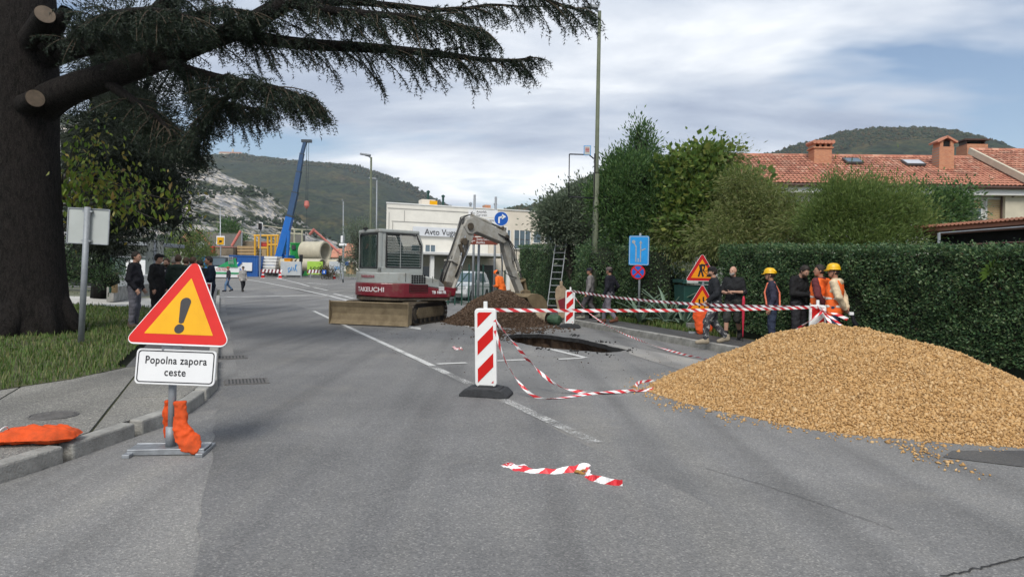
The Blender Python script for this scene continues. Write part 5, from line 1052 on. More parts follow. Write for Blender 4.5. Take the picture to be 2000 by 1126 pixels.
tape('barrier_tape', 'slack lower tape curving from mid-road delineator onto the asphalt', [W(967, 645, D1.y-.05), W(985, 700, D1.y-.05), W(1015, 748, 9.05), G(1048, 775, .015), G(1090, 777, .01), G(1150, 769, .012), G(1200, 766, .012), G(1262, 762, .012), G(1315, 753, .03)], .04, 'tape_red_white', 1.5, 5)
tape('barrier_tape', 'short loose tape end lying by the toe of the gravel', [G(1242, 755, .01), G(1246, 747, .03), G(1262, 744, .012), G(1290, 743, .012), G(1322, 742, .03)], .045, 'tape_red_white', .5, 6, flat=True)
tape('barrier_tape', 'crumpled scrap of tape lying alone on the near asphalt', [G(1028, 911, .01), G(1005, 906, .015), G(985, 905, .012), G(1002, 913, .012), G(1030, 919, .012), G(1075, 922, .012), G(1120, 917, .02), G(1145, 912, .03), G(1147, 924, .03), G(1152, 934, .014), G(1175, 939, .02), G(1200, 945, .012), G(1216, 946, .012)], .075, 'tape_red_white', .25, 7, flat=True, n=5)
tape('barrier_tape', 'tiny torn tape shred on the asphalt left of the mid-road delineator', [G(885, 676, .01), G(892, 681, .03), G(900, 680, .01), G(903, 683, .01)], .06, 'tape_red_white', .3, 8, flat=True)
for k, (a, c) in enumerate((((-.35, -.12, -.35), (-.45, -.15, -.42)), ((.2, -.2, -.2), (.42, -.2, -.38)), ((.12, -.22, -.25), (.2, -.22, -.46)), ((.3, -.1, -.12), (.5, -.1, -.2)))):
    tape('barrier_tape', None, [t3, t3+Vector((.05, -.1, -.06)), t3+Vector(a), t3+Vector(c)], .06, 'tape_red_white', .6, 20+k)
    o = bpy.context.scene.collection.objects[-1]; tag(o, ('tape end drooping to the left of the delineator behind the gravel', 'long tape end flying right from the delineator behind the gravel', 'tape end hanging steeply right of the delineator behind the gravel', 'topmost short tape end at the delineator behind the gravel')[k], 'tape', 'loose ends at the rear delineator')
M('orange_peel', (.35, .18, .05), .8, .3, 9); b = MB(); b.tube([G(1135, 921, .012)+Vector((.045*math.cos(a), .03*math.sin(a), .012*math.sin(a*2))) for a in [k*.6 for k in range(10)]], [.008]*5+[.014]*5, 6); tag(b.build('dry_leaf', MATS['orange_peel'], None, smooth=True, fix=False), 'curled brown leaf beside the crumpled tape scrap', 'leaf')
# ---- manhole covers, drains -----------------------------------------------------------
M('cast_iron', (.13, .125, .12), .7, .3, 20, .5, metal=.2)
M('sump_dark', (.05, .05, .05), .8, .2, 9)
def cover(loc, rx, label, name='manhole_cover'):
    t = T(name, label, 'manhole cover', loc); b = MB(); b.lathe([(0, 0), (rx, 0), (rx, .012), (rx*.94, .013), (rx*.93, .007), (rx*.9, .007), (rx*.89, .013), (0, .013)], 36); b.build('lid', MATS['cast_iron'], t)
    b = MB()
    for i in range(-3, 4): b.box((0, i*rx*.22, .014), (2*math.sqrt(max(0, (rx*.85)**2-(i*rx*.22)**2)), rx*.07, .006))
    b.build('lid_ribs', MATS['cast_iron'], t)
cover(G(105, 812, .125), .21, 'round iron manhole cover set in the left pavement slabs')
def drain(px, py, w, h, label, n):
    t = T('drain_grate', label, 'drain grate', G(px, py, .004), AZ_ROAD, 'road drain grates'); b = MB()
    for x in (-w/2, w/2): b.box((x, 0, .005), (.03, h, .016))
    for y in (-h/2, h/2): b.box((0, y, .005), (w, .03, .016))
    b.build('frame', MATS['cast_iron'], t); b = MB(); b.box((0, 0, .002), (w-.03, h-.03, .004)); b.build('sump_shade', MATS['sump_dark'], t)  # flat dark plate under the bars, shade of the hollow put into colour
    for i in range(n): b = MB(); b.box((-w/2+(i+.5)*w/n, 0, .006), (w/n*.5, h-.03, .012)); b.build('bar', MATS['cast_iron'], t)
drain(482, 745, .55, .45, 'iron drain grate at the left kerb right of the text plate', 12); drain(452, 698, .5, .4, 'smaller iron drain grate further up the left kerb', 9)
# ---- left sign backs --------------------------------------------------------------------
def sign_back(px, py, d, w, h, zc, pole_r, label, tilt=0.0, rz=.1):
    base = W(px, py, d); base.z = KZ; t = T('sign_post', label, 'road sign', base, rz, 'sign backs on the lawn'); R = Matrix.Rotation(tilt, 4, 'Y'); b = MB(R); b.tube([(0, 0, -.1), (0, 0, zc+h/2+.02)], pole_r, 14); b.build('post', MATS['galvanised_dull'], t, smooth=True, fix=False)
    b = MB(R); b.plate(rrect(w, h, .02, 0, zc), pole_r+.012, .004); p = b.build('panel', MATS['back_grey'], t)
    b = MB(R); o_, i_ = rrect(w, h, .02, 0, zc), rrect(w-.03, h-.03, .015, 0, zc); k = len(o_); b.add([(x, y, z) for y in (pole_r-.005, pole_r+.0115) for x, z in o_+i_], [(i, (i+1) % k, k+(i+1) % k, k+i) for i in range(k)]+[(i, (i+1) % k, 2*k+(i+1) % k, 2*k+i) for i in range(k)]+[(k+i, k+(i+1) % k, 3*k+(i+1) % k, 3*k+i) for i in range(k)]); b.build('rim', MATS['galvanised'], p)
    for z in (zc+h/2-.06, zc-h/2+.06): b = MB(R); b.box((0, pole_r*.4, z), (pole_r*2+.06, pole_r*1.4, .035)); b.build('clamp', MATS['galvanised'], t)
    return t
sign_back(158, 670, 13.1, .76, .68, 2.21, .055, 'grey back of a rectangular sign on a pole beside the cedar', .028)
sign_back(300, 590, 27, .62, .76, 2.1, .045, 'grey back of a smaller rectangular sign behind the men on the lawn', .0)
# ---- lamps ---------------------------------------------------------------------------------
def lamp(px_b, py_t, px_t, d, base_z, r, label, head=-1, mat='post_green', arm=.5):
    top = W(px_t, py_t, d); base = W(px_b, 600, d); base.z = base_z; t = T('street_lamp', label, 'street lamp', base, 0, 'street lamps'); tp = top-base; b = MB(); k = .47
    b.tube([(0, 0, -.1), tp*k], [r*1.25, r*1.15], 14); b.tube([tp*k, tp*(k+.01), tp], [r*1.15, r*.85, r*.7], 14); b.build('pole', MATS[mat], t, smooth=True, fix=False)
    b = MB(); b.tube([tp-Vector((0, 0, .05)), tp+Vector((head*.15, 0, .06)), tp+Vector((head*arm*.6, -.05, .10))], r*.55, 8); b.prism([(0, -.13), (.5*arm*2, -.10), (.55*arm*2, 0), (.5*arm*2, .10), (0, .13)], .11, Matrix.Translation(tp+Vector((head*.05, 0, .06))) @ Matrix.Rotation(0 if head > 0 else math.pi, 4, 'Z') @ Matrix.Rotation(-.12, 4, 'Y')); h = b.build('lamp_head', MATS['galvanised_dull'], t, bevel=.02)
    b = MB(); b.box((0, 0, .9), (r*2.1, r*1.0, .4)); b.build('access_door', MATS[mat], t); return t
lamp(1160, 22, 1171, 23.6, KZ, .085, 'tall green street lamp at the right pavement beside the laurel', -1, arm=.45)
lamp(722, 307, 725, 42, .0, .085, 'green street lamp beyond the digger cab', -1, arm=.6); lamp(734, 352, 736, 58, .14, .07, 'thin grey street lamp just right of the green one', -1, 'galvanised_dull', .6); lamp(669, 393, 670.5, 70, .35, .07, 'distant grey lamp post left of the olive tree', -1, 'galvanised_dull', .1); lamp(430, 405, 430, 95, .8, .08, 'distant white mast in front of the rocky slope', 1, 'galvanised', .5)
# ---- frame sign on the lamp ------------------------------------------------------------
t = T('banner_holder', 'empty black metal banner frame beside the tall lamp', 'sign frame', W(1150, 600, 23.7)*1); t.location.z = KZ; q = [W(px, py, 23.5)-t.location for px, py in ((1160, 310), (1150, 302), (1112, 301), (1111, 384), (1160, 387))]
b = MB(); b.tube(q[:3], .022, 8); b.tube(q[2:4], .018, 8); b.tube(q[3:], .022, 8); b.tube([W(1162, 300, 23.55)-t.location, W(1161, 390, 23.55)-t.location], .03, 8); b.tube([Vector((.05, 0, 0)), W(1161, 390, 23.55)-t.location], .03, 8); b.build('frame', MATS['sign_black'], t, smooth=True, fix=False)
c0 = W(1147, 294, 23.5)-t.location; b = MB(); b.plate(rrect(.24, .33, .01, c0.x, c0.z), c0.y-.02, .03); s = b.build('plaque', MATS['sign_sky'], t); b = MB(); b.plate(rrect(.2, .29, .008, c0.x, c0.z), c0.y-.024, .003); b.build('plaque_face', MATS['back_grey'], s); b = MB(); [b.box((c0.x, c0.y-.026, c0.z+.07-.05*k), (.13, .003, .025)) for k in range(3)]; b.build('plaque_print', MATS['sign_red_dark'], s)
# ---- blue lane sign and no stopping --------------------------------------------------------
d = 21.6; base = W(1248, 600, d); base.z = KZ; t = T('lane_sign', 'blue lane-arrow sign above a round no-stopping disc in the shrubs', 'road sign', base, math.radians(-6)); L0 = lambda px, py: (W(px, py, d)-base)
b = MB(); b.tube([(0, .05, 0), (0, .05, L0(1248, 455).z)], .035, 12); b.build('post', MATS['galvanised_dull'], t, smooth=True, fix=False)
c0 = L0(1248, 489); b = MB(); b.plate(rrect(.62, .92, .05, c0.x, c0.z), 0, .012); p = b.build('panel', MATS['sign_sky'], t)
b = MB(); o_, i_ = rrect(.59, .89, .045, c0.x, c0.z), rrect(.56, .86, .04, c0.x, c0.z); k = len(o_); b.add([(x, -.003, z) for x, z in o_+i_], [(i, (i+1) % k, k+(i+1) % k, k+i) for i in range(k)]); b.build('border', MATS['back_grey'], p)
b = MB(); ar = [((-.09, -.36), (-.09, .12)), ((-.09, .12), (-.16, .24)), ((.05, -.36), (.05, .22)), ((.05, .0), (.2, .06)), ((-.02, -.36), (-.02, -.24))]
for (x0, z0), (x1, z1) in ar: b.beam((c0.x+x0, -.004, c0.z+z0), (c0.x+x1, -.004, c0.z+z1), .035, .004, (0, 1, 0))
b.plate(circle(c0.x-.17, c0.z+.27, .055, 12), -.005, .003); b.plate([(c0.x+.0, c0.z+.22), (c0.x+.1, c0.z+.22), (c0.x+.05, c0.z+.32)], -.005, .003); b.build('lane_arrows', MATS['galvanised'], p)
c1 = L0(1246, 531); b = MB(); b.plate(circle(c1.x, c1.z, .225, 32), -.01, .012); p = b.build('disc', MATS['sign_red'], t); b = MB(); b.plate(circle(c1.x, c1.z, .185, 32), -.013, .002); b.build('blue_field', MATS['sign_blue'], p)
b = MB(); [b.beam((c1.x-.13*s, -.015, c1.z-.13), (c1.x+.13*s, -.015, c1.z+.13), .05, .003, (0, 1, 0)) for s in (1, -1)]; b.build('red_cross', MATS['sign_red'], p)
# ---- roadworks triangles ----------------------------------------------------------------------
d = 18.1; base = W(1372, 640, d); base.z = KZ; t = T('roadworks_sign', 'two stacked roadworks triangles on a post behind the man in black cap', 'road sign', base, math.radians(-10)); L0 = lambda px, py: (W(px, py, d)-base)
b = MB(); b.tube([(0, .04, 0), (0, .04, 2.0)], .03, 12); b.box((0, .04, .02), (.7, .25, .04)); b.build('post', MATS['galvanised_dull'], t)
for nm, c0, w in (('triangle_digging', L0(1371, 549), .86), ('triangle_narrowing', L0(1371, 609), .86)):
    b = MB(); b.plate(rtri(w, .05, c0.x, c0.z), 0, .012); p = b.build('white_panel', MATS['sign_white'], t); b = MB(); b.plate(rtri(w-.03, .04, c0.x, c0.z+.012), -.0025, .002); b.build('red_border', MATS['sign_red_dark'], p)
    b = MB(); b.plate(rtri(w*.66, .005, c0.x, c0.z+.085), -.005, .002); b.build('yellow_field', MATS['sign_orange'], p); b = MB()
    if nm == 'triangle_digging':
        x, z = c0.x, c0.z+.1
        b.plate(circle(x+.12, z+.34, .032, 12), -.0075, .002); b.beam((x-.03, -.0065, z+.33), (x+.08, -.0065, z+.31), .06, .003, (0, 1, 0)); b.beam((x-.05, -.0065, z+.34), (x-.02, -.0065, z+.17), .07, .003, (0, 1, 0)); b.beam((x-.02, -.0065, z+.18), (x+.03, -.0065, z+.02), .045, .003, (0, 1, 0)); b.beam((x-.05, -.0065, z+.18), (x-.09, -.0065, z+.02), .045, .003, (0, 1, 0)); b.beam((x+.06, -.0065, z+.28), (x+.03, -.0065, z+.17), .03, .003, (0, 1, 0)); b.beam((x-.02, -.0065, z+.22), (x+.15, -.0065, z+.05), .016, .003, (0, 1, 0)); b.plate([(x+.08, z+.02), (x+.25, z+.02), (x+.19, z+.09)], -.0075, .002)
    else:
        x, z = c0.x, c0.z+.1; b.beam((x-.07, -.0065, z+.02), (x-.07, -.0065, z+.24), .04, .003, (0, 1, 0)); b.beam((x+.07, -.0065, z+.02), (x+.07, -.0065, z+.14), .04, .003, (0, 1, 0)); b.beam((x+.07, -.0065, z+.14), (x+.03, -.0065, z+.2), .04, .003, (0, 1, 0)); b.beam((x+.03, -.0065, z+.2), (x+.03, -.0065, z+.3), .04, .003, (0, 1, 0))
    b.build('pictogram', MATS['sign_black'], p)
draped_bag('orange sandbag slumped against the stand of the roadworks triangles', base, math.radians(-10), [(-.06, -.12, .58), (-.05, -.15, .48), (-.02, -.18, .3), (.03, -.22, .14), (.06, -.24, .03)], (.42, .44, .4, .46, .3), (.08, .11, .14, .16, .08), 5)
b = MB(); b.box((0, 0, .1), (.3, .22, .2)); tag(b.build('concrete_block', MATS['kerb_concrete'], None, bevel=.012, loc=W(1352, 640, 19.2)*1), 'pale concrete block at the foot of the roadworks sign', 'block').location.z = KZ
# green bin
M('bin_green', (.01, .05, .04), .5, .15, 4); p0 = W(1352, 600, 20.6); p0.z = KZ-.01; t = T('waste_bin', 'green plastic wheeled bin half hidden by the roadworks sign', 'bin', p0, .15)
b = MB(); b.box((0, 0, .75), (.8, .7, 1.0), taper=(1.1, 1.1)); b.build('body', MATS['bin_green'], t, bevel=.03); b = MB(); b.box((0, -.02, 1.36), (.94, .85, .1)); b.tube([(-.5, -.44, 1.3), (.5, -.44, 1.3)], .02, 6); b.build('lid', MATS['bin_green'], t, bevel=.02)
for x in (-.45, .45):
    for y in (-.3, .3): b = MB(); b.lathe([(0, -.03), (.1, -.03), (.1, .03), (0, .03)], 14, Matrix.Translation((x, y, .1)) @ Matrix.Rotation(math.pi/2, 4, 'Y')); b.build('wheel', MATS['black_rubber'], t)
b = MB(); b.plate(rrect(.35, .11, .02, -.2, 1.36), -.456, .004); b.build('label_strip', MATS['back_grey'], t); 
# ladder
t = T('ladder', 'grey aluminium ladder leaning on the hedge right of the bucket', 'ladder', W(1078, 600, 26.2)*1); t.location.z = KZ; A = W(1068, 604, 26)-t.location; Bt = W(1090, 436, 26.9)-t.location; sd = Vector((.40, -.12, 0))
for k, o in (('rail', Vector((0, 0, 0))), ('rail', sd)): b = MB(); b.beam(A+o, Bt+o, .03, .07, (0, 1, 0)); b.build(k, MATS['galvanised_dull'], t)
for k in range(13): f = (k+.6)/13.2; p = A.lerp(Bt, f); b = MB(); b.tube([p, p+sd], .016, 8); b.build('rung', MATS['galvanised_dull'], t)
# upright plank beside the kerb delineator, and the burst pipe
M('old_plank', (.28, .21, .14), .85, .35, 6, .3); p0 = W(1098, 610, 23.2); p0.z = KZ; t = T('wooden_shield', 'brown and pale shield-shaped board standing behind the kerb delineator', 'board', p0, .1); b = MB(Matrix.Rotation(-.04, 4, 'Y')); b.plate([(-.1, 0), (.12, 0), (.2, .75), (.17, .98), (.07, 1.1), (-.12, 1.1), (-.2, .98), (-.22, .75)], 0, .04); b.build('board', MATS['old_plank'], t, bevel=.02); b = MB(); b.box((-.05, .02, 1.15), (.1, .06, .2)); b.build('handle', MATS['old_plank'], t, bevel=.02); b = MB(); b.plate([(-.08, .3), (.1, .3), (.16, .74), (-.16, .6)], -.003, .004); b.build('maroon_patch', MATS['digger_red'], t)
M('pipe_clay', (.25, .20, .14), .9, .35, 6, .5); M('pipe_green', (.035, .075, .04), .6, .4, 9, .4); p0 = G(1060, 634); t = T('broken_pipe', 'muddy broken sewer pipe wrapped in green plastic lying by the hole', 'pipe', p0+Vector((0, 0, .17))); b = MB(); b.tube([(-.75, .5, 0), (-.2, .15, .03), (.15, -.06, .02)], [.1, .17, .19], 16, caps=False); o = b.build('barrel', MATS['pipe_clay'], t, smooth=True, fix=False); s = o.modifiers.new('th', 'SOLIDIFY'); s.thickness = .03
b = MB(); b.tube([(.2, -.08, .02), (.35, -.18, .02), (.5, -.24, .0), (.55, -.26, 0)], [.13, .17, .16, .1], 14); o = b.build('plastic_wrap', MATS['pipe_green'], t); m = o.modifiers.new('d', 'DISPLACE'); tx = bpy.data.textures.new('crumple', 'CLOUDS'); tx.noise_scale = .12; m.texture = tx; m.strength = .08
# ================================================================== people
def surface_nets(Vol, org, h):
    ins = Vol < 0; nx, ny, nz = Vol.shape
    c = [(i, j, k) for i in (0, 1) for j in (0, 1) for k in (0, 1)]
    cnt = sum(ins[i:nx-1+i, j:ny-1+j, k:nz-1+k].astype(np.int8) for i, j, k in c); act = (cnt > 0) & (cnt < 8)
    idx = np.full(act.shape, -1, np.int64); A = np.argwhere(act); idx[act] = np.arange(len(A))
    S = np.zeros((len(A), 3)); n = np.zeros(len(A))
    for a in range(8):
        for b in range(a+1, 8):
            d = [c[b][q]-c[a][q] for q in range(3)]
            if sum(abs(x) for x in d) != 1: continue
            va = Vol[A[:, 0]+c[a][0], A[:, 1]+c[a][1], A[:, 2]+c[a][2]]; vb = Vol[A[:, 0]+c[b][0], A[:, 1]+c[b][1], A[:, 2]+c[b][2]]; m = (va < 0) != (vb < 0); t = np.where(m, va/np.where(va-vb == 0, 1, va-vb), 0)
            S += m[:, None]*(np.array(c[a])+t[:, None]*np.array(d)); n += m
    P = (A+S/n[:, None])*h+org; Q = []
    for ax in range(3):
        u, w = [(1, 2), (2, 0), (0, 1)][ax]; sl = [slice(None)]*3; sl2 = [slice(None)]*3; sl[ax] = slice(0, -1); sl2[ax] = slice(1, None)
        cr = ins[tuple(sl)] != ins[tuple(sl2)]; E = np.argwhere(cr)
        E = E[(E[:, u] > 0) & (E[:, w] > 0) & (E[:, u] < Vol.shape[u]-1) & (E[:, w] < Vol.shape[w]-1)]; eu = np.zeros(3, int); eu[u] = 1; ew = np.zeros(3, int); ew[w] = 1
        q = [idx[tuple((E-o).T)] for o in (eu*0, eu, eu+ew, ew)]; q = np.stack(q, 1); fl = ins[tuple(E.T)]; q[~fl] = q[~fl][:, ::-1]; Q.append(q)
    Q = np.concatenate(Q); Q = Q[(Q >= 0).all(1)]; return P, Q
class Shape:
    """smooth union of tapered capsules / ellipsoids, evaluated on a grid"""
    def __init__(s): s.p = []
    def cap(s, a, b, ra, rb=None, k=.03): s.p.append(('c', np.array(a, float), np.array(b, float), ra, rb if rb is not None else ra, k)); return s
    def ell(s, c, r, R=None, k=.02): s.p.append(('e', np.array(c, float), np.array(r, float), np.eye(3) if R is None else R, 0, k)); return s
    def bounds(s, pad):
        lo, hi = np.full(3, 9.), np.full(3, -9.)
        for q in s.p:
            if q[0] == 'c': m = max(q[3], q[4]); lo = np.minimum(lo, np.minimum(q[1], q[2])-m); hi = np.maximum(hi, np.maximum(q[1], q[2])+m)
            else: m = q[2].max(); lo = np.minimum(lo, q[1]-m); hi = np.maximum(hi, q[1]+m)
        return lo-pad, hi+pad
    def mesh(s, h=.014, infl=0.0, clipf=None, wr=0.0, seed=0):
        lo, hi = s.bounds(infl+h*2.5+wr); ax = [np.arange(lo[i], hi[i]+h, h, dtype=np.float32) for i in range(3)]; XX = np.stack(np.meshgrid(*ax, indexing='ij'), -1); DD = np.full(XX.shape[:3], .3, np.float32)
        for q in s.p:
            if q[0] == 'c': m = max(q[3], q[4]); l_, h_ = np.minimum(q[1], q[2])-m, np.maximum(q[1], q[2])+m
            else: l_, h_ = q[1]-q[2].max(), q[1]+q[2].max()
            pad = q[5]+infl+wr+3*h; i0 = np.maximum(((l_-pad-lo)/h).astype(int), 0); i1 = np.minimum(((h_+pad-lo)/h).astype(int)+2, DD.shape); sl = tuple(slice(i0[j], i1[j]) for j in range(3)); X = XX[sl]; D = DD[sl]
            if q[0] == 'c':
                a, b = q[1].astype(np.float32), q[2].astype(np.float32); e = b-a; t = np.clip(((X-a)@e)/max(e@e, 1e-9), 0, 1); d = X-a-t[..., None]*e; d = np.sqrt((d*d).sum(-1))-(q[3]+(q[4]-q[3])*t)
            else:
                Y = ((X-q[1])@q[3])/q[2]; d = (np.sqrt((Y*Y).sum(-1))-1)*q[2].min()
            k = q[5]; hh = np.clip(.5+.5*(D-d)/k, 0, 1); DD[sl] = D*(1-hh)+d*hh-k*hh*(1-hh)
        D = DD; X = XX
        D = D-infl
        if wr: D = D+wr*(np.sin(X[..., 2]*34+3*np.sin(X[..., 0]*21+seed)+seed)*np.sin(X[..., 0]*17+X[..., 1]*25+seed*2)+.5*np.sin(X[..., 2]*71+X[..., 0]*40+seed))
        if clipf is not None: D = np.maximum(D, clipf(X))
        return surface_nets(D, lo, h)
def rotm(yaw=0, pitch=0, roll=0): return np.array(Matrix.Rotation(yaw, 3, 'Z') @ Matrix.Rotation(pitch, 3, 'X') @ Matrix.Rotation(roll, 3, 'Y'))
CM = {}
def cloth(c, rough=.85):
    k = tuple(round(x, 3) for x in c)
    if k not in CM: CM[k] = M('cloth_%d' % len(CM), c, rough, .25, 9, .3, bscale=40, spec=.2)
    return CM[k]
M('skin', (.42, .24, .17), .6, .1, 12); M('skin_tan', (.34, .18, .12), .6, .12, 12); M('hair_dark', (.018, .013, .01), .7, .4, 40); M('hair_brown', (.06, .035, .02), .7, .4, 40); M('hair_grey', (.25, .23, .21), .7, .3, 40)
M('helmet_yellow', (.68, .40, .008), .35, .05, 3); M('vest_orange', (.85, .14, .02), .7, .1, 8); M('reflective', (.62, .60, .54), .35, .1, 10); M('eye_dark', (.02, .015, .012), .2, .1, 5); M('paint_splash', (.62, .62, .6), .8, .1, 9); M('glasses_black', (.01, .01, .012), .3, .1, 4)
def splash_cloth():
    m = bpy.data.materials.new('painter_trousers'); m.use_nodes = True; t = m.node_tree; L = t.links.new; b = t.nodes['Principled BSDF']; tc = N(t, 'ShaderNodeTexCoord'); n = N(t, 'ShaderNodeTexNoise'); n.inputs['Scale'].default_value = 11; n.inputs['Detail'].default_value = 5; n.inputs['Roughness'].default_value = .7; L(tc.outputs['Object'], n.inputs['Vector'])
    L(ramp(t, n.outputs['Fac'], [(.38, (.025, .028, .035)), (.56, (.055, .055, .062)), (.60, (.5, .5, .48)), (.68, (.1, .1, .1))]), b.inputs['Base Color']); b.inputs['Roughness'].default_value = .9; MATS['painter_trousers'] = m
splash_cloth()
def person(label, loc, rz, h=1.78, top=(.02, .02, .025), bottom=(.03, .03, .035), shoe=(.03, .028, .025), hair='hair_dark', skin='skin', arms=None, legs=None, lean=0.0, hyaw=0.0, hpitch=0.0, hat=None, hatcol=(.02, .02, .02), vest=None, sleeves='long', shorts=False, hood=False, beard=None, coat=None, belly=0.0, glasses=False, bottom_mat=None, fine=.019, harness=False, stripe=None, cloak=False, group='bystanders and workers', hair_long=False, front=None):
    dk = max(1, min(2.2, loc.y/14.5)); fine *= .9*dk; sc = h/1.78; t = T('person', label, 'person', loc, rz, group); t.scale = (sc, sc, sc); sx = hash(label) % 97*.1
    sh = np.array([0, lean, 0.]) # shoulder shift forward
    def up(z, y=0): return np.array([0, y+lean*(z-.95)/.5, 0.])
    legs = legs or {}; arms = arms or {}
    hip = {s: np.array([.09*s, 0, .93]) for s in (-1, 1)}; knee = {s: np.array(legs.get(('k', s), (.105*s, .02, .50))) for s in (-1, 1)}; ank = {s: np.array(legs.get(('a', s), (.11*s, -.02, .085))) for s in (-1, 1)}
    toe = {s: ank[s]+np.array(legs.get(('t', s), (.03*s, .17, -.05))) for s in (-1, 1)}
    shd = {s: np.array([.175*s, -.01, 1.435])+up(1.43) for s in (-1, 1)}; elb = {s: np.array(arms.get(('e', s), (.235*s, -.03, 1.14)))+up(1.14) for s in (-1, 1)}; wr_ = {s: np.array(arms.get(('w', s), (.245*s, .06, .90)))+up(1.0) for s in (-1, 1)}
    neck = np.array([0, 0, 1.47])+up(1.47); R = rotm(hyaw, hpitch); hc = neck+R@np.array([0, .035, .175])
    def hp(x, y, z): return neck+R@(np.array([x, y+.035, z+.175]))
    def torso(S, g=0.0):
        S.cap((-.075, 0, .96), (.075, 0, .96), .108+g); S.cap((-.06, .005+belly*.5, 1.1), (.06, .005+belly*.5, 1.1), .103+g+belly*.6, k=.08); S.cap(np.array([-.075, .0, 1.27])+up(1.27), np.array([.075, 0, 1.27])+up(1.27), .118+g, k=.09); S.cap(np.array([-.125, -.01, 1.41])+up(1.41), np.array([.125, -.01, 1.41])+up(1.41), .072+g, k=.09); return S
    def arm(S, s, g=0, end=1.0): S.cap(shd[s], elb[s], .056+g, .045+g, .035); S.cap(elb[s], elb[s]+(wr_[s]-elb[s])*end, .045+g, .03+g*.8, .03); return S
    def leg(S, s, g=0, end=1.0, kk=.05): S.cap(hip[s], knee[s], .088+g, .06+g, kk); S.cap(knee[s], knee[s]+(ank[s]-knee[s])*end, .06+g, .04+g*1.2, .03); return S
    def add(name, S, mat, parent=t, **kw):
        P, Q = S.mesh(**kw); return link(name, np_mesh(name, P, Q), parent, mat, smooth=True)
    # body: one continuous mesh
    B = torso(Shape()); B.cap(neck+[0, -.01, -.04], hp(0, -.02, -.06), .055, .052, .03); B.ell(hp(0, -.01, .02), (.074, .094, .1), R, .03); B.cap(hp(0, .04, -.035), hp(0, .055, -.065), .05, .038, .04); B.cap(hp(0, .085, .015), hp(0, .104, -.018), .008, .014, .012); B.cap(hp(-.03, .078, .028), hp(.03, .078, .028), .012, .012, .012)
    for s in (-1, 1):
        B.ell(hp(.077*s, -.01, 0), (.012, .024, .032), R, .008); arm(B, s); leg(B, s); B.cap(ank[s], toe[s], .042, .036, .03)
        d = wr_[s]-elb[s]; d = d/np.linalg.norm(d); nn = np.cross(d, [0, 0, 1.]); nn = nn/np.linalg.norm(nn) if np.linalg.norm(nn) > .2 else np.array([1., 0, 0]); f = np.cross(nn, d); hd = arms.get(('h', s)); fd = np.array(hd, float) if hd is not None else d; fd = fd/np.linalg.norm(fd)
        spread = nn if abs(d[2]) < .7 else np.array([0, 1., 0]); spread = spread-fd*(spread@fd); spread = spread/np.linalg.norm(spread)
        w = wr_[s]; B.cap(w, w+fd*.075, .026, .03, .015); B.cap(w+fd*.03-spread*.025, w+fd*.075-spread*.03, .018, .016, .01)
        curl = np.cross(spread, fd)*s
        for q, (o, L) in enumerate(((-.033, .075), (-.011, .085), (.011, .08), (.033, .062))):
            a = w+fd*.085+spread*o; m = a+fd*L*.5+spread*o*.25-curl*.008; B.cap(a, m, .0098, .009, .006); B.cap(m, m+fd*L*.4-curl*.028, .009, .008, .004)
        B.cap(w+fd*.03+spread*.03, w+fd*.075+spread*.062, .0125, .0105, .008)
    add('body', B, MATS[skin], h=.0155*dk)
    for s in (-1, 1): b = MB(); v, f = ico(); q = v*.011+hp(.032*s, .078, .008); b.add([tuple(p) for p in q], [tuple(i) for i in f]); b.build('eye', MATS['eye_dark'], t, smooth=True, fix=False)
    # clothing
    hem = .86 if not coat else coat
    J = torso(Shape())
    for s in (-1, 1):
        if sleeves == 'long': arm(J, s, .004, .97)
        elif sleeves == 'half': arm(J, s, .004, .08)
        else: J.cap(shd[s], shd[s]+(elb[s]-shd[s])*.6, .06, .054, .03)
        if hem < .85: J.cap(hip[s], hip[s]+(knee[s]-hip[s])*.5, .1, .1, .06)
    J.cap(neck+[0, -.015, -.03], neck+[0, -.012, .035], .066, .06, .03)
    if hood: J.cap(neck+[-.075, -.075, -.02], neck+[.075, -.075, -.02], .05, .05, .05)
    add('jacket', J, cloth(top), h=fine, infl=.018, clipf=lambda X: np.maximum(hem-X[..., 2], X[..., 2]-(neck[2]+.055)), wr=.006, seed=sx)
    if front is not None: add('shirt_front', J, cloth(front), h=fine, infl=.023, clipf=lambda X: np.maximum(np.maximum(hem+.05-X[..., 2], X[..., 2]-(neck[2]-.02)), np.maximum(np.abs(X[..., 0])-.045-.1*np.clip(X[..., 2]-1.25, 0, 1), -X[..., 1])))
    Tr = Shape().cap((-.07, 0, .96), (.07, 0, .96), .108)
    for s in (-1, 1): leg(Tr, s, .008, .12 if shorts else .93, .04)
    zc = min(knee[-1][2], knee[1][2])+.0
    add('shorts' if shorts else 'trousers', Tr, MATS[bottom_mat] if bottom_mat else cloth(bottom), h=fine, infl=.016, clipf=lambda X: X[..., 2]-1.06, wr=.006, seed=sx+3)
    for s in (-1, 1):
        S = Shape().cap(ank[s]+[0, -.035, -.04], toe[s]+[0, .03, -.005], .042, .036, .03); S.cap(ank[s]+[0, -.02, .045], ank[s]+[0, -.02, -.03], .047, .05, .03); S.cap(ank[s]+[0, .02, -.01], toe[s]+[0, -.04, .01], .045, .038, .03); zb = min(ank[s][2], toe[s][2])-.085
        so = add('shoe', S, cloth(shoe), h=.013*dk, infl=.008, clipf=lambda X: np.maximum(-(X[..., 2]-(zb+.002)), X[..., 2]-(ank[s][2]+.07)))
    if shorts:
        for s in (-1, 1): S = Shape().cap(ank[s]+(knee[s]-ank[s])*.05, ank[s]+(knee[s]-ank[s])*.28, .05, .054); add('sock', S, cloth((.02, .02, .022)), h=.012, clipf=lambda X: X[..., 2]-(ank[s][2]+.17))
    # head gear
    hs = Shape().ell(hp(0, -.012, .025), (.079, .1, .105), R)
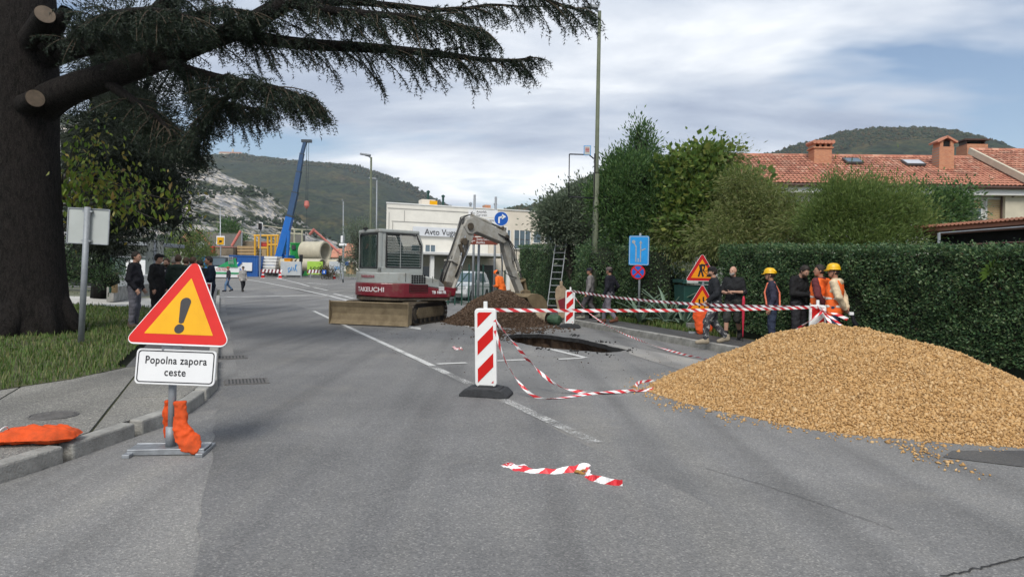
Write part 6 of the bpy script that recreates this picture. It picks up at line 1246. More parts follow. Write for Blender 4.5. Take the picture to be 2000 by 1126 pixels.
    def local(X): return (X-neck)@R-np.array([0, .035, .175])
    if hat != 'bald':
        zt = lambda X: -.055+.135*np.clip((local(X)[..., 1]+.01)/.065, 0, 1)
        add('hair', hs, MATS[hair], h=.012*dk, infl=.007, clipf=lambda X: zt(X)-local(X)[..., 2])
    if beard: add('beard', Shape().cap(hp(-.03, .045, -.055), hp(.03, .045, -.055), .037, .037).cap(hp(0, .07, -.075), hp(0, .068, -.09), .03, .024), MATS[beard], h=.01, clipf=lambda X: np.maximum(local(X)[..., 2]+.03, -(local(X)[..., 1]-.0)))
    XR = Matrix.Translation(Vector(hc)) @ Matrix(R.tolist()).to_4x4()
    if hat == 'cap':
        b = MB(); b.lathe([(.088, .03), (.092, .06), (.085, .095), (.055, .122), (0, .13)], 18, XR @ Matrix.Diagonal((.95, 1.18, 1, 1)))
        b.prism([(-.065, .08), (-.06, .15), (-.03, .175), (.03, .175), (.06, .15), (.065, .08)], .012, XR @ Matrix.Translation((0, .01, .035)) @ Matrix.Rotation(-.15, 4, 'X')); b.build('cap', cloth(hatcol), t, smooth=True)
    if hat == 'beanie': b = MB(); b.lathe([(.09, .01), (.094, .05), (.085, .1), (.05, .128), (0, .134)], 18, XR @ Matrix.Diagonal((.95, 1.16, 1, 1))); b.build('beanie', cloth(hatcol), t, smooth=True)
    if hat == 'flatcap': b = MB(); b.lathe([(.088, .04), (.105, .065), (.1, .095), (.06, .115), (0, .12)], 18, XR @ Matrix.Translation((0, .02, 0)) @ Matrix.Diagonal((.95, 1.25, 1, 1))); b.build('flat_cap', cloth(hatcol), t, smooth=True)
    if hat == 'helmet':
        b = MB(); b.lathe([(.118, .045), (.112, .06), (.108, .1), (.09, .145), (.055, .172), (0, .18)], 22, XR @ Matrix.Diagonal((.98, 1.18, 1, 1))); b.lathe([(.105, .05), (.122, .044), (.124, .05), (.11, .064)], 22, XR @ Matrix.Diagonal((.97, 1.18, 1, 1))); b.prism([(-.08, .10), (-.06, .165), (0, .185), (.06, .165), (.08, .10)], .012, XR @ Matrix.Translation((0, 0, .04)) @ Matrix.Rotation(-.12, 4, 'X')); hh = b.build('helmet', MATS['helmet_yellow'], t, smooth=True)
        b = MB(); b.tube([XR @ Vector((.082, .0, .04)), XR @ Vector((.075, .03, -.06)), XR @ Vector((0, .05, -.10)), XR @ Vector((-.075, .03, -.06)), XR @ Vector((-.082, 0, .04))], .006, 6); b.build('chin_strap', MATS['glasses_black'], hh)
        if harness: b = MB(); b.lathe([(.105, .0), (.125, .02), (.115, .06), (.07, .07)], 18, XR @ Matrix.Translation((0, -.08, .085)) @ Matrix.Rotation(.9, 4, 'X') @ Matrix.Diagonal((.6, .6, .8, 1))); b.build('ear_defender', MATS['helmet_yellow'], hh, smooth=True)
    if glasses:
        b = MB()
        for s in (-1, 1): b.lathe([(.024, 0), (.027, .002), (.024, .004)], 14, XR @ Matrix.Translation((.033*s, .094, .008)) @ Matrix.Rotation(math.pi/2, 4, 'X')); b.tube([XR @ Vector((.058*s, .09, .012)), XR @ Vector((.08*s, 0, .015))], .004, 5)
        b.tube([XR @ Vector((-.01, .1, .012)), XR @ Vector((.01, .1, .012))], .004, 5); b.build('glasses', MATS['glasses_black'], t)
    if vest:
        Vs = torso(Shape(), .004)
        arml = lambda X: np.abs(X[..., 0])-.205
        vclip = lambda X: np.maximum(np.maximum(.80-X[..., 2], X[..., 2]-(1.505+lean)), np.maximum(arml(X), .09-np.hypot(X[..., 0], (X[..., 1]-(lean+.04))*.75)-np.clip(1.42-X[..., 2], 0, 1)))
        Vs.cap((-.075, 0, .86), (.075, 0, .86), .112, k=.06); vm = add('safety_vest', Vs, MATS['vest_orange'], h=fine, infl=.036, clipf=vclip, wr=.004, seed=sx)
        for (z0, z1) in ((.93, .98), (1.08, 1.13)): add('reflective_band', Vs, MATS['reflective'], vm, h=.012, infl=.042, clipf=lambda X: np.maximum(np.maximum(z0-X[..., 2]-.02*np.sin(X[..., 0]*8), X[..., 2]-z1+.02*np.sin(X[..., 0]*8)), arml(X)))
    if harness:
        for s in (-1, 1):
            P = [(.1*s, .13, .98), (.1*s, .155+lean*.6, 1.25), (.11*s, .08+lean, 1.46), (.11*s, -.06+lean, 1.49), (.07*s, -.165+lean*.6, 1.25), (.1*s, -.15, 1.0), (.12*s, -.15, .85)]; b = MB(); b.tube(P, .02, 6); o = b.build('harness_strap', cloth((.75, .2, .12)), t); o.scale = (1, 1, 1)
        b = MB(); b.tube([(.17*math.cos(a), .145*math.sin(a), .95+.03*math.sin(a)) for a in [k*math.pi/8 for k in range(17)]], .022, 6); b.build('harness_belt', cloth((.65, .2, .13)), t)
    return t
SC_ = bpy.context.scene
def at(px, d, z=KZ): p = W(px, 600, d); p.z = z; return p
R90 = math.pi/2
hang = {}
stride = {('k', -1): (-.1, .20, .52), ('a', -1): (-.1, .22, .10), ('k', 1): (.1, .02, .5), ('a', 1): (.1, -.28, .16), ('t', 1): (.02, .14, -.09)}
stride2 = {('k', 1): (.1, .2, .52), ('a', 1): (.1, .24, .10), ('k', -1): (-.1, .0, .5), ('a', -1): (-.1, -.28, .16), ('t', -1): (-.02, .14, -.09)}
apart = {('k', -1): (-.13, .02, .5), ('a', -1): (-.16, -.02, .085), ('k', 1): (.13, .02, .5), ('a', 1): (.16, -.02, .085)}
fold = {('e', -1): (-.26, .02, 1.15), ('w', -1): (-.08, .24, 1.16), ('h', -1): (.8, .3, .05), ('e', 1): (.26, .02, 1.15), ('w', 1): (.1, .25, 1.13), ('h', 1): (-.8, .25, .1)}
phone = {('e', -1): (-.24, .03, 1.14), ('w', -1): (-.08, .28, 1.12), ('h', -1): (.45, .8, .1), ('e', 1): (.24, .03, 1.14), ('w', 1): (.08, .28, 1.12), ('h', 1): (-.45, .8, .1)}
behind = {('e', -1): (-.25, -.12, 1.15), ('w', -1): (-.08, -.2, .93), ('h', -1): (.7, -.1, -.4), ('e', 1): (.25, -.12, 1.15), ('w', 1): (.08, -.21, .95), ('h', 1): (-.7, -.1, -.4)}
pockets = {('e', -1): (-.28, -.06, 1.15), ('w', -1): (-.2, .08, .98), ('h', -1): (.2, .3, -.8), ('e', 1): (.28, -.06, 1.15), ('w', 1): (.2, .08, .98), ('h', 1): (-.2, .3, -.8)}
# left crowd
person('man in black sweater and grey trousers standing on the lawn edge', at(262, 16.4), -R90+.15, 1.82, (.010, .010, .014), (.10, .10, .12), (.07, .05, .04), 'hair_dark', belly=.05, arms={('e', 1): (.24, -.05, 1.14), ('w', 1): (.22, .1, .92), ('e', -1): (-.24, -.05, 1.14), ('w', -1): (-.22, .1, .92)}, hyaw=-.1)
person('man in long black hooded coat and flat cap on the lawn', at(306, 17.6), -R90-.1, 1.80, (.008, .008, .009), (.01, .01, .012), hat='flatcap', hatcol=(.015, .015, .016), coat=.62, hood=True)
person('bearded man with a white shirt front beside the man in flat cap', at(325, 18.6), math.pi-.5, 1.70, (.03, .025, .04), (.05, .05, .07), beard='hair_brown', front=(.6, .6, .62), hyaw=.4, hair='hair_brown')
person('man in dark green jacket seen from behind, tallest in the left crowd', at(346, 18.2), .35, 1.80, (.018, .03, .024), (.02, .02, .022), hair='hair_brown', hood=True)
person('person in mustard top with grey hair at the back of the crowd', at(337, 20.6), -.3, 1.76, (.28, .16, .02), (.03, .03, .03), hair='hair_grey')
person('brown-haired man in black between the green and navy jackets', at(361, 20.4), .3, 1.76, (.012, .011, .02), (.02, .02, .022), hair='hair_brown', hyaw=-.6)
person('balding man in navy jacket seen from behind near the barrier', at(374, 19.0), -.5, 1.76, (.012, .012, .055), (.02, .02, .03), skin='skin_tan', hair='hair_brown', arms={('e', 1): (.27, .12, 1.15), ('w', 1): (.2, .34, 1.12)})
person('dark-haired man in black jacket leaning his head towards the crowd', at(392, 20.2), R90-.4, 1.70, (.010, .011, .016), (.012, .012, .015), hpitch=-.25, skin='skin_tan')
person('man in navy uniform facing left at the edge of the road', at(410, 19.4), R90+.45, 1.80, (.008, .014, .028), (.008, .008, .012), arms=phone, hpitch=-.15, skin='skin_tan', coat=.8)
person('person in dark blue and blue jeans walking away beside the truck', at(445, 46.6, 0), 2.2, 1.70, (.03, .03, .04), (.10, .17, .28), (.03, .03, .04), 'hair_grey', legs=stride, hat='cap', hatcol=(.3, .04, .03))
person('person in pale grey jacket and black trousers crossing the far road', at(473, 47, 0), -2.4, 1.74, (.30, .29, .28), (.012, .012, .015), hat='cap', hatcol=(.05, .05, .05), legs=stride2, coat=.75)
# worker behind the bucket
person('worker in orange high-visibility jacket bending behind the digger bucket', at(980, 26.6, 0), R90-.5, 1.75, (.95, .17, .03), (.04, .03, .03), hat='beanie', hatcol=(.95, .17, .03), lean=.16, vest=None, hpitch=-.4, arms=phone, coat=.7)
# walkers on the right pavement
person('man in grey sweater and dark cap walking along the right pavement', at(1152, 23.0), R90-.35, 1.72, (.17, .16, .16), (.07, .065, .07), (.2, .19, .16), hat='cap', hatcol=(.02, .02, .03), legs=stride, hyaw=.3, skin='skin_tan')
person('man in black pullover and grey work trousers walking on the right pavement', at(1190, 21.3), R90-.6, 1.74, (.014, .014, .02), (.13, .12, .14), (.12, .05, .03), hat='beanie', hatcol=(.1, .08, .08), legs=stride2, arms={('e', 1): (.33, -.12, 1.17), ('w', 1): (.42, .02, 1.02)}, skin='skin_tan')
# group at the hedge
person('man in black cap and paint-splashed trousers walking left on the kerb', at(1397, 15.3), R90-.1, 1.72, (.018, .02, .024), (.05, .05, .06), (.28, .24, .18), hat='cap', hatcol=(.015, .015, .017), legs=stride, bottom_mat='painter_trousers', lean=.05, beard='hair_brown', arms={('e', -1): (-.24, .0, 1.15), ('w', -1): (-.2, .2, 1.0), ('e', 1): (.26, -.08, 1.15), ('w', 1): (.24, .06, .95)})
person('bald bearded man in black shirt and shorts with folded arms', at(1432, 16.3), math.pi-.55, 1.76, (.016, .017, .019), (.035, .037, .035), (.02, .02, .02), hair='hair_grey', hat='bald', beard='hair_grey', sleeves='half', shorts=True, arms=fold, hyaw=-.35, legs=stride2, skin='skin')
person('worker with yellow helmet and orange safety harness, seen from behind left', at(1509, 14.9), R90-.35, 1.67, (.03, .03, .05), (.03, .04, .07), hat='helmet', harness=True, lean=.04, arms=hang, hair='hair_dark', skin='skin_tan')
person('young man in black zip jacket looking down at his hands', at(1560, 14.7), math.pi-1.0+1.55, 1.82, (.013, .013, .014), (.03, .03, .035), hair='hair_dark', arms=phone, hpitch=-.55, beard='hair_brown')
person('man in orange vest over maroon sleeves seen from behind', at(1602, 13.9), .55, 1.78, (.11, .03, .035), (.03, .04, .07), hair='hair_dark', vest=True, hyaw=.8, arms=behind, skin='skin_tan')
person('man in yellow helmet, orange vest and beige hoodie by the hedge', at(1630, 13.5), .95, 1.76, (.58, .47, .32), (.03, .045, .09), hat='helmet', vest=True, hood=True, hyaw=.5, arms=behind, hair='hair_dark', glasses=True, skin='skin_tan')
# red umbrella and bottle
M('umbrella_red', (.45, .02, .05), .7, .2, 8); p0 = at(1452, 15.9); t = T('umbrella', 'closed red umbrella held by the bald man in shorts', 'umbrella', p0); b = MB(); b.tube([(0, 0, .10), (0, 0, .16), (0, 0, .55), (0, 0, .98), (0, 0, 1.06)], [.004, .009, .03, .036, .014], 10); b.build('canopy', MATS['umbrella_red'], t, smooth=True, fix=False); b = MB(); b.tube([(0, 0, .02), (0, 0, .12)], .006, 8); b.build('tip', MATS['glasses_black'], t); b = MB(); b.tube([(0, 0, 1.05), (0, 0, 1.16), (.03, 0, 1.19), (.05, 0, 1.16)], .012, 8); b.build('handle', MATS['glasses_black'], t)
p0 = at(1665, 13.1); p0.z = .95; t = T('hand_lamp', 'black and white hand tool hanging at the hip of the hooded man', 'tool', p0); b = MB(); b.tube([(0, 0, 0), (.03, 0, -.12), (.08, 0, -.2)], [.03, .04, .05], 10); b.build('body', MATS['sign_black'], t); b = MB(); b.box((-.02, 0, .02), (.08, .06, .06)); b.build('grip', MATS['sign_white'], t, bevel=.01)
# small red and white barrier by the left crowd
p0 = at(403, 18.2, .0); t = T('barrier_stand', 'red and white striped barrier board beside the man in navy uniform', 'barrier', p0, .5); b = MB(); b.beam((-.2, 0, 0), (0, 0, 1.15), .05, .03); b.beam((.25, .1, 0), (0, 0, 1.15), .05, .03); b.build('leg', MATS['sign_white'], t); b = MB(); b.plate([(-.3, 1.2), (.12, 1.2), (.1, .78)], -.03, .02); bb = b.build('board', MATS['sign_white'], t); b = MB(); b.plate([(-.22, 1.17), (.09, 1.17), (.075, .86)], -.034, .003); b.build('red_face', MATS['sign_red_dark'], bb)
for k in range(4): b = MB(); b.beam((.235-.2*(k+.1)/4, -.03+.07, .12+k*.24), (.235-.2*(k+.6)/4, -.03+.05, .24+k*.24), .055, .004, (0, 1, 0)); b.build('red_stripe', MATS['sign_red'], t)
# ================================================================== buildings and the far site
M('cream_wall', (.68, .66, .6), .85, .07, 1.2); M('cream_wall_b', (.64, .58, .49), .85, .07, 1.2); M('trim_grey', (.3, .29, .27), .7, .1, 3); M('board_silver', (.55, .57, .60), .4, .06, 2); glass('window_glass', (.10, .14, .17), .08); M('frame_white', (.7, .7, .68), .5, .05, 4); M('frame_dark', (.07, .07, .07), .5, .1, 4); M('canopy_white', (.55, .55, .54), .6, .1, 2)
M('fence_green', (.015, .06, .045), .5, .2, 8); M('car_white', (.62, .64, .66), .25, .04, 2, coat=.6); M('tyre', (.018, .018, .019), .85, .2, 10); M('lamp_glass', (.5, .52, .55), .1, .05, 3); M('chrome', (.5, .5, .52), .2, .05, 4, metal=1)
def dealer():
    A = W(752, 560, 50); A.z = 0; rz = math.atan2(NR.y, NR.x); t = T('car_dealership', 'cream flat-roofed car dealership with grey name board behind the excavator', 'building', A, rz)
    def FB(px, py):
        u, v = un(px, py); k = (A.x*NR.y-A.y*NR.x)/(u*NR.y-NR.x); d = k; L = (u*d-A.x)/NR.x; return L, H-v*d
    x1 = FB(955, 400)[0]; hz = FB(760, 397)[1]; hz2 = FB(1020, 412)[1]; x2 = 17.5
    b = MB(); b.prism([(0, 0), (x1, 0), (x1, 10), (2.7, 10)], hz); w1 = b.build('wall', MATS['cream_wall'], t); b = MB(); b.box(((x1+x2)/2, 5.1, hz2/2), (x2-x1-.004, 10, hz2)); w2 = b.build('wall', MATS['cream_wall_b'], t)
    b = MB(); b.prism([(-.05, -.05), (x1+.05, -.05), (x1+.05, 10.1), (2.6, 10.1)], .08, Matrix.Translation((0, 0, hz+.003))); b.build('roof_edge', MATS['frame_white'], t); b = MB(); b.box(((x1+x2)/2, 5.08, hz2+.04), (x2-x1, 10.1, .08)); b.build('roof_edge', MATS['frame_white'], t)
    for (pa, pb) in (((757, 410), (955, 413)), ((765, 434), (905, 436))): (xa, za), (xb, zb) = FB(*pa), FB(*pb); b = MB(); b.box(((xa+xb)/2, -.012, (za+zb)/2), (xb-xa, .03, .045)); b.build('panel_joint', MATS['trim_grey'], w1)
    for px, y0, y1 in ((790, 411, 432), (767, 434, 470), (760, 414, 450)): xa, za = FB(px, y0); zb = FB(px, y1)[1]; b = MB(); b.box((xa, -.012, (za+zb)/2), (.035, .03, za-zb)); b.build('panel_joint', MATS['trim_grey'], w1)
    (xa, za), (xb, zb) = FB(806, 442), FB(905, 464); b = MB(); b.box(((xa+xb)/2, -.1, (za+zb)/2), (xb-xa, .16, za-zb)); sb = b.build('name_board', MATS['board_silver'], t, bevel=.02); xt, zt = FB(828, 453); text('Avto Vuga', .62, MATS['sign_black'], sb, (xt, -.19, zt), .93, 'LEFT', ext=.01)
    def win(p0, p1, nv, nh, mat='frame_white'):
        (xa, za), (xb, zb) = FB(*p0), FB(*p1); wd_, hg = xb-xa, za-zb; cx, cz = (xa+xb)/2, (za+zb)/2; y = -.0 if cx < x1 else .1
        b = MB(); b.box((cx, y+.01, cz), (wd_, .06, hg)); w = b.build('window', MATS['frame_dark'], t); n = 0
        for i in range(nv):
            for j in range(nh): b = MB(); b.box((xa+(i+.5)*wd_/nv, y-.025, zb+(j+.5)*hg/nh), (wd_/nv-.07, .01, hg/nh-.07)); b.build('pane', MATS['window_glass'], w)
        for i in range(nv+1): b = MB(); b.box((xa+i*wd_/nv, y-.03, cz), (.06, .05, hg)); b.build('frame', MATS[mat], w)
        b = MB(); b.box((cx, y-.06, zb-.04), (wd_+.2, .14, .06)); b.build('sill', MATS['frame_white'], w)
    win((990, 449), (997, 473), 1, 1); win((1005, 449), (1036, 486), 3, 2); win((1043, 452), (1057, 474), 1, 1); win((803, 478), (819, 498), 1, 1); win((1065, 452), (1080, 474), 1, 1); win((830, 478), (850, 498), 2, 1)
    # entrance canopy and its posts
    (xa, za), (xb, zb) = FB(795, 493), FB(950, 502); zc = 2.75; b = MB(); b.prism([(xa-1.5, -5.2), (xb-.2, -5.2), (xb+.6, -2), (xb+.6, -.02), (xa-1.5, -.02)], .2, Matrix.Translation((0, 0, zc))); cn = b.build('canopy', MATS['canopy_white'], t, bevel=.04); b = MB(); b.prism([(xa-1.4, -5.1), (xb-.3, -5.1), (xb+.5, -2), (xb+.5, -.1), (xa-1.4, -.1)], .03, Matrix.Translation((0, 0, zc-.034))); b.build('canopy_soffit', MATS['trim_grey'], cn)
    for x, y in ((xb-.2, -4.8), (xa+.5, -4.8)): b = MB(); b.box((x, y, zc/2), (.25, .25, zc)); b.build('canopy_post', MATS['frame_white'], cn)
    b = MB(); b.box((xb+.1, -.03, 1.1), (1.2, .05, 2.2)); b.build('door', MATS['frame_dark'], t)
    b = MB(); b.box((x1*.3, -.03, 1.2), (2.0, .05, 1.6)); b.build('shop_window', MATS['window_glass'], t)
    # roof gear
    (xa, za), (xb, zb) = FB(835, 384), FB(862, 397); b = MB(); b.box(((xa+xb)/2, 2, hz+.32), (xb-xa, 1, .6)); b.build('ventilation_unit', MATS['cream_wall_b'], t, bevel=.03); b = MB(); b.box((xa+.9, 1.48, hz+.32), (.6, .02, .45)); b.build('unit_grille', MATS['sign_yellow'], t)
    for px, y0 in ((851, 371), (881, 380), (936, 395), (986, 396)): xa, za = FB(px, y0); b = MB(); b.tube([(xa, 2, hz2), (xa, 2, za)], .09, 8); b.lathe([(0, 0), (.14, 0), (.14, .12), (0, .2)], 10, Matrix.Translation((xa, 2, za))); b.build('flue', MATS['bin_green'] if px < 900 else MATS['galvanised_dull'], t)
    xa, za = FB(977, 404); b = MB(); b.box((xa, 3, hz2+.3), (.5, .6, .6)); b.build('brick_flue', MATS['brick'], t)
def brickmat(name, a, b_, sc):
    m = bpy.data.materials.new(name); m.use_nodes = True; t = m.node_tree; L = t.links.new; bs = t.nodes['Principled BSDF']; tc = N(t, 'ShaderNodeTexCoord'); mp = N(t, 'ShaderNodeMapping'); mp.inputs['Rotation'].default_value = (math.pi/2, 0, 0); L(tc.outputs['Object'], mp.inputs[0]); br = N(t, 'ShaderNodeTexBrick'); br.inputs['Scale'].default_value = sc; br.inputs['Color1'].default_value = (*a, 1); br.inputs['Color2'].default_value = (*b_, 1); br.inputs['Mortar'].default_value = (.3, .24, .19, 1); br.inputs['Mortar Size'].default_value = .02; L(mp.outputs[0], br.inputs['Vector']); L(br.outputs['Color'], bs.inputs['Base Color']); bs.inputs['Roughness'].default_value = .9; MATS[name] = m
brickmat('brick', (.42, .16, .08), (.5, .22, .11), 3.2)
dealer()
# ---- tiled house ------------------------------------------------------------------------------
def tilemat():
    m = bpy.data.materials.new('roof_tile'); m.use_nodes = True; t = m.node_tree; L = t.links.new; b = t.nodes['Principled BSDF']; g = N(t, 'ShaderNodeNewGeometry'); tc = N(t, 'ShaderNodeTexCoord'); n = N(t, 'ShaderNodeTexNoise'); n.inputs['Scale'].default_value = 1.1; n.inputs['Detail'].default_value = 7; L(tc.outputs['Object'], n.inputs['Vector'])
    c = ramp(t, g.outputs['Random Per Island'], [(0, (.33, .125, .08)), (.4, (.43, .175, .11)), (.8, (.50, .23, .15)), (1, (.54, .31, .22))]); mx = N(t, 'ShaderNodeMixRGB'); L(ramp(t, n.outputs['Fac'], [(.45, 0), (.75, .55)]), mx.inputs[0]); L(c, mx.inputs[1]); mx.inputs[2].default_value = (.16, .10, .075, 1); L(mx.outputs[0], b.inputs['Base Color']); b.inputs['Roughness'].default_value = .85; MATS['roof_tile'] = m
tilemat(); M('render_white', (.62, .6, .55), .85, .08, 2); M('render_beige', (.5, .46, .36), .85, .1, 2); M('brown_metal', (.07, .035, .025), .5, .1, 4); M('shutter_tan', (.5, .36, .2), .7, .08, 4); M('shed_black', (.014, .014, .017), .8, .2, 4)
def tile_roof(parent, x0, x1, y0, z0, y1, z1, name='tile_field', seed=1, first=300):
    """half-round tiles, eave (y0,z0) to ridge (y1,z1); those nearest the eye are parts, the rest one field"""
    pw, pl = .235, .40; nx = int((x1-x0)/pw); sl = Vector((0, y1-y0, z1-z0)); Ls = sl.length; sl.normalize(); nr = Vector((0, -sl.z, sl.y)); ny = int(Ls/pl); r = random.Random(seed)
    one = MB(); seg = 6; V = []
    for k, (s, rad) in enumerate(((0, .122), (pl*1.12, .098))):
        for i in range(seg+1): a = math.pi*i/seg; V.append(Vector((rad*math.cos(a), 0, 0))+sl*s+nr*(rad*.72*math.sin(a)+(.03 if k == 0 else .004)))
    one.add(V, [(i, i+1, seg+2+i, seg+1+i) for i in range(seg)]); me = one.mesh('roof_tile'); me.materials.append(MATS['roof_tile']); base = one.v
    fld = MB(); fld.add([Vector((x0, y0, z0-.02)), Vector((x1, y0, z0-.02)), Vector((x1, y1, z1-.02)), Vector((x0, y1, z1-.02))], [(0, 1, 2, 3)]); f2 = fld.build('roof_board', MATS['brown_metal'], parent)
    Vs = []; Fs = []; cnt = 0
    for j in range(ny):
        for i in range(nx):
            p = Vector((x0+(i+.5)*pw+r.uniform(-.012, .012), y0, z0))+sl*(j*pl+r.uniform(-.02, .02))+nr*r.uniform(0, .012)
            if j < 4 and cnt < first: link('roof_tile', me, parent, None, p); cnt += 1
            else: bidx = len(Vs); Vs += [tuple(Vector(v)+p) for v in base]; Fs += [(bidx+a, bidx+a+1, bidx+seg+2+a, bidx+seg+1+a) for a in range(seg)]
    o = link(name, np_mesh(name, Vs, Fs), parent, MATS['roof_tile'], smooth=False); o['kind'] = 'stuff'
    b = MB(); n = int((x1-x0)/.42)
    for i in range(n): b.tube([(x0+i*.42, y1, z1+.02), (x0+i*.42+.46, y1, z1+.03)], [.14, .12], 8)
    o = b.build('ridge_tiles', MATS['roof_tile'], parent, fix=False); o['kind'] = 'stuff'
def house():
    D = 40; c = W(1700, 600, D); c.z = 0; rz = math.radians(-3); t = T('tiled_house', 'white house with red clay tile roof and brick chimneys behind the hedge', 'house', c, rz)
    def L(px, py, d): p = W(px, py, d)-c; return p
    eL, eR = L(1418, 358, D).x, L(2300, 375, D-1).x; ze = L(1700, 363, D).z; zr = L(1700, 307, D+4.6).z
    xw = L(1880, 300, D+4.6).x
    tile_roof(t, eL, xw+1.2, -.5, ze, 4.6, zr, seed=1, first=290)
    tile_roof(t, xw+.2, eR, -.9, ze+.22, 4.9, zr+.55, seed=2, first=0)
    b = MB(); b.beam((xw+.12, -.95, ze+.18), (xw+.12, 4.9, zr+.52), .16, .38); b.build('barge_board', MATS['render_beige'], t)
    b = MB(); b.box(((eL+eR)/2, 5, ze/2-.12), (eR-eL-.8, 9, ze-.24)); b.build('wall', MATS['render_white'], t)
    b = MB(); b.add([(eL, 4.62, zr-.05), (eR, 4.62, zr-.05), (eR, 9.6, ze), (eL, 9.6, ze)], [(0, 1, 2, 3)]); b.build('rear_roof', MATS['brown_metal'], t)
    b = MB(); b.tube([(eL, -.55, ze-.06), (xw+1.1, -.55, ze-.06)], .09, 8); b.build('gutter', MATS['brown_metal'], t); b = MB(); b.box(((eL+xw)/2, -.1, ze-.3), (xw-eL+1, .5, .34)); b.build('eave_soffit', MATS['frame_white'], t)
    def shut(px0, px1, y0, y1, mat, name, n=14):
        a, e = L(px0, y0, D+.5), L(px1, y1, D+.5); cx, cz, w_, h_ = (a.x+e.x)/2, (a.z+e.z)/2, e.x-a.x, a.z-e.z
        b = MB(); b.box((cx, .47, cz), (w_+.2, .06, h_+.2)); w = b.build(name, MATS['frame_white'], t)
        if mat: 
            for k in range(n): b = MB(); b.box((cx, .42, e.z+(k+.5)*h_/n), (w_, .03, h_/n*.82), Matrix.Rotation(.3, 3, 'X')); b.build('slat', MATS[mat], w)
        else: b = MB(); b.box((cx, .43, cz), (w_, .02, h_)); b.build('pane', MATS['window_glass'], w); b = MB(); b.box((cx, .41, cz), (.06, .03, h_)); b.build('frame', MATS['brown_metal'], w); b = MB(); b.box((cx, .40, a.z-.25), (w_, .04, .5)); b.build('half_shutter', MATS['shutter_tan'], w)
    shut(1919, 1945, 391, 440, 'shutter_tan', 'shuttered_window'); shut(1884, 1906, 391, 425, None, 'window'); shut(1470, 1500, 392, 430, None, 'window'); shut(1560, 1585, 392, 430, None, 'window')
    a, e = L(1960, 372, D-.2), L(1998, 470, D-.2); b = MB(); b.box(((a.x+e.x)/2+1.2, .3, (a.z+e.z)/2), (e.x-a.x+2.4, .6, a.z-e.z)); b.build('side_bay', MATS['render_beige'], t); b = MB(); b.tube([(L(1955, 395, D).x, .3, ze-.3), (L(1955, 395, D).x, .3, 2)], .07, 8); b.tube([(L(1955, 395, D).x, .3, L(1955, 395, D).z), (L(1985, 374, D).x, -.3, ze-.1)], .07, 8); b.build('downpipe', MATS['brown_metal'], t)
    # skylights
    k = Vector((0, 5.1, zr-ze)); sn = Vector((0, -k.z, k.y)).normalized(); ang = math.atan2(k.z, k.y)
    for px, py, f, w_ in ((1657, 318, .72, 1.0), (1768, 321, .68, 1.15)):
        x = L(px, py, D+3.3).x; p = Vector((x, -.5, ze))+k*f+sn*.2; R = Matrix.Rotation(ang, 3, 'X'); b = MB(); b.box(p, (w_, .9, .12), R); s = b.build('skylight', MATS['frame_dark'], t); b = MB(); b.box(p+sn*.065, (w_-.15, .74, .01), R); b.build('pane', MATS['lamp_glass'] if px > 1700 else MATS['window_glass'], s)
    # chimneys
    def chim(px0, px1, ytop, ybot, dd, kind):
        a, e = L(px0, ytop, dd), L(px1, ybot, dd); cx, w_ = (a.x+e.x)/2, e.x-a.x; y = a.y; zb, zt = e.z-.6, a.z; hh = zt-zb
        b = MB(); b.box((cx, y, zb+hh*.36), (w_*.86, w_*.8, hh*.72)); ch = b.build('chimney', MATS['brick'] if kind < 2 else MATS['brick'], t)
        if kind == 0:
            b = MB(); b.box((cx, y, zb+hh*.735), (w_, w_*.92, hh*.05)); b.build('chimney_band', MATS['brick'], ch)
            for i in range(4): b = MB(); b.box((cx+(i-1.5)*w_*.27, y, zb+hh*.82), (w_*.11, w_*.78, hh*.13)); b.build('chimney_pier', MATS['brick'], ch)
            b = MB(); b.box((cx, y, zb+hh*.82), (w_*.7, w_*.3, hh*.12)); b.build('flue_shade', MATS['dark_gap'], ch)  # solid near-black block paints shade into the openings between the piers
            b = MB(); b.box((cx, y, zb+hh*.91), (w_*1.0, w_*.95, hh*.05)); b.build('chimney_slab', MATS['roof_tile'], ch)
            for i in range(6): b = MB(); b.tube([(cx+(i-2.5)*w_*.18, y-w_*.52, zb+hh*.95), (cx+(i-2.5)*w_*.18, y+w_*.5, zb+hh*.98)], w_*.1, 8); b.build('cap_tile', MATS['roof_tile'], ch)
        elif kind == 1:
            for s in (-1, 1): b = MB(); b.box((cx+s*w_*.3, y, zb+hh*.8), (w_*.18, w_*.78, hh*.18)); b.build('chimney_pier', MATS['brick'], ch); b = MB(); b.box((cx+s*w_*.27, y, zb+hh*.93), (w_*.72, w_, hh*.05), Matrix.Rotation(s*.5, 3, 'Y')); b.build('cap_slope', MATS['roof_tile'], ch)
            b = MB(); b.box((cx, y, zb+hh*.8), (w_*.4, w_*.6, hh*.16)); b.build('flue_shade', MATS['dark_gap'], ch)  # near-black block, the opening's shade is in its colour
        else:
            for s in (-1, 1): b = MB(); b.box((cx+s*w_*.38, y, zb+hh*.8), (w_*.05, w_*.5, hh*.18)); b.build('cap_post', MATS['brown_metal'], ch)
            b = MB(); b.box((cx, y, zb+hh*.79), (w_*.45, w_*.4, hh*.12)); b.build('flue_shade', MATS['dark_gap'], ch); b = MB(); b.box((cx, y, zb+hh*.92), (w_*1.05, w_*.8, hh*.06)); b.build('cap_plate', MATS['brown_metal'], ch)  # near-black block painted as the shaded gap under the cap plate
    chim(1578, 1616, 277, 308, 43.5, 0); chim(1817, 1848, 271, 320, 42.5, 1); chim(1858, 1902, 274, 302, 46, 2)
house()
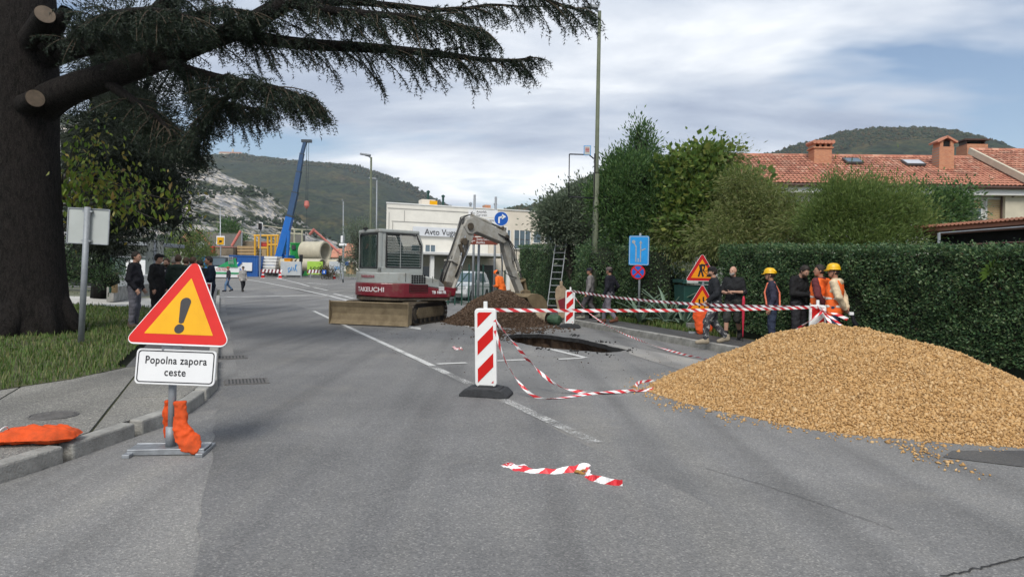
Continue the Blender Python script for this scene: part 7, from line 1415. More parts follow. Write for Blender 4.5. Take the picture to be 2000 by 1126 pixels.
# ---- shed roof behind the hedge -----------------------------------------------------------------
def shed():
    base = W(1900, 600, 16.5); base.z = 0; t = T('garden_shed', 'long black open shed with tiled roof edge behind the hedge at right', 'shed', base); A = W(1788, 448, 17.6)-base; B = W(2110, 422, 14.6)-base; n = Vector((B.y-A.y, A.x-B.x, 0)).normalized()*-1; bk = n*3.5
    b = MB(); b.add([A, B, B+bk+Vector((0, 0, -.25)), A+bk+Vector((0, 0, -.25))], [(0, 1, 2, 3)]); o = b.build('roof', MATS['roof_tile'], t); s = o.modifiers.new('th', 'SOLIDIFY'); s.thickness = .08
    N_ = 38
    for i in range(N_): p = A.lerp(B, (i+.5)/N_)+Vector((0, 0, .05)); b = MB(); b.tube([p-n*.12, p+n*.3+Vector((0, 0, -.02))], .038, 7); b.build('edge_tile', MATS['roof_tile'], t, fix=False)
    b = MB(); b.beam(A+Vector((0, 0, -.11))+n*.05, B+Vector((0, 0, -.11))+n*.05, .06, .14); b.build('fascia', MATS['brown_metal'], t)
    q = [A+n*.6, B+n*.6]; b = MB(); b.add([Vector((q[0].x, q[0].y, 0)), Vector((q[1].x, q[1].y, 0)), q[1]+Vector((0, 0, -.05)), q[0]+Vector((0, 0, -.05))], [(0, 1, 2, 3)]); o = b.build('dark_wall', MATS['shed_black'], t); s = o.modifiers.new('th', 'SOLIDIFY'); s.thickness = .06
    p = W(1834, 455, 15.9)-base; b = MB(); b.tube([(p.x, p.y, 0), p], .035, 8); b.build('post', MATS['galvanised_dull'], t); e = W(2060, 438, 14.2)-base; b = MB(); b.tube([p, e], .014, 6); b.build('rail', MATS['galvanised'], t); b = MB(); b.tube([W(1790, 482, 16)-base, W(2050, 470, 14.2)-base], .02, 6); b.build('low_rail', MATS['brown_metal'], t)
shed()
# ---- direction boards ---------------------------------------------------------------------------
def direction():
    d = 31; base = W(948, 600, d); base.z = 0; t = T('direction_sign', 'white and brown direction boards on two posts behind the excavator boom', 'road sign', base, 0); L = lambda px, py: W(px, py, d)-base
    for px, yt in ((927, 380), (968.5, 384)): p = L(px, yt); b = MB(); b.tube([(p.x, .06, 0), (p.x, .06, p.z)], .055, 10); b.build('post', MATS['galvanised_dull'], t, smooth=True, fix=False)
    rows = [((915, 409, 972, 424.5), 'sign_white', 'Avtovlak', 'Car train', 'sign_black'), ((915, 425, 972, 441), 'sign_white', 'Kajakaški center', 'Kayak center', 'sign_black'), ((915, 441.5, 972, 454), 'sign_white', 'Trnovo', '', 'sign_black'), ((915, 454.5, 972, 462), 'sign_brown', '', '', 'sign_white'), ((915, 462.5, 972, 478), 'sign_brown', 'Sveta Gora', 'Bazilika', 'sign_white')]
    for (x0, y0, x1, y1), m, a, c, tc in rows:
        p, q = L(x0, y0), L(x1, y1); cx, cz = (p.x+q.x)/2, (p.z+q.z)/2; b = MB(); b.plate(rrect(q.x-p.x, p.z-q.z, .02, cx, cz), 0, .02); bd = b.build('board', MATS[m], t)
        sz = (p.z-q.z)*(.46 if c else .62)
        if a: text(a, sz, MATS[tc], bd, (p.x+.36, -.004, cz+(sz*.47 if c else 0)), .85, 'LEFT', ext=.002)
        if c: text(c, sz, MATS[tc], bd, (p.x+.36, -.004, cz-sz*.47), .85, 'LEFT', ext=.002)
        if a:
            b = MB(); xx = p.x+.1; b.beam((xx, -.004, cz), (xx+.2, -.004, cz), .022, .003, (0, 1, 0)); b.beam((xx, -.004, cz), (xx+.09, -.004, cz+.08), .022, .003, (0, 1, 0)); b.beam((xx, -.004, cz), (xx+.09, -.004, cz-.08), .022, .003, (0, 1, 0)); b.build('arrow', MATS[tc], bd)
    d = 28.5; base = W(979, 600, d); base.z = 0; t = T('turn_right_sign', 'round blue turn-right sign beside the white direction boards', 'road sign', base); c = W(979, 427, d)-base; b = MB(); b.tube([(0, .05, 0), (0, .05, c.z+.3)], .035, 10); b.build('post', MATS['galvanised_dull'], t, smooth=True, fix=False); b = MB(); b.plate(circle(c.x, c.z, .30, 32), 0, .015); p = b.build('disc', MATS['sign_white'], t); b = MB(); b.plate(circle(c.x, c.z, .283, 32), -.003, .002); b.build('blue_face', MATS['sign_blue'], p)
    b = MB(); b.beam((c.x-.09, -.006, c.z-.19), (c.x-.09, -.006, c.z+.05), .065, .003, (0, 1, 0)); b.beam((c.x-.105, -.0065, c.z+.04), (c.x+.06, -.0065, c.z+.09), .065, .003, (0, 1, 0)); b.plate([(c.x+.03, c.z+.2), (c.x+.2, c.z+.09), (c.x+.03, c.z-.03)], -.008, .003); b.build('arrow', MATS['sign_white'], p)
    p_, q = W(982, 443, d)-base, W(991, 456, d)-base; b = MB(); b.plate(rrect(.22, .28, .01, (p_.x+q.x)/2, (p_.z+q.z)/2), .0, .01); w = b.build('small_plate', MATS['sign_white'], t); b = MB(); b.plate(rrect(.15, .12, .005, (p_.x+q.x)/2-.02, (p_.z+q.z)/2+.05), -.004, .003); b.build('plate_symbol', MATS['sign_black'], w)
direction()
# ---- fence and car ------------------------------------------------------------------------------
def fence():
    d = 33; A = W(862, 600, d+1.5); B = W(985, 600, d-.5); A.z = B.z = 0; t = T('mesh_fence', 'green wire mesh fence with tall posts in front of the white car', 'fence', A); n = 9; e = B-A
    for i in range(n+1):
        p = e*(i/n); h = 1.75 if i not in (4, 5, 6) else 2.0; b = MB(); b.box((p.x, p.y, h/2), (.07, .07, h)); b.build('post', MATS['fence_green'], t)
    for z in (.15, .95, 1.7): b = MB(); b.tube([Vector((0, 0, z)), e+Vector((0, 0, z))], .012, 6); b.build('rail', MATS['fence_green'], t)
    b = MB(); k = 62
    for i in range(k): p = e*(i/k); b.tube([p+Vector((0, 0, .1)), p+Vector((0, 0, 1.7))], .004, 3, caps=False)
    b.build('wire_mesh', MATS['fence_green'], t, fix=False)['kind'] = 'stuff'
    b = MB(); p = e*.07; b.beam(p+Vector((0, .05, .2)), p+Vector((1.1, .1, 1.6)), .05, .05); b.build('brace', MATS['fence_green'], t)
    p0 = W(933, 600, d-1.2); p0.z = 0; t2 = T('steel_post', 'bare grey steel post in front of the mesh fence', 'post', p0); b = MB(); b.tube([(0, 0, 0), (0, 0, 3.05)], .06, 10); b.build('tube', MATS['galvanised_dull'], t2, smooth=True, fix=False); b = MB(); b.lathe([(0, 0), (.065, 0), (.06, .05), (0, .06)], 10, Matrix.Translation((0, 0, 3.05))); b.build('cap', MATS['galvanised'], t2)
fence()
def suv(label, loc, rz, body='car_white', name='parked_car'):
    t = T(name, label, 'car', loc, rz); W2 = .91  # front towards -Y, origin at centre on the ground
    prof = [(-2.2, .32), (-2.28, .5), (-2.25, .78), (-2.1, .93), (-1.05, 1.06), (1.95, 1.08), (2.2, .95), (2.24, .5), (2.15, .32)]
    X = Matrix(((0, 0, 1, -W2), (1, 0, 0, 0), (0, 1, 0, 0), (0, 0, 0, 1))); b = MB(); b.prism(prof, 2*W2, X); b.build('body', MATS[body], t, bevel=.09, seg=3)
    gh = [(-1.1, 1.05), (-.35, 1.62), (-.1, 1.68), (1.6, 1.66), (1.85, 1.56), (2.12, 1.06)]; V = []
    for s in (-1, 1):
        for y, z in gh: V.append((s*(W2-.04-(z-1.05)*.26), y, z))
    k = len(gh); b = MB(); b.add(V, [tuple(range(k))[::-1], tuple(range(k, 2*k))]+[(i, (i+1) % k, k+(i+1) % k, k+i) for i in range(k)]); b.build('cabin', MATS[body], t, bevel=.05, seg=3)
    b = MB(); b.add([(-.78, -1.04, 1.1), (.78, -1.04, 1.1), (.66, -.42, 1.585), (-.66, -.42, 1.585)], [(0, 1, 2, 3)]); o = b.build('windscreen', MATS['window_glass'], t); s_ = o.modifiers.new('th', 'SOLIDIFY'); s_.thickness = .03; s_.offset = 0
    for s in (-1, 1):
        for y0, y1, z1 in ((-.75, .25, 1.56), (.33, 1.25, 1.56)): b = MB(); xo = W2-.03; b.add([(s*xo, y0, 1.11), (s*xo, y1, 1.11), (s*(xo-.12), y1-.05, z1), (s*(xo-.12), y0+(.42 if y0 < 0 else .03), z1)], [(0, 1, 2, 3)]); o = b.build('side_window', MATS['window_glass'], t); q = o.modifiers.new('th', 'SOLIDIFY'); q.thickness = .03; q.offset = 0
        b = MB(); b.prism(rrect(.42, .17, .05), .05, Matrix.Translation((s*.62, -2.22, .83)) @ Matrix.Rotation(math.pi/2, 4, 'X') @ Matrix.Rotation(s*.12, 4, 'Z')); b.build('headlight', MATS['lamp_glass'], t, bevel=.01); b = MB(); b.box((s*1.02, -.72, 1.14), (.2, .12, .15)); b.build('mirror', MATS[body], t, bevel=.03)
        for y in (-1.4, 1.42):
            b = MB(); Xw = Matrix.Translation((s*(W2-.1), y, .36)) @ Matrix.Rotation(math.pi/2, 4, 'Y'); b.lathe([(.2, -.12), (.33, -.12), (.36, -.08), (.36, .08), (.33, .12), (.2, .12)], 24, Xw); w = b.build('tyre', MATS['tyre'], t); b = MB(); b.lathe([(0, -.08), (.21, -.1), (.21, .1), (0, .1)], 16, Xw); b.build('rim', MATS['chrome'], w)
    b = MB(); b.box((0, -2.27, .76), (.8, .04, .17)); b.build('grille', MATS['frame_dark'], t); b = MB(); b.box((0, -2.27, .46), (1.3, .05, .14)); b.build('lower_intake', MATS['frame_dark'], t); b = MB(); b.box((0, -2.31, .6), (.5, .01, .11)); b.build('number_plate', MATS['sign_white'], t)
    return t
suv('white off-road car parked nose-on behind the mesh fence', W(905, 600, 38)*Vector((1, 1, 0)).to_tuple()[0] if False else Vector((W(905, 600, 38).x, 38, 0)), math.radians(-14))
# ================================================================== the far building site
M('blue_container', (.018, .10, .34), .5, .1, 2); M('light_blue', (.03, .2, .5), .5, .1, 2); M('green_container', (.03, .42, .08), .5, .08, 2); M('concrete_pipe', (.42, .39, .30), .85, .12, 2); M('timber', (.36, .25, .13), .85, .15, 3); M('mud_box', (.2, .16, .11), .9, .2, 3); M('frame_yellow', (.62, .33, .02), .5, .1, 3); M('crane_blue', (.01, .12, .42), .35, .08, 2); M('crane_dark', (.04, .05, .06), .4, .1, 2); M('crane_steel', (.03, .07, .15), .4, .1, 2); M('hoarding', (.42, .45, .47), .7, .1, 2); M('lime', (.3, .5, .06), .6, .1, 2); M('site_red', (.5, .05, .03), .5, .1, 2); M('sack_white', (.62, .62, .6), .8, .1, 4); M('mesh_grey', (.16, .155, .14), .9, .15, 3); M('rose_strut', (.5, .16, .13), .6, .1, 3); M('truck_green', (.02, .3, .11), .4, .1, 2)
def base_at(px, d): p = W(px, 560, d); p.z = zg(d); return p
def boxpx(b, base, x0, y0, x1, y1, d, dep, m=None):
    a, c = W(x0, y0, d)-base, W(x1, y1, d)-base; b.box(((a.x+c.x)/2, a.y+dep/2, (a.z+c.z)/2), (c.x-a.x, dep, a.z-c.z), None, m); return (a.x+c.x)/2, a.y, (a.z+c.z)/2, c.x-a.x, a.z-c.z
def container(label, x0, y0, x1, y1, d, dep, mat, name='site_container', board=None, bt='', ribs=14, group='site containers'):
    base = base_at((x0+x1)/2, d); t = T(name, label, 'container', base, 0, group); b = MB(); a, c = W(x0, y0, d)-base, W(x1, y0, d)-base; h = a.z; wd_ = c.x-a.x; cx = (a.x+c.x)/2
    b.box((cx, a.y+dep/2, h/2), (wd_, dep, h)); b.build('shell', MATS[mat], t)
    for i in range(ribs): b = MB(); b.box((a.x+(i+.5)*wd_/ribs, a.y-.02, h/2), (wd_/ribs*.45, .05, h*.9)); b.build('rib', MATS[mat], t)
    for z in (.06, h-.06): b = MB(); b.box((cx, a.y-.03, z), (wd_+.06, .12, .13)); b.build('rail', MATS[mat], t)
    if board:
        bb = MB(); q = boxpx(bb, base, *board, d-.2, .06); w = bb.build('notice_board', MATS['sign_white'], t)
        if bt: text(bt, q[4]*.5, MATS['sign_blue'], w, (q[0], q[1]-.02, q[2]), 1, ext=.01)
    return t
container('blue site container with white notice board and arrow, right of the truck', 448, 498, 504, 538, 84, 2.5, 'blue_container', board=(459, 512, 492, 529)); container('pale blue container behind the men, left of the truck', 364, 499, 412, 538, 86, 2.5, 'light_blue', board=None, bt='', ribs=10)
tb = bpy.data.objects['notice_board']; p = W(467, 520, 83.7); base = base_at(476, 84); b = MB(); q = p-base; b.beam((q.x+.25, q.y, q.z+.55), (q.x-.3, q.y, q.z), .28, .05, (0, 1, 0)); b.beam((q.x-.3, q.y, q.z), (q.x+.25, q.y, q.z-.55), .28, .05, (0, 1, 0)); b.build('arrow', MATS['sign_blue'], tb.parent)
container('bright green site container behind the crane foot', 567, 474, 593, 500, 93, 2.4, 'green_container', ribs=9)
o = [k for k in COL.objects if k.get('label', '').startswith('bright green site')][0]; b = MB(); q = boxpx(b, base_at(580, 93), 569.5, 478, 577, 487, 92.8, .1); b.build('hatch', MATS['frame_dark'], o)
# truck
def truck():
    d = 76; base = base_at(440, d); t = T('site_truck', 'green and white service truck with roof ladder seen from behind', 'truck', base, AZ_ROAD); b = MB(); q = boxpx(b, base, 413, 520, 466, 543, d, 6); b.build('lower_body', MATS['sign_white'], t, bevel=.08); b = MB(); boxpx(b, base, 414, 501, 462, 520, d+.1, 5.5); b.build('upper_body', MATS['crane_dark'], t, bevel=.1)
    b = MB(); boxpx(b, base, 418, 504, 440, 518, d-.02, .05); b.build('rear_window', MATS['window_glass'], t); b = MB(); boxpx(b, base, 414, 531, 466, 535, d-.06, .08); b.build('green_stripe', MATS['truck_green'], t); a = W(441, 521, d-.1)-base; b = MB(); b.plate([(a.x-.9, a.z), (a.x+1.2, a.z), (a.x+.9, a.z+1.0), (a.x+.1, a.z+.6)], a.y, .06); b.build('green_flash', MATS['truck_green'], t)
    c = W(428, 526, d-.1)-base; text('CATELJ', .38, MATS['site_red'], t, (c.x+.3, c.y, c.z), 1, ext=.01)
    for x in (443, 451): p, q2 = W(x, 500, d-.3)-base, W(x+1.5, 516, d-.3)-base; b = MB(); b.beam(p, q2, .05, .05); b.build('ladder_rail', MATS['galvanised'], t)
    for k in range(5): p, q2 = W(443, 502+k*3, d-.3)-base, W(452, 502+k*3, d-.3)-base; b = MB(); b.tube([p, q2], .025, 6); b.build('ladder_rung', MATS['galvanised'], t)
    b = MB(); boxpx(b, base, 412, 541, 467, 545, d-.15, .3); b.build('bumper', MATS['tyre'], t)
    for x in (419, 460): c = W(x, 545, d)-base; b = MB(); b.lathe([(0, -.3), (.46, -.3), (.5, -.2), (.5, .3), (0, .3)], 18, Matrix.Translation((c.x, c.y+.6, .5)) @ Matrix.Rotation(math.pi/2, 4, 'Y')); b.build('wheel', MATS['tyre'], t)
    for x in (415.5, 463.5): b = MB(); boxpx(b, base, x-1.5, 537, x+1.5, 540, d-.1, .08); b.build('tail_light', MATS['site_red'], t)
truck()
def simple(name, label, cat, parts, d, group=None):
    """parts: (part name, material, x0,y0,x1,y1, depth offset, thickness, bevel)"""
    base = base_at((parts[0][2]+parts[0][4])/2, d); t = T(name, label, cat, base, 0, group)
    for nm, m, x0, y0, x1, y1, od, th in parts: b = MB(); boxpx(b, base, x0, y0, x1, y1, d+od, th); b.build(nm, MATS[m], t, bevel=.03)
    return t, base
# crane
def crane():
    d = 90; base = base_at(552, d); t = T('mobile_crane', 'blue telescopic crane boom rising over the building site', 'crane', base); P = [W(*p, d)-base for p in ((545, 503), (567, 420), (577, 375), (584, 335), (590, 300), (596, 277))]; wd_ = [.85, .72, .6, .5, .4]
    for i in range(5): b = MB(); a, c = P[i], P[i+1]; b.beam(a-(c-a).normalized()*.3, c, wd_[i], wd_[i]*1.05, (0, 1, 0)); b.build('boom_section', MATS['crane_blue' if i < 1 else 'crane_steel'], t); b = MB(); b.beam(a.lerp(c, .96), c, wd_[i]*1.12, wd_[i]*1.15, (0, 1, 0)); b.build('boom_collar', MATS['crane_dark'], t)
    a, c = W(549, 502, d-.6)-base, W(560, 450, d-.6)-base; b = MB(); b.tube([a+Vector((.8, 0, 0)), c+Vector((.3, 0, 0))], .2, 10); b.build('lift_cylinder', MATS['crane_blue'], t)
    b = MB(); h = P[5]; b.box(h+Vector((.2, 0, .1)), (1.3, .5, .35)); b.build('boom_head', MATS['crane_dark'], t); hk = W(599, 399, d)-base
    for o in (-.12, .12): b = MB(); b.tube([h+Vector((.35+o, 0, 0)), hk+Vector((o, 0, 0))], .03, 5); b.build('hoist_rope', MATS['crane_dark'], t)
    b = MB(); b.lathe([(0, .5), (.3, .4), (.35, -.2), (.15, -.5), (0, -.6)], 10, Matrix.Translation(hk)); b.build('hook_block', MATS['rose_strut'], t); b = MB(); b.tube([hk, W(599, 460, d)-base], .03, 5); b.build('sling', MATS['crane_dark'], t)
    b = MB(); boxpx(b, base, 536, 497, 562, 512, d, 3); b.build('superstructure', MATS['crane_blue'], t, bevel=.1); b = MB(); boxpx(b, base, 520, 512, 590, 524, d, 2.6); b.build('carrier', MATS['crane_blue'], t, bevel=.1)
    for x in (526, 538, 572, 584): c = W(x, 527, d)-base; b = MB(); b.lathe([(0, -.3), (.6, -.3), (.6, .3), (0, .3)], 18, Matrix.Translation((c.x, c.y, .62)) @ Matrix.Rotation(math.pi/2, 4, 'X')); b.build('wheel', MATS['tyre'], t)
crane()
# concrete pipes
def pipe(label, px0, px1, yc, r_px, d, tilt=-.35):
    base = W((px0+px1)/2, yc, d); r = r_px/1350*d; t = T('concrete_pipe', label, 'pipe', base, 0, 'concrete pipes on site'); L = (px1-px0)/1350*d; X = Matrix.Rotation(tilt, 4, 'Z') @ Matrix.Rotation(math.pi/2, 4, 'Y'); b = MB(); b.lathe([(r, -L/2), (r, L/2), (r*.86, L/2), (r*.86, -L/2), (r, -L/2)], 36, X); b.build('barrel', MATS['concrete_pipe'], t, smooth=False); b = MB(); b.lathe([(r*1.03, L/2-.25), (r*1.03, L/2-.05), (r*.99, L/2-.05), (r*.99, L/2-.25), (r*1.03, L/2-.25)], 36, X); b.build('collar', MATS['concrete_pipe'], t)
pipe('large pale concrete pipe lying on top of the smaller pipes', 590, 640, 491, 19.5, 88); pipe('concrete pipe half hidden behind the lime green panel', 580, 634, 517, 12, 86); pipe('concrete pipe behind the left grey hoarding panel', 540, 584, 517, 12, 87); pipe('short concrete pipe end behind the right grey hoarding panel', 634, 664, 517, 11, 88)
# hoarding panels
def panel(label, x0, y0, x1, y1, d, mat, strokes):
    t, base = simple('hoarding_panel', label, 'panel', [('sheet', mat, x0, y0, x1, y1, 0, .06), ('foot', 'kerb_concrete', x0+6, y1-1, x0+11, y1+1.5, -.3, .6)], d, 'hoarding panels on site'); a, c = W(x0, y0, d)-base, W(x1, y1, d)-base; cx, cz = (a.x+c.x)/2, (a.z+c.z)/2; w_, h_ = c.x-a.x, a.z-c.z
    for k, (q0, q1, q2, m) in enumerate(strokes): b = MB(); b.tube([Vector((cx+p[0]*w_, a.y-.03, cz+p[1]*h_)) for p in (q0, q1, q2)], .035, 5); b.build('print_stroke', MATS[m], t)
st1 = [((-.1, -.2), (-.14, .0), (-.05, .05), 'sign_sky'), ((-.05, .05), (.0, -.1), (-.12, -.3), 'sign_sky'), ((.03, -.15), (.03, .0), (.05, .12), 'sign_sky'), ((.1, -.15), (.12, .1), (.17, -.15), 'sign_sky'), ((.2, -.15), (.21, .1), (.23, .3), 'light_blue'), ((.28, .3), (.22, .05), (.3, -.2), 'sign_sky')]
panel('grey hoarding panel with blue lettering under the crane foot', 548, 510, 588, 538, 82, 'hoarding', st1); panel('grey hoarding panel with faint blue lettering at the right end', 643, 510, 672, 534, 83, 'hoarding', st1); panel('lime green hoarding panel below the big concrete pipe', 600, 510, 630, 536, 82.5, 'lime', [((-.3, -.1), (-.25, .1), (-.2, -.1), 'sign_black'), ((-.15, -.05), (.1, -.12), (.45, -.06), 'sign_black'), ((-.1, .0), (0, .08), (.1, .0), 'sign_black'), ((.15, 0), (.25, .07), (.35, -.02), 'sign_black')])
def striped(label, x0, x1, y, d):
    base = base_at((x0+x1)/2, d); t = T('barrier_rail', label, 'barrier', base, 0, 'striped barrier rails on site'); a, c = W(x0, y, d)-base, W(x1, y, d)-base; n = 12; w_ = (c.x-a.x)/n
    for i in range(n): b = MB(); b.plate([(a.x+i*w_, a.z-.2), (a.x+(i+1)*w_, a.z-.2), (a.x+(i+1.5)*w_, a.z+.2), (a.x+(i+.5)*w_, a.z+.2)], a.y, .05); b.build('stripe', MATS['sign_white' if i % 2 else 'digger_red'], t)
    for x in (a.x+.4, c.x-.4): b = MB(); b.box((x, a.y+.15, (a.z-.2)/2), (.1, .1, a.z-.2)); b.build('leg', MATS['galvanised_dull'], t)
striped('striped barrier rail in front of the white sacks', 508, 550, 528.5, 80); striped('striped barrier rail in front of the lime green panel', 599, 637, 529.5, 80)
simple('sack_stack', 'stack of white sacks between blue container and crane', 'sacks', [('sack', 'sack_white', 513, 500+6*k, 541-k, 505.4+6*k, -.2*k, 2.0) for k in range(5)], 86); simple('timber_crate', 'long tan timber crate on top of the blue container', 'crate', [('board', 'timber', 463, 480, 501, 486, 0, 2), ('board', 'timber', 463, 486.3, 501, 492, .02, 2), ('board', 'timber', 463, 492.3, 501, 498, 0, 2)], 92); simple('mud_skip', 'muddy grey skip behind the truck', 'skip', [('tub', 'mud_box', 416, 482, 455, 499, 0, 2.5), ('rim', 'rose_strut', 416, 481, 455, 483, -.1, 2.7)], 91); simple('site_sign', 'yellow square sign board above the muddy skip', 'sign', [('board', 'frame_white', 422.5, 460.5, 438.5, 479, 0, .06), ('yellow_face', 'sign_yellow', 424, 463, 437, 477.5, -.05, .03), ('symbol', 'sign_black', 428, 469, 433, 473, -.08, .02), ('pole', 'galvanised', 430, 478, 431.5, 500, .1, .1)], 89); simple('red_cabinet', 'red cabinet left of the muddy skip', 'cabinet', [('body', 'site_red', 410, 480, 416.5, 496, 0, .8), ('door', 'sign_red', 411, 482, 415.5, 489, -.04, .03)], 90.5); simple('cable_drum', 'yellow cable drum in front of the crane foot', 'drum', [('core', 'sign_yellow', 555, 505, 567, 514, 0, 1.0), ('flange', 'sign_yellow', 554, 504, 568, 506, -.1, 1.2)], 85.5); simple('red_sand', 'red covered stack in front of the crane carrier', 'stack', [('cover', 'site_red', 549, 513, 572, 520, 0, 1.2), ('pallet', 'timber', 549, 520.2, 572, 524, .05, 1.2)], 84.5)
# gantry frames and struts
def frame(name, label, lines, d, mat, r, part='bar', cat='frame'):
    base = base_at(lines[0][0][0], d); t = T(name, label, cat, base)
    for a, c in lines: b = MB(); b.tube([W(*a, d)-base, W(*c, d)-base], r, 8); b.build(part, MATS[mat], t, fix=False)
    return t
frame('yellow_gantry', 'orange-yellow steel gantry frame beside the crane boom', [((496, 460), (545, 460)), ((498, 460), (498, 500)), ((523, 460), (523, 505)), ((530, 462), (530, 500)), ((538, 462), (538, 500)), ((506, 462), (506, 485)), ((543, 460), (543, 482)), ((506, 484), (523, 484)), ((523, 478), (545, 478))], 91, 'frame_yellow', .13, cat='gantry'); simple('red_hopper', 'red hopper hanging in the yellow gantry', 'hopper', [('tub', 'site_red', 506, 474, 521, 481, 0, 1.2), ('lip', 'rose_strut', 505, 472, 522, 474.5, -.1, 1.4)], 91.5); frame('scaffold_frame', 'pale scaffold frame behind the green container', [((541, 455), (541, 500)), ((560, 447), (590, 449)), ((575, 448), (575, 475)), ((590, 449), (590, 478)), ((541, 455), (590, 457))], 96, 'concrete_pipe', .12, cat='scaffold')
frame('red_strut', 'rose-red sloping strut at the left end of the mesh wall', [((384, 449), (410, 477))], 95, 'rose_strut', .16, cat='strut'); frame('red_strut', 'rose-red sloping strut right of the yellow sign', [((470, 451), (453, 480))], 95, 'rose_strut', .2, cat='strut'); frame('red_strut', 'long rose-red strut sloping above the big concrete pipe', [((612, 448), (665, 495))], 95, 'rose_strut', .16, cat='strut'); frame('red_strut', 'short rose-red strut above the large pipe, leaning left', [((614, 447), (605, 458))], 95, 'rose_strut', .2, cat='strut'); frame('span_wire', 'thin cable from the traffic light to the right scaffold', [((470, 452), (500, 460)), ((513, 440), (560, 447)), ((560, 447), (614, 449))], 95, 'concrete_pipe', .06, cat='cable')
simple('mesh_wall', 'grey mesh screen wall behind the container yard', 'wall', [('screen', 'mesh_grey', 384, 455, 472, 500, 0, .15), ('post', 'galvanised_dull', 383, 449, 384.6, 505, -.1, .2), ('post', 'galvanised_dull', 427, 454, 428.2, 505, -.1, .2), ('post', 'galvanised_dull', 471, 451, 472.4, 505, -.1, .2), ('cap_rail', 'concrete_pipe', 384, 454, 472, 455.5, -.05, .25)], 97); simple('rubble_wall', 'brown earth bank and planks behind the yellow gantry', 'bank', [('bank', 'mud_box', 470, 470, 545, 505, 0, 3), ('plank', 'timber', 500, 486, 520, 500, -.4, .3), ('slab', 'mesh_grey', 556, 458, 592, 476, 1, 1)], 98)
b = MB(); p = W(392, 480, 93); b.lathe([(0, 0), (.25, .03), (.5, .14), (.52, .14), (.27, -.02), (0, -.04)], 20, Matrix.Rotation(math.pi/2, 4, 'X')); t = T('satellite_dish', 'round white dish in front of the mesh screen wall', 'dish', p); b.build('dish', MATS['back_grey'], t, smooth=True); b = MB(); b.tube([(0, .1, 0), (0, .15, -(p.z-zg(93)))], .06, 8); b.build('mast', MATS['galvanised_dull'], t)
def traffic_light(label, px, py, d, h_px, border):
    base = base_at(px, d); t = T('traffic_light', label, 'traffic light', base, 0, 'traffic lights'); c = W(px, py, d)-base; hh = h_px/1350*d; b = MB(); b.tube([(c.x, .2, 0), (c.x, .2, c.z)], .08, 8); b.build('pole', MATS['galvanised_dull'], t); b = MB(); b.box((c.x, 0, c.z), (hh*.42, .3, hh)); b.build('housing', MATS['sign_black'], t, bevel=.03)
    if border: b = MB(); b.box((c.x, .2, c.z), (hh*.62, .04, hh*1.2)); b.build('backboard', MATS['sign_white'], t)
    for k, m in ((1, 'site_red'), (0, 'frame_yellow'), (-1, 'truck_green')): b = MB(); b.lathe([(0, 0), (hh*.13, 0), (hh*.12, .05), (0, .06)], 12, Matrix.Translation((c.x, -.16, c.z+k*hh*.3)) @ Matrix.Rotation(math.pi/2, 4, 'X')); b.build('lens', MATS['dark_gap'], t)
traffic_light('traffic light with white backboard above the blue container', 508, 442, 78, 13, True); traffic_light('small traffic light between hoarding and big pipe', 588, 504, 79, 14, False); traffic_light('dark traffic light right of the concrete pipes', 664.5, 506, 79, 14, False)
for px, d, l in ((513, 79, 'orange traffic cone left of the striped rail'), (547, 79, 'orange traffic cone right of the striped rail'), (652, 80, 'orange traffic cone under the right hoarding panel')):
    t = T('traffic_cone', l, 'cone', base_at(px, d), 0, 'orange cones on site'); b = MB(); b.lathe([(.22, .04), (.16, .3), (.06, .72), (0, .74)], 12); b.build('cone', MATS['sign_red'], t); b = MB(); b.box((0, 0, .02), (.6, .6, .05)); b.build('base', MATS['sign_white'], t); b = MB(); b.lathe([(.155, .34), (.12, .5)], 12); b.build('white_ring', MATS['sign_white'], t)
make_tree('potted_shrub', 'reddish-brown shrub in front of the lime green panel', 'shrub', base_at(640, 79), [(tuple(base_at(640, 79)+Vector((.2, 0, .7))), (.9, .5, .5)), (tuple(base_at(634, 79)+Vector((0, 0, .9))), (.5, .4, .6))], 60, 24, .16, .5, 'dry_twig_leaf', .04, spread=.25, seed=71)
simple('blue_arrow_disc', 'blue round arrow plate beside the brown shrub', 'road sign', [('disc', 'sign_blue', 629, 527, 637, 535, 0, .05), ('arrow', 'sign_white', 632, 529, 634, 533, -.03, .02)], 78)
simple('street_plate', 'white sign plates on the distant post left of the olive tree', 'sign', [('plate', 'sign_white', 662, 475, 677, 480, 0, .05), ('plate', 'sign_white', 665.5, 460, 669.5, 474, -.02, .05), ('post', 'galvanised_dull', 669.5, 455, 671, 545, .1, .1)], 69); simple('site_hut', 'low brick and timber stacks at the right end of the site', 'stack', [('stack', 'timber', 676, 517, 690, 535, 0, 1.5), ('plate', 'sign_blue', 673, 511, 681, 518, -.3, .1), ('stack_top', 'rose_strut', 680, 512, 690, 517, .02, 1.4)], 82)
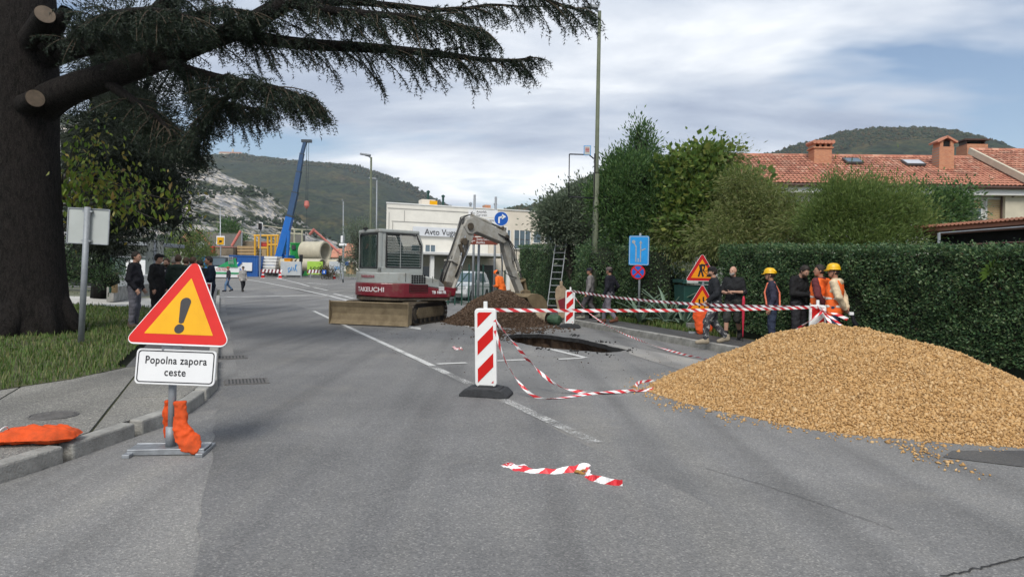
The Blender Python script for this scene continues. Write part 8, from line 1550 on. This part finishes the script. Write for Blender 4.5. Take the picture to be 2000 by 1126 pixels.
# distant houses
def far_house(label, x0, y0, x1, y1, d, ridge, mat='render_white'):
    base = W((x0+x1)/2, y1, d); t = T('distant_house', label, 'house', base, 0, 'houses beyond the site'); a, c = W(x0, y0, d)-base, W(x1, y1, d)-base; w_ = c.x-a.x; h = a.z; b = MB(); b.box((0, 3, h/2-2), (w_, 6, h+4)); b.build('wall', MATS[mat], t); rh = (y0-ridge)/1350*d; e = .5
    b = MB(); b.add([(-w_/2-e, -e, h-.1), (w_/2+e, -e, h-.1), (w_/2+e, 3, h+rh), (-w_/2-e, 3, h+rh), (w_/2+e, 6+e, h-.1), (-w_/2-e, 6+e, h-.1)], [(0, 1, 2, 3), (3, 2, 4, 5)]); o = b.build('roof', MATS['roof_tile'], t); s = o.modifiers.new('th', 'SOLIDIFY'); s.thickness = .2
    b = MB(); b.box((w_*.3, 2.5, h+rh*.9), (.6, .6, 1.2)); b.build('chimney', MATS['brick'], o)
    n = max(1, int(w_/3))
    for i in range(n): b = MB(); b.box((-w_/2+(i+.5)*w_/n, -.02, h*.55), (.9, .06, 1.1)); b.build('window', MATS['window_glass'], t)
far_house('red-roofed house right of the site, below the hill', 648, 501, 700, 515, 150, 484); far_house('second red-roofed house higher up behind the lamp posts', 676, 487, 712, 500, 170, 474, 'render_beige'); far_house('pale house with red roof behind the left crowd', 352, 476, 386, 505, 140, 454); far_house('small red-roofed house beside the mesh screen wall', 384, 468, 402, 490, 150, 456, 'render_beige')
# monastery on the hilltop
def monastery():
    d = 1492; base = W(452, 303, d); t = T('hilltop_monastery', 'pale monastery church with bell tower on the hilltop', 'church', base); k = d/1350; b = MB(); b.box((0, 0, -1*k), (44*k, 14, 8*k)); b.build('wall', MATS['render_beige'], t); b = MB(); b.prism([(-22.5*k, 0), (22.5*k, 0), (20*k, 2.2*k), (-20*k, 2.2*k)], 14, Matrix(((1, 0, 0, 0), (0, 0, 1, -7), (0, 1, 0, 3*k), (0, 0, 0, 1)))); b.build('roof', MATS['roof_tile'], t); b = MB(); b.box((2.5*k, 0, 5*k), (3*k, 3*k, 10*k)); b.add([(1*k, -1.5*k, 10*k), (4*k, -1.5*k, 10*k), (4*k, 1.5*k, 10*k), (1*k, 1.5*k, 10*k), (2.5*k, 0, 14*k)], [(0, 1, 4), (1, 2, 4), (2, 3, 4), (3, 0, 4)]); b.build('bell_tower', MATS['render_beige'], t)
    for i in range(8): b = MB(); b.box((-19*k+i*5.2*k, -7.1, 0), (1.2*k, .3, 2*k)); b.build('window', MATS['frame_dark'], t)
    p = W(486, 300, d)-base; b = MB(); b.tube([p+Vector((0, 0, -8)), p+Vector((0, 0, 9))], .6, 6); b.build('radio_mast', MATS['galvanised_dull'], t)
monastery()
# ---- background on the left: low wall, rail, hoarding, shelter ---------------------------------
def left_back():
    A = W(215, 575, 28); B = W(300, 562, 36); A.z = B.z = KZ; t = T('low_wall', 'low concrete wall with white openwork parapet behind the man in black', 'wall', A); e = B-A; b = MB(); b.beam(Vector((0, 0, .3)), e+Vector((0, 0, .3)), .25, .6); b.build('base', MATS['kerb_concrete'], t)
    n = 26
    for i in range(n): p = e*((i+.5)/n); b = MB(); b.box((p.x, p.y, .78), (.16, .16, .36)); b.build('baluster', MATS['frame_white'], t, rz=None)
    b = MB(); b.beam(Vector((0, 0, 1.0)), e+Vector((0, 0, 1.0)), .28, .1); b.build('coping', MATS['frame_white'], t)
    simple('poster_wall', 'grey-green billboard with white poster behind the man in black', 'billboard', [('panel', 'hedge_board', 212, 503, 282, 560, 0, .1), ('poster', 'sign_white', 246, 507, 283, 553, -.06, .03), ('print', 'decal_rose', 254, 518, 275, 526, -.08, .02), ('print', 'decal_rose', 257, 530, 272, 533, -.08, .02), ('frame_top', 'galvanised_dull', 211, 500, 284, 503, -.05, .2)], 38)
    simple('yellow_post', 'square yellow timber post at the lawn edge', 'post', [('post', 'timber', 217.5, 534, 226, 572, 0, .16), ('cap', 'timber', 217, 532.5, 226.5, 534, -.02, .2)], 26); simple('green_pipe_post', 'thin teal pole beside the yellow timber post', 'post', [('pole', 'fence_green', 213.5, 500, 216.5, 572, 0, .06), ('cap', 'galvanised', 213.3, 498, 216.8, 500.2, -.01, .08)], 26.5)
    base = base_at(140, 34); t2, b2 = simple('shelter', 'low white-railed shelter with grey roof behind the cedar trunk', 'shelter', [('roof', 'galvanised_dull', 60, 468, 300, 480, 0, 4), ('back_wall', 'frame_dark', 70, 486, 240, 560, 3, .1), ('rail', 'sign_white', 60, 500, 185, 503, -.2, .08), ('rail', 'sign_white', 60, 508, 185, 510, -.2, .08), ('end_wall', 'back_grey', 240, 480, 300, 560, 2, .1), ('post', 'fence_green', 110, 480, 113, 560, -.1, .1), ('post', 'fence_green', 160, 480, 163, 560, -.1, .1)], 42)
    for k in range(16): b = MB(); boxpx(b, b2, 64+k*7.6, 503, 66+k*7.6, 508, 41.85, .06); b.build('baluster', MATS['sign_white'], t2)
M('hedge_board', (.10, .14, .13), .8, .15, 2); left_back()
# ================================================================== haze over the valley
def haze():
    m = bpy.data.materials.new('haze_air'); m.use_nodes = True; t = m.node_tree; t.nodes.clear(); v = N(t, 'ShaderNodeVolumePrincipled'); v.inputs['Color'].default_value = (.82, .9, 1, 1); v.inputs['Density'].default_value = .00016; v.inputs['Anisotropy'].default_value = .2
    o = N(t, 'ShaderNodeOutputMaterial'); t.links.new(v.outputs[0], o.inputs['Volume']); b = MB(); b.box((0, 930, 198.5), (3900, 2060, 403)); k = b.build('haze', m, None); tag(k, 'thin bluish haze over the valley and hills', 'haze', None, 'stuff')
haze()
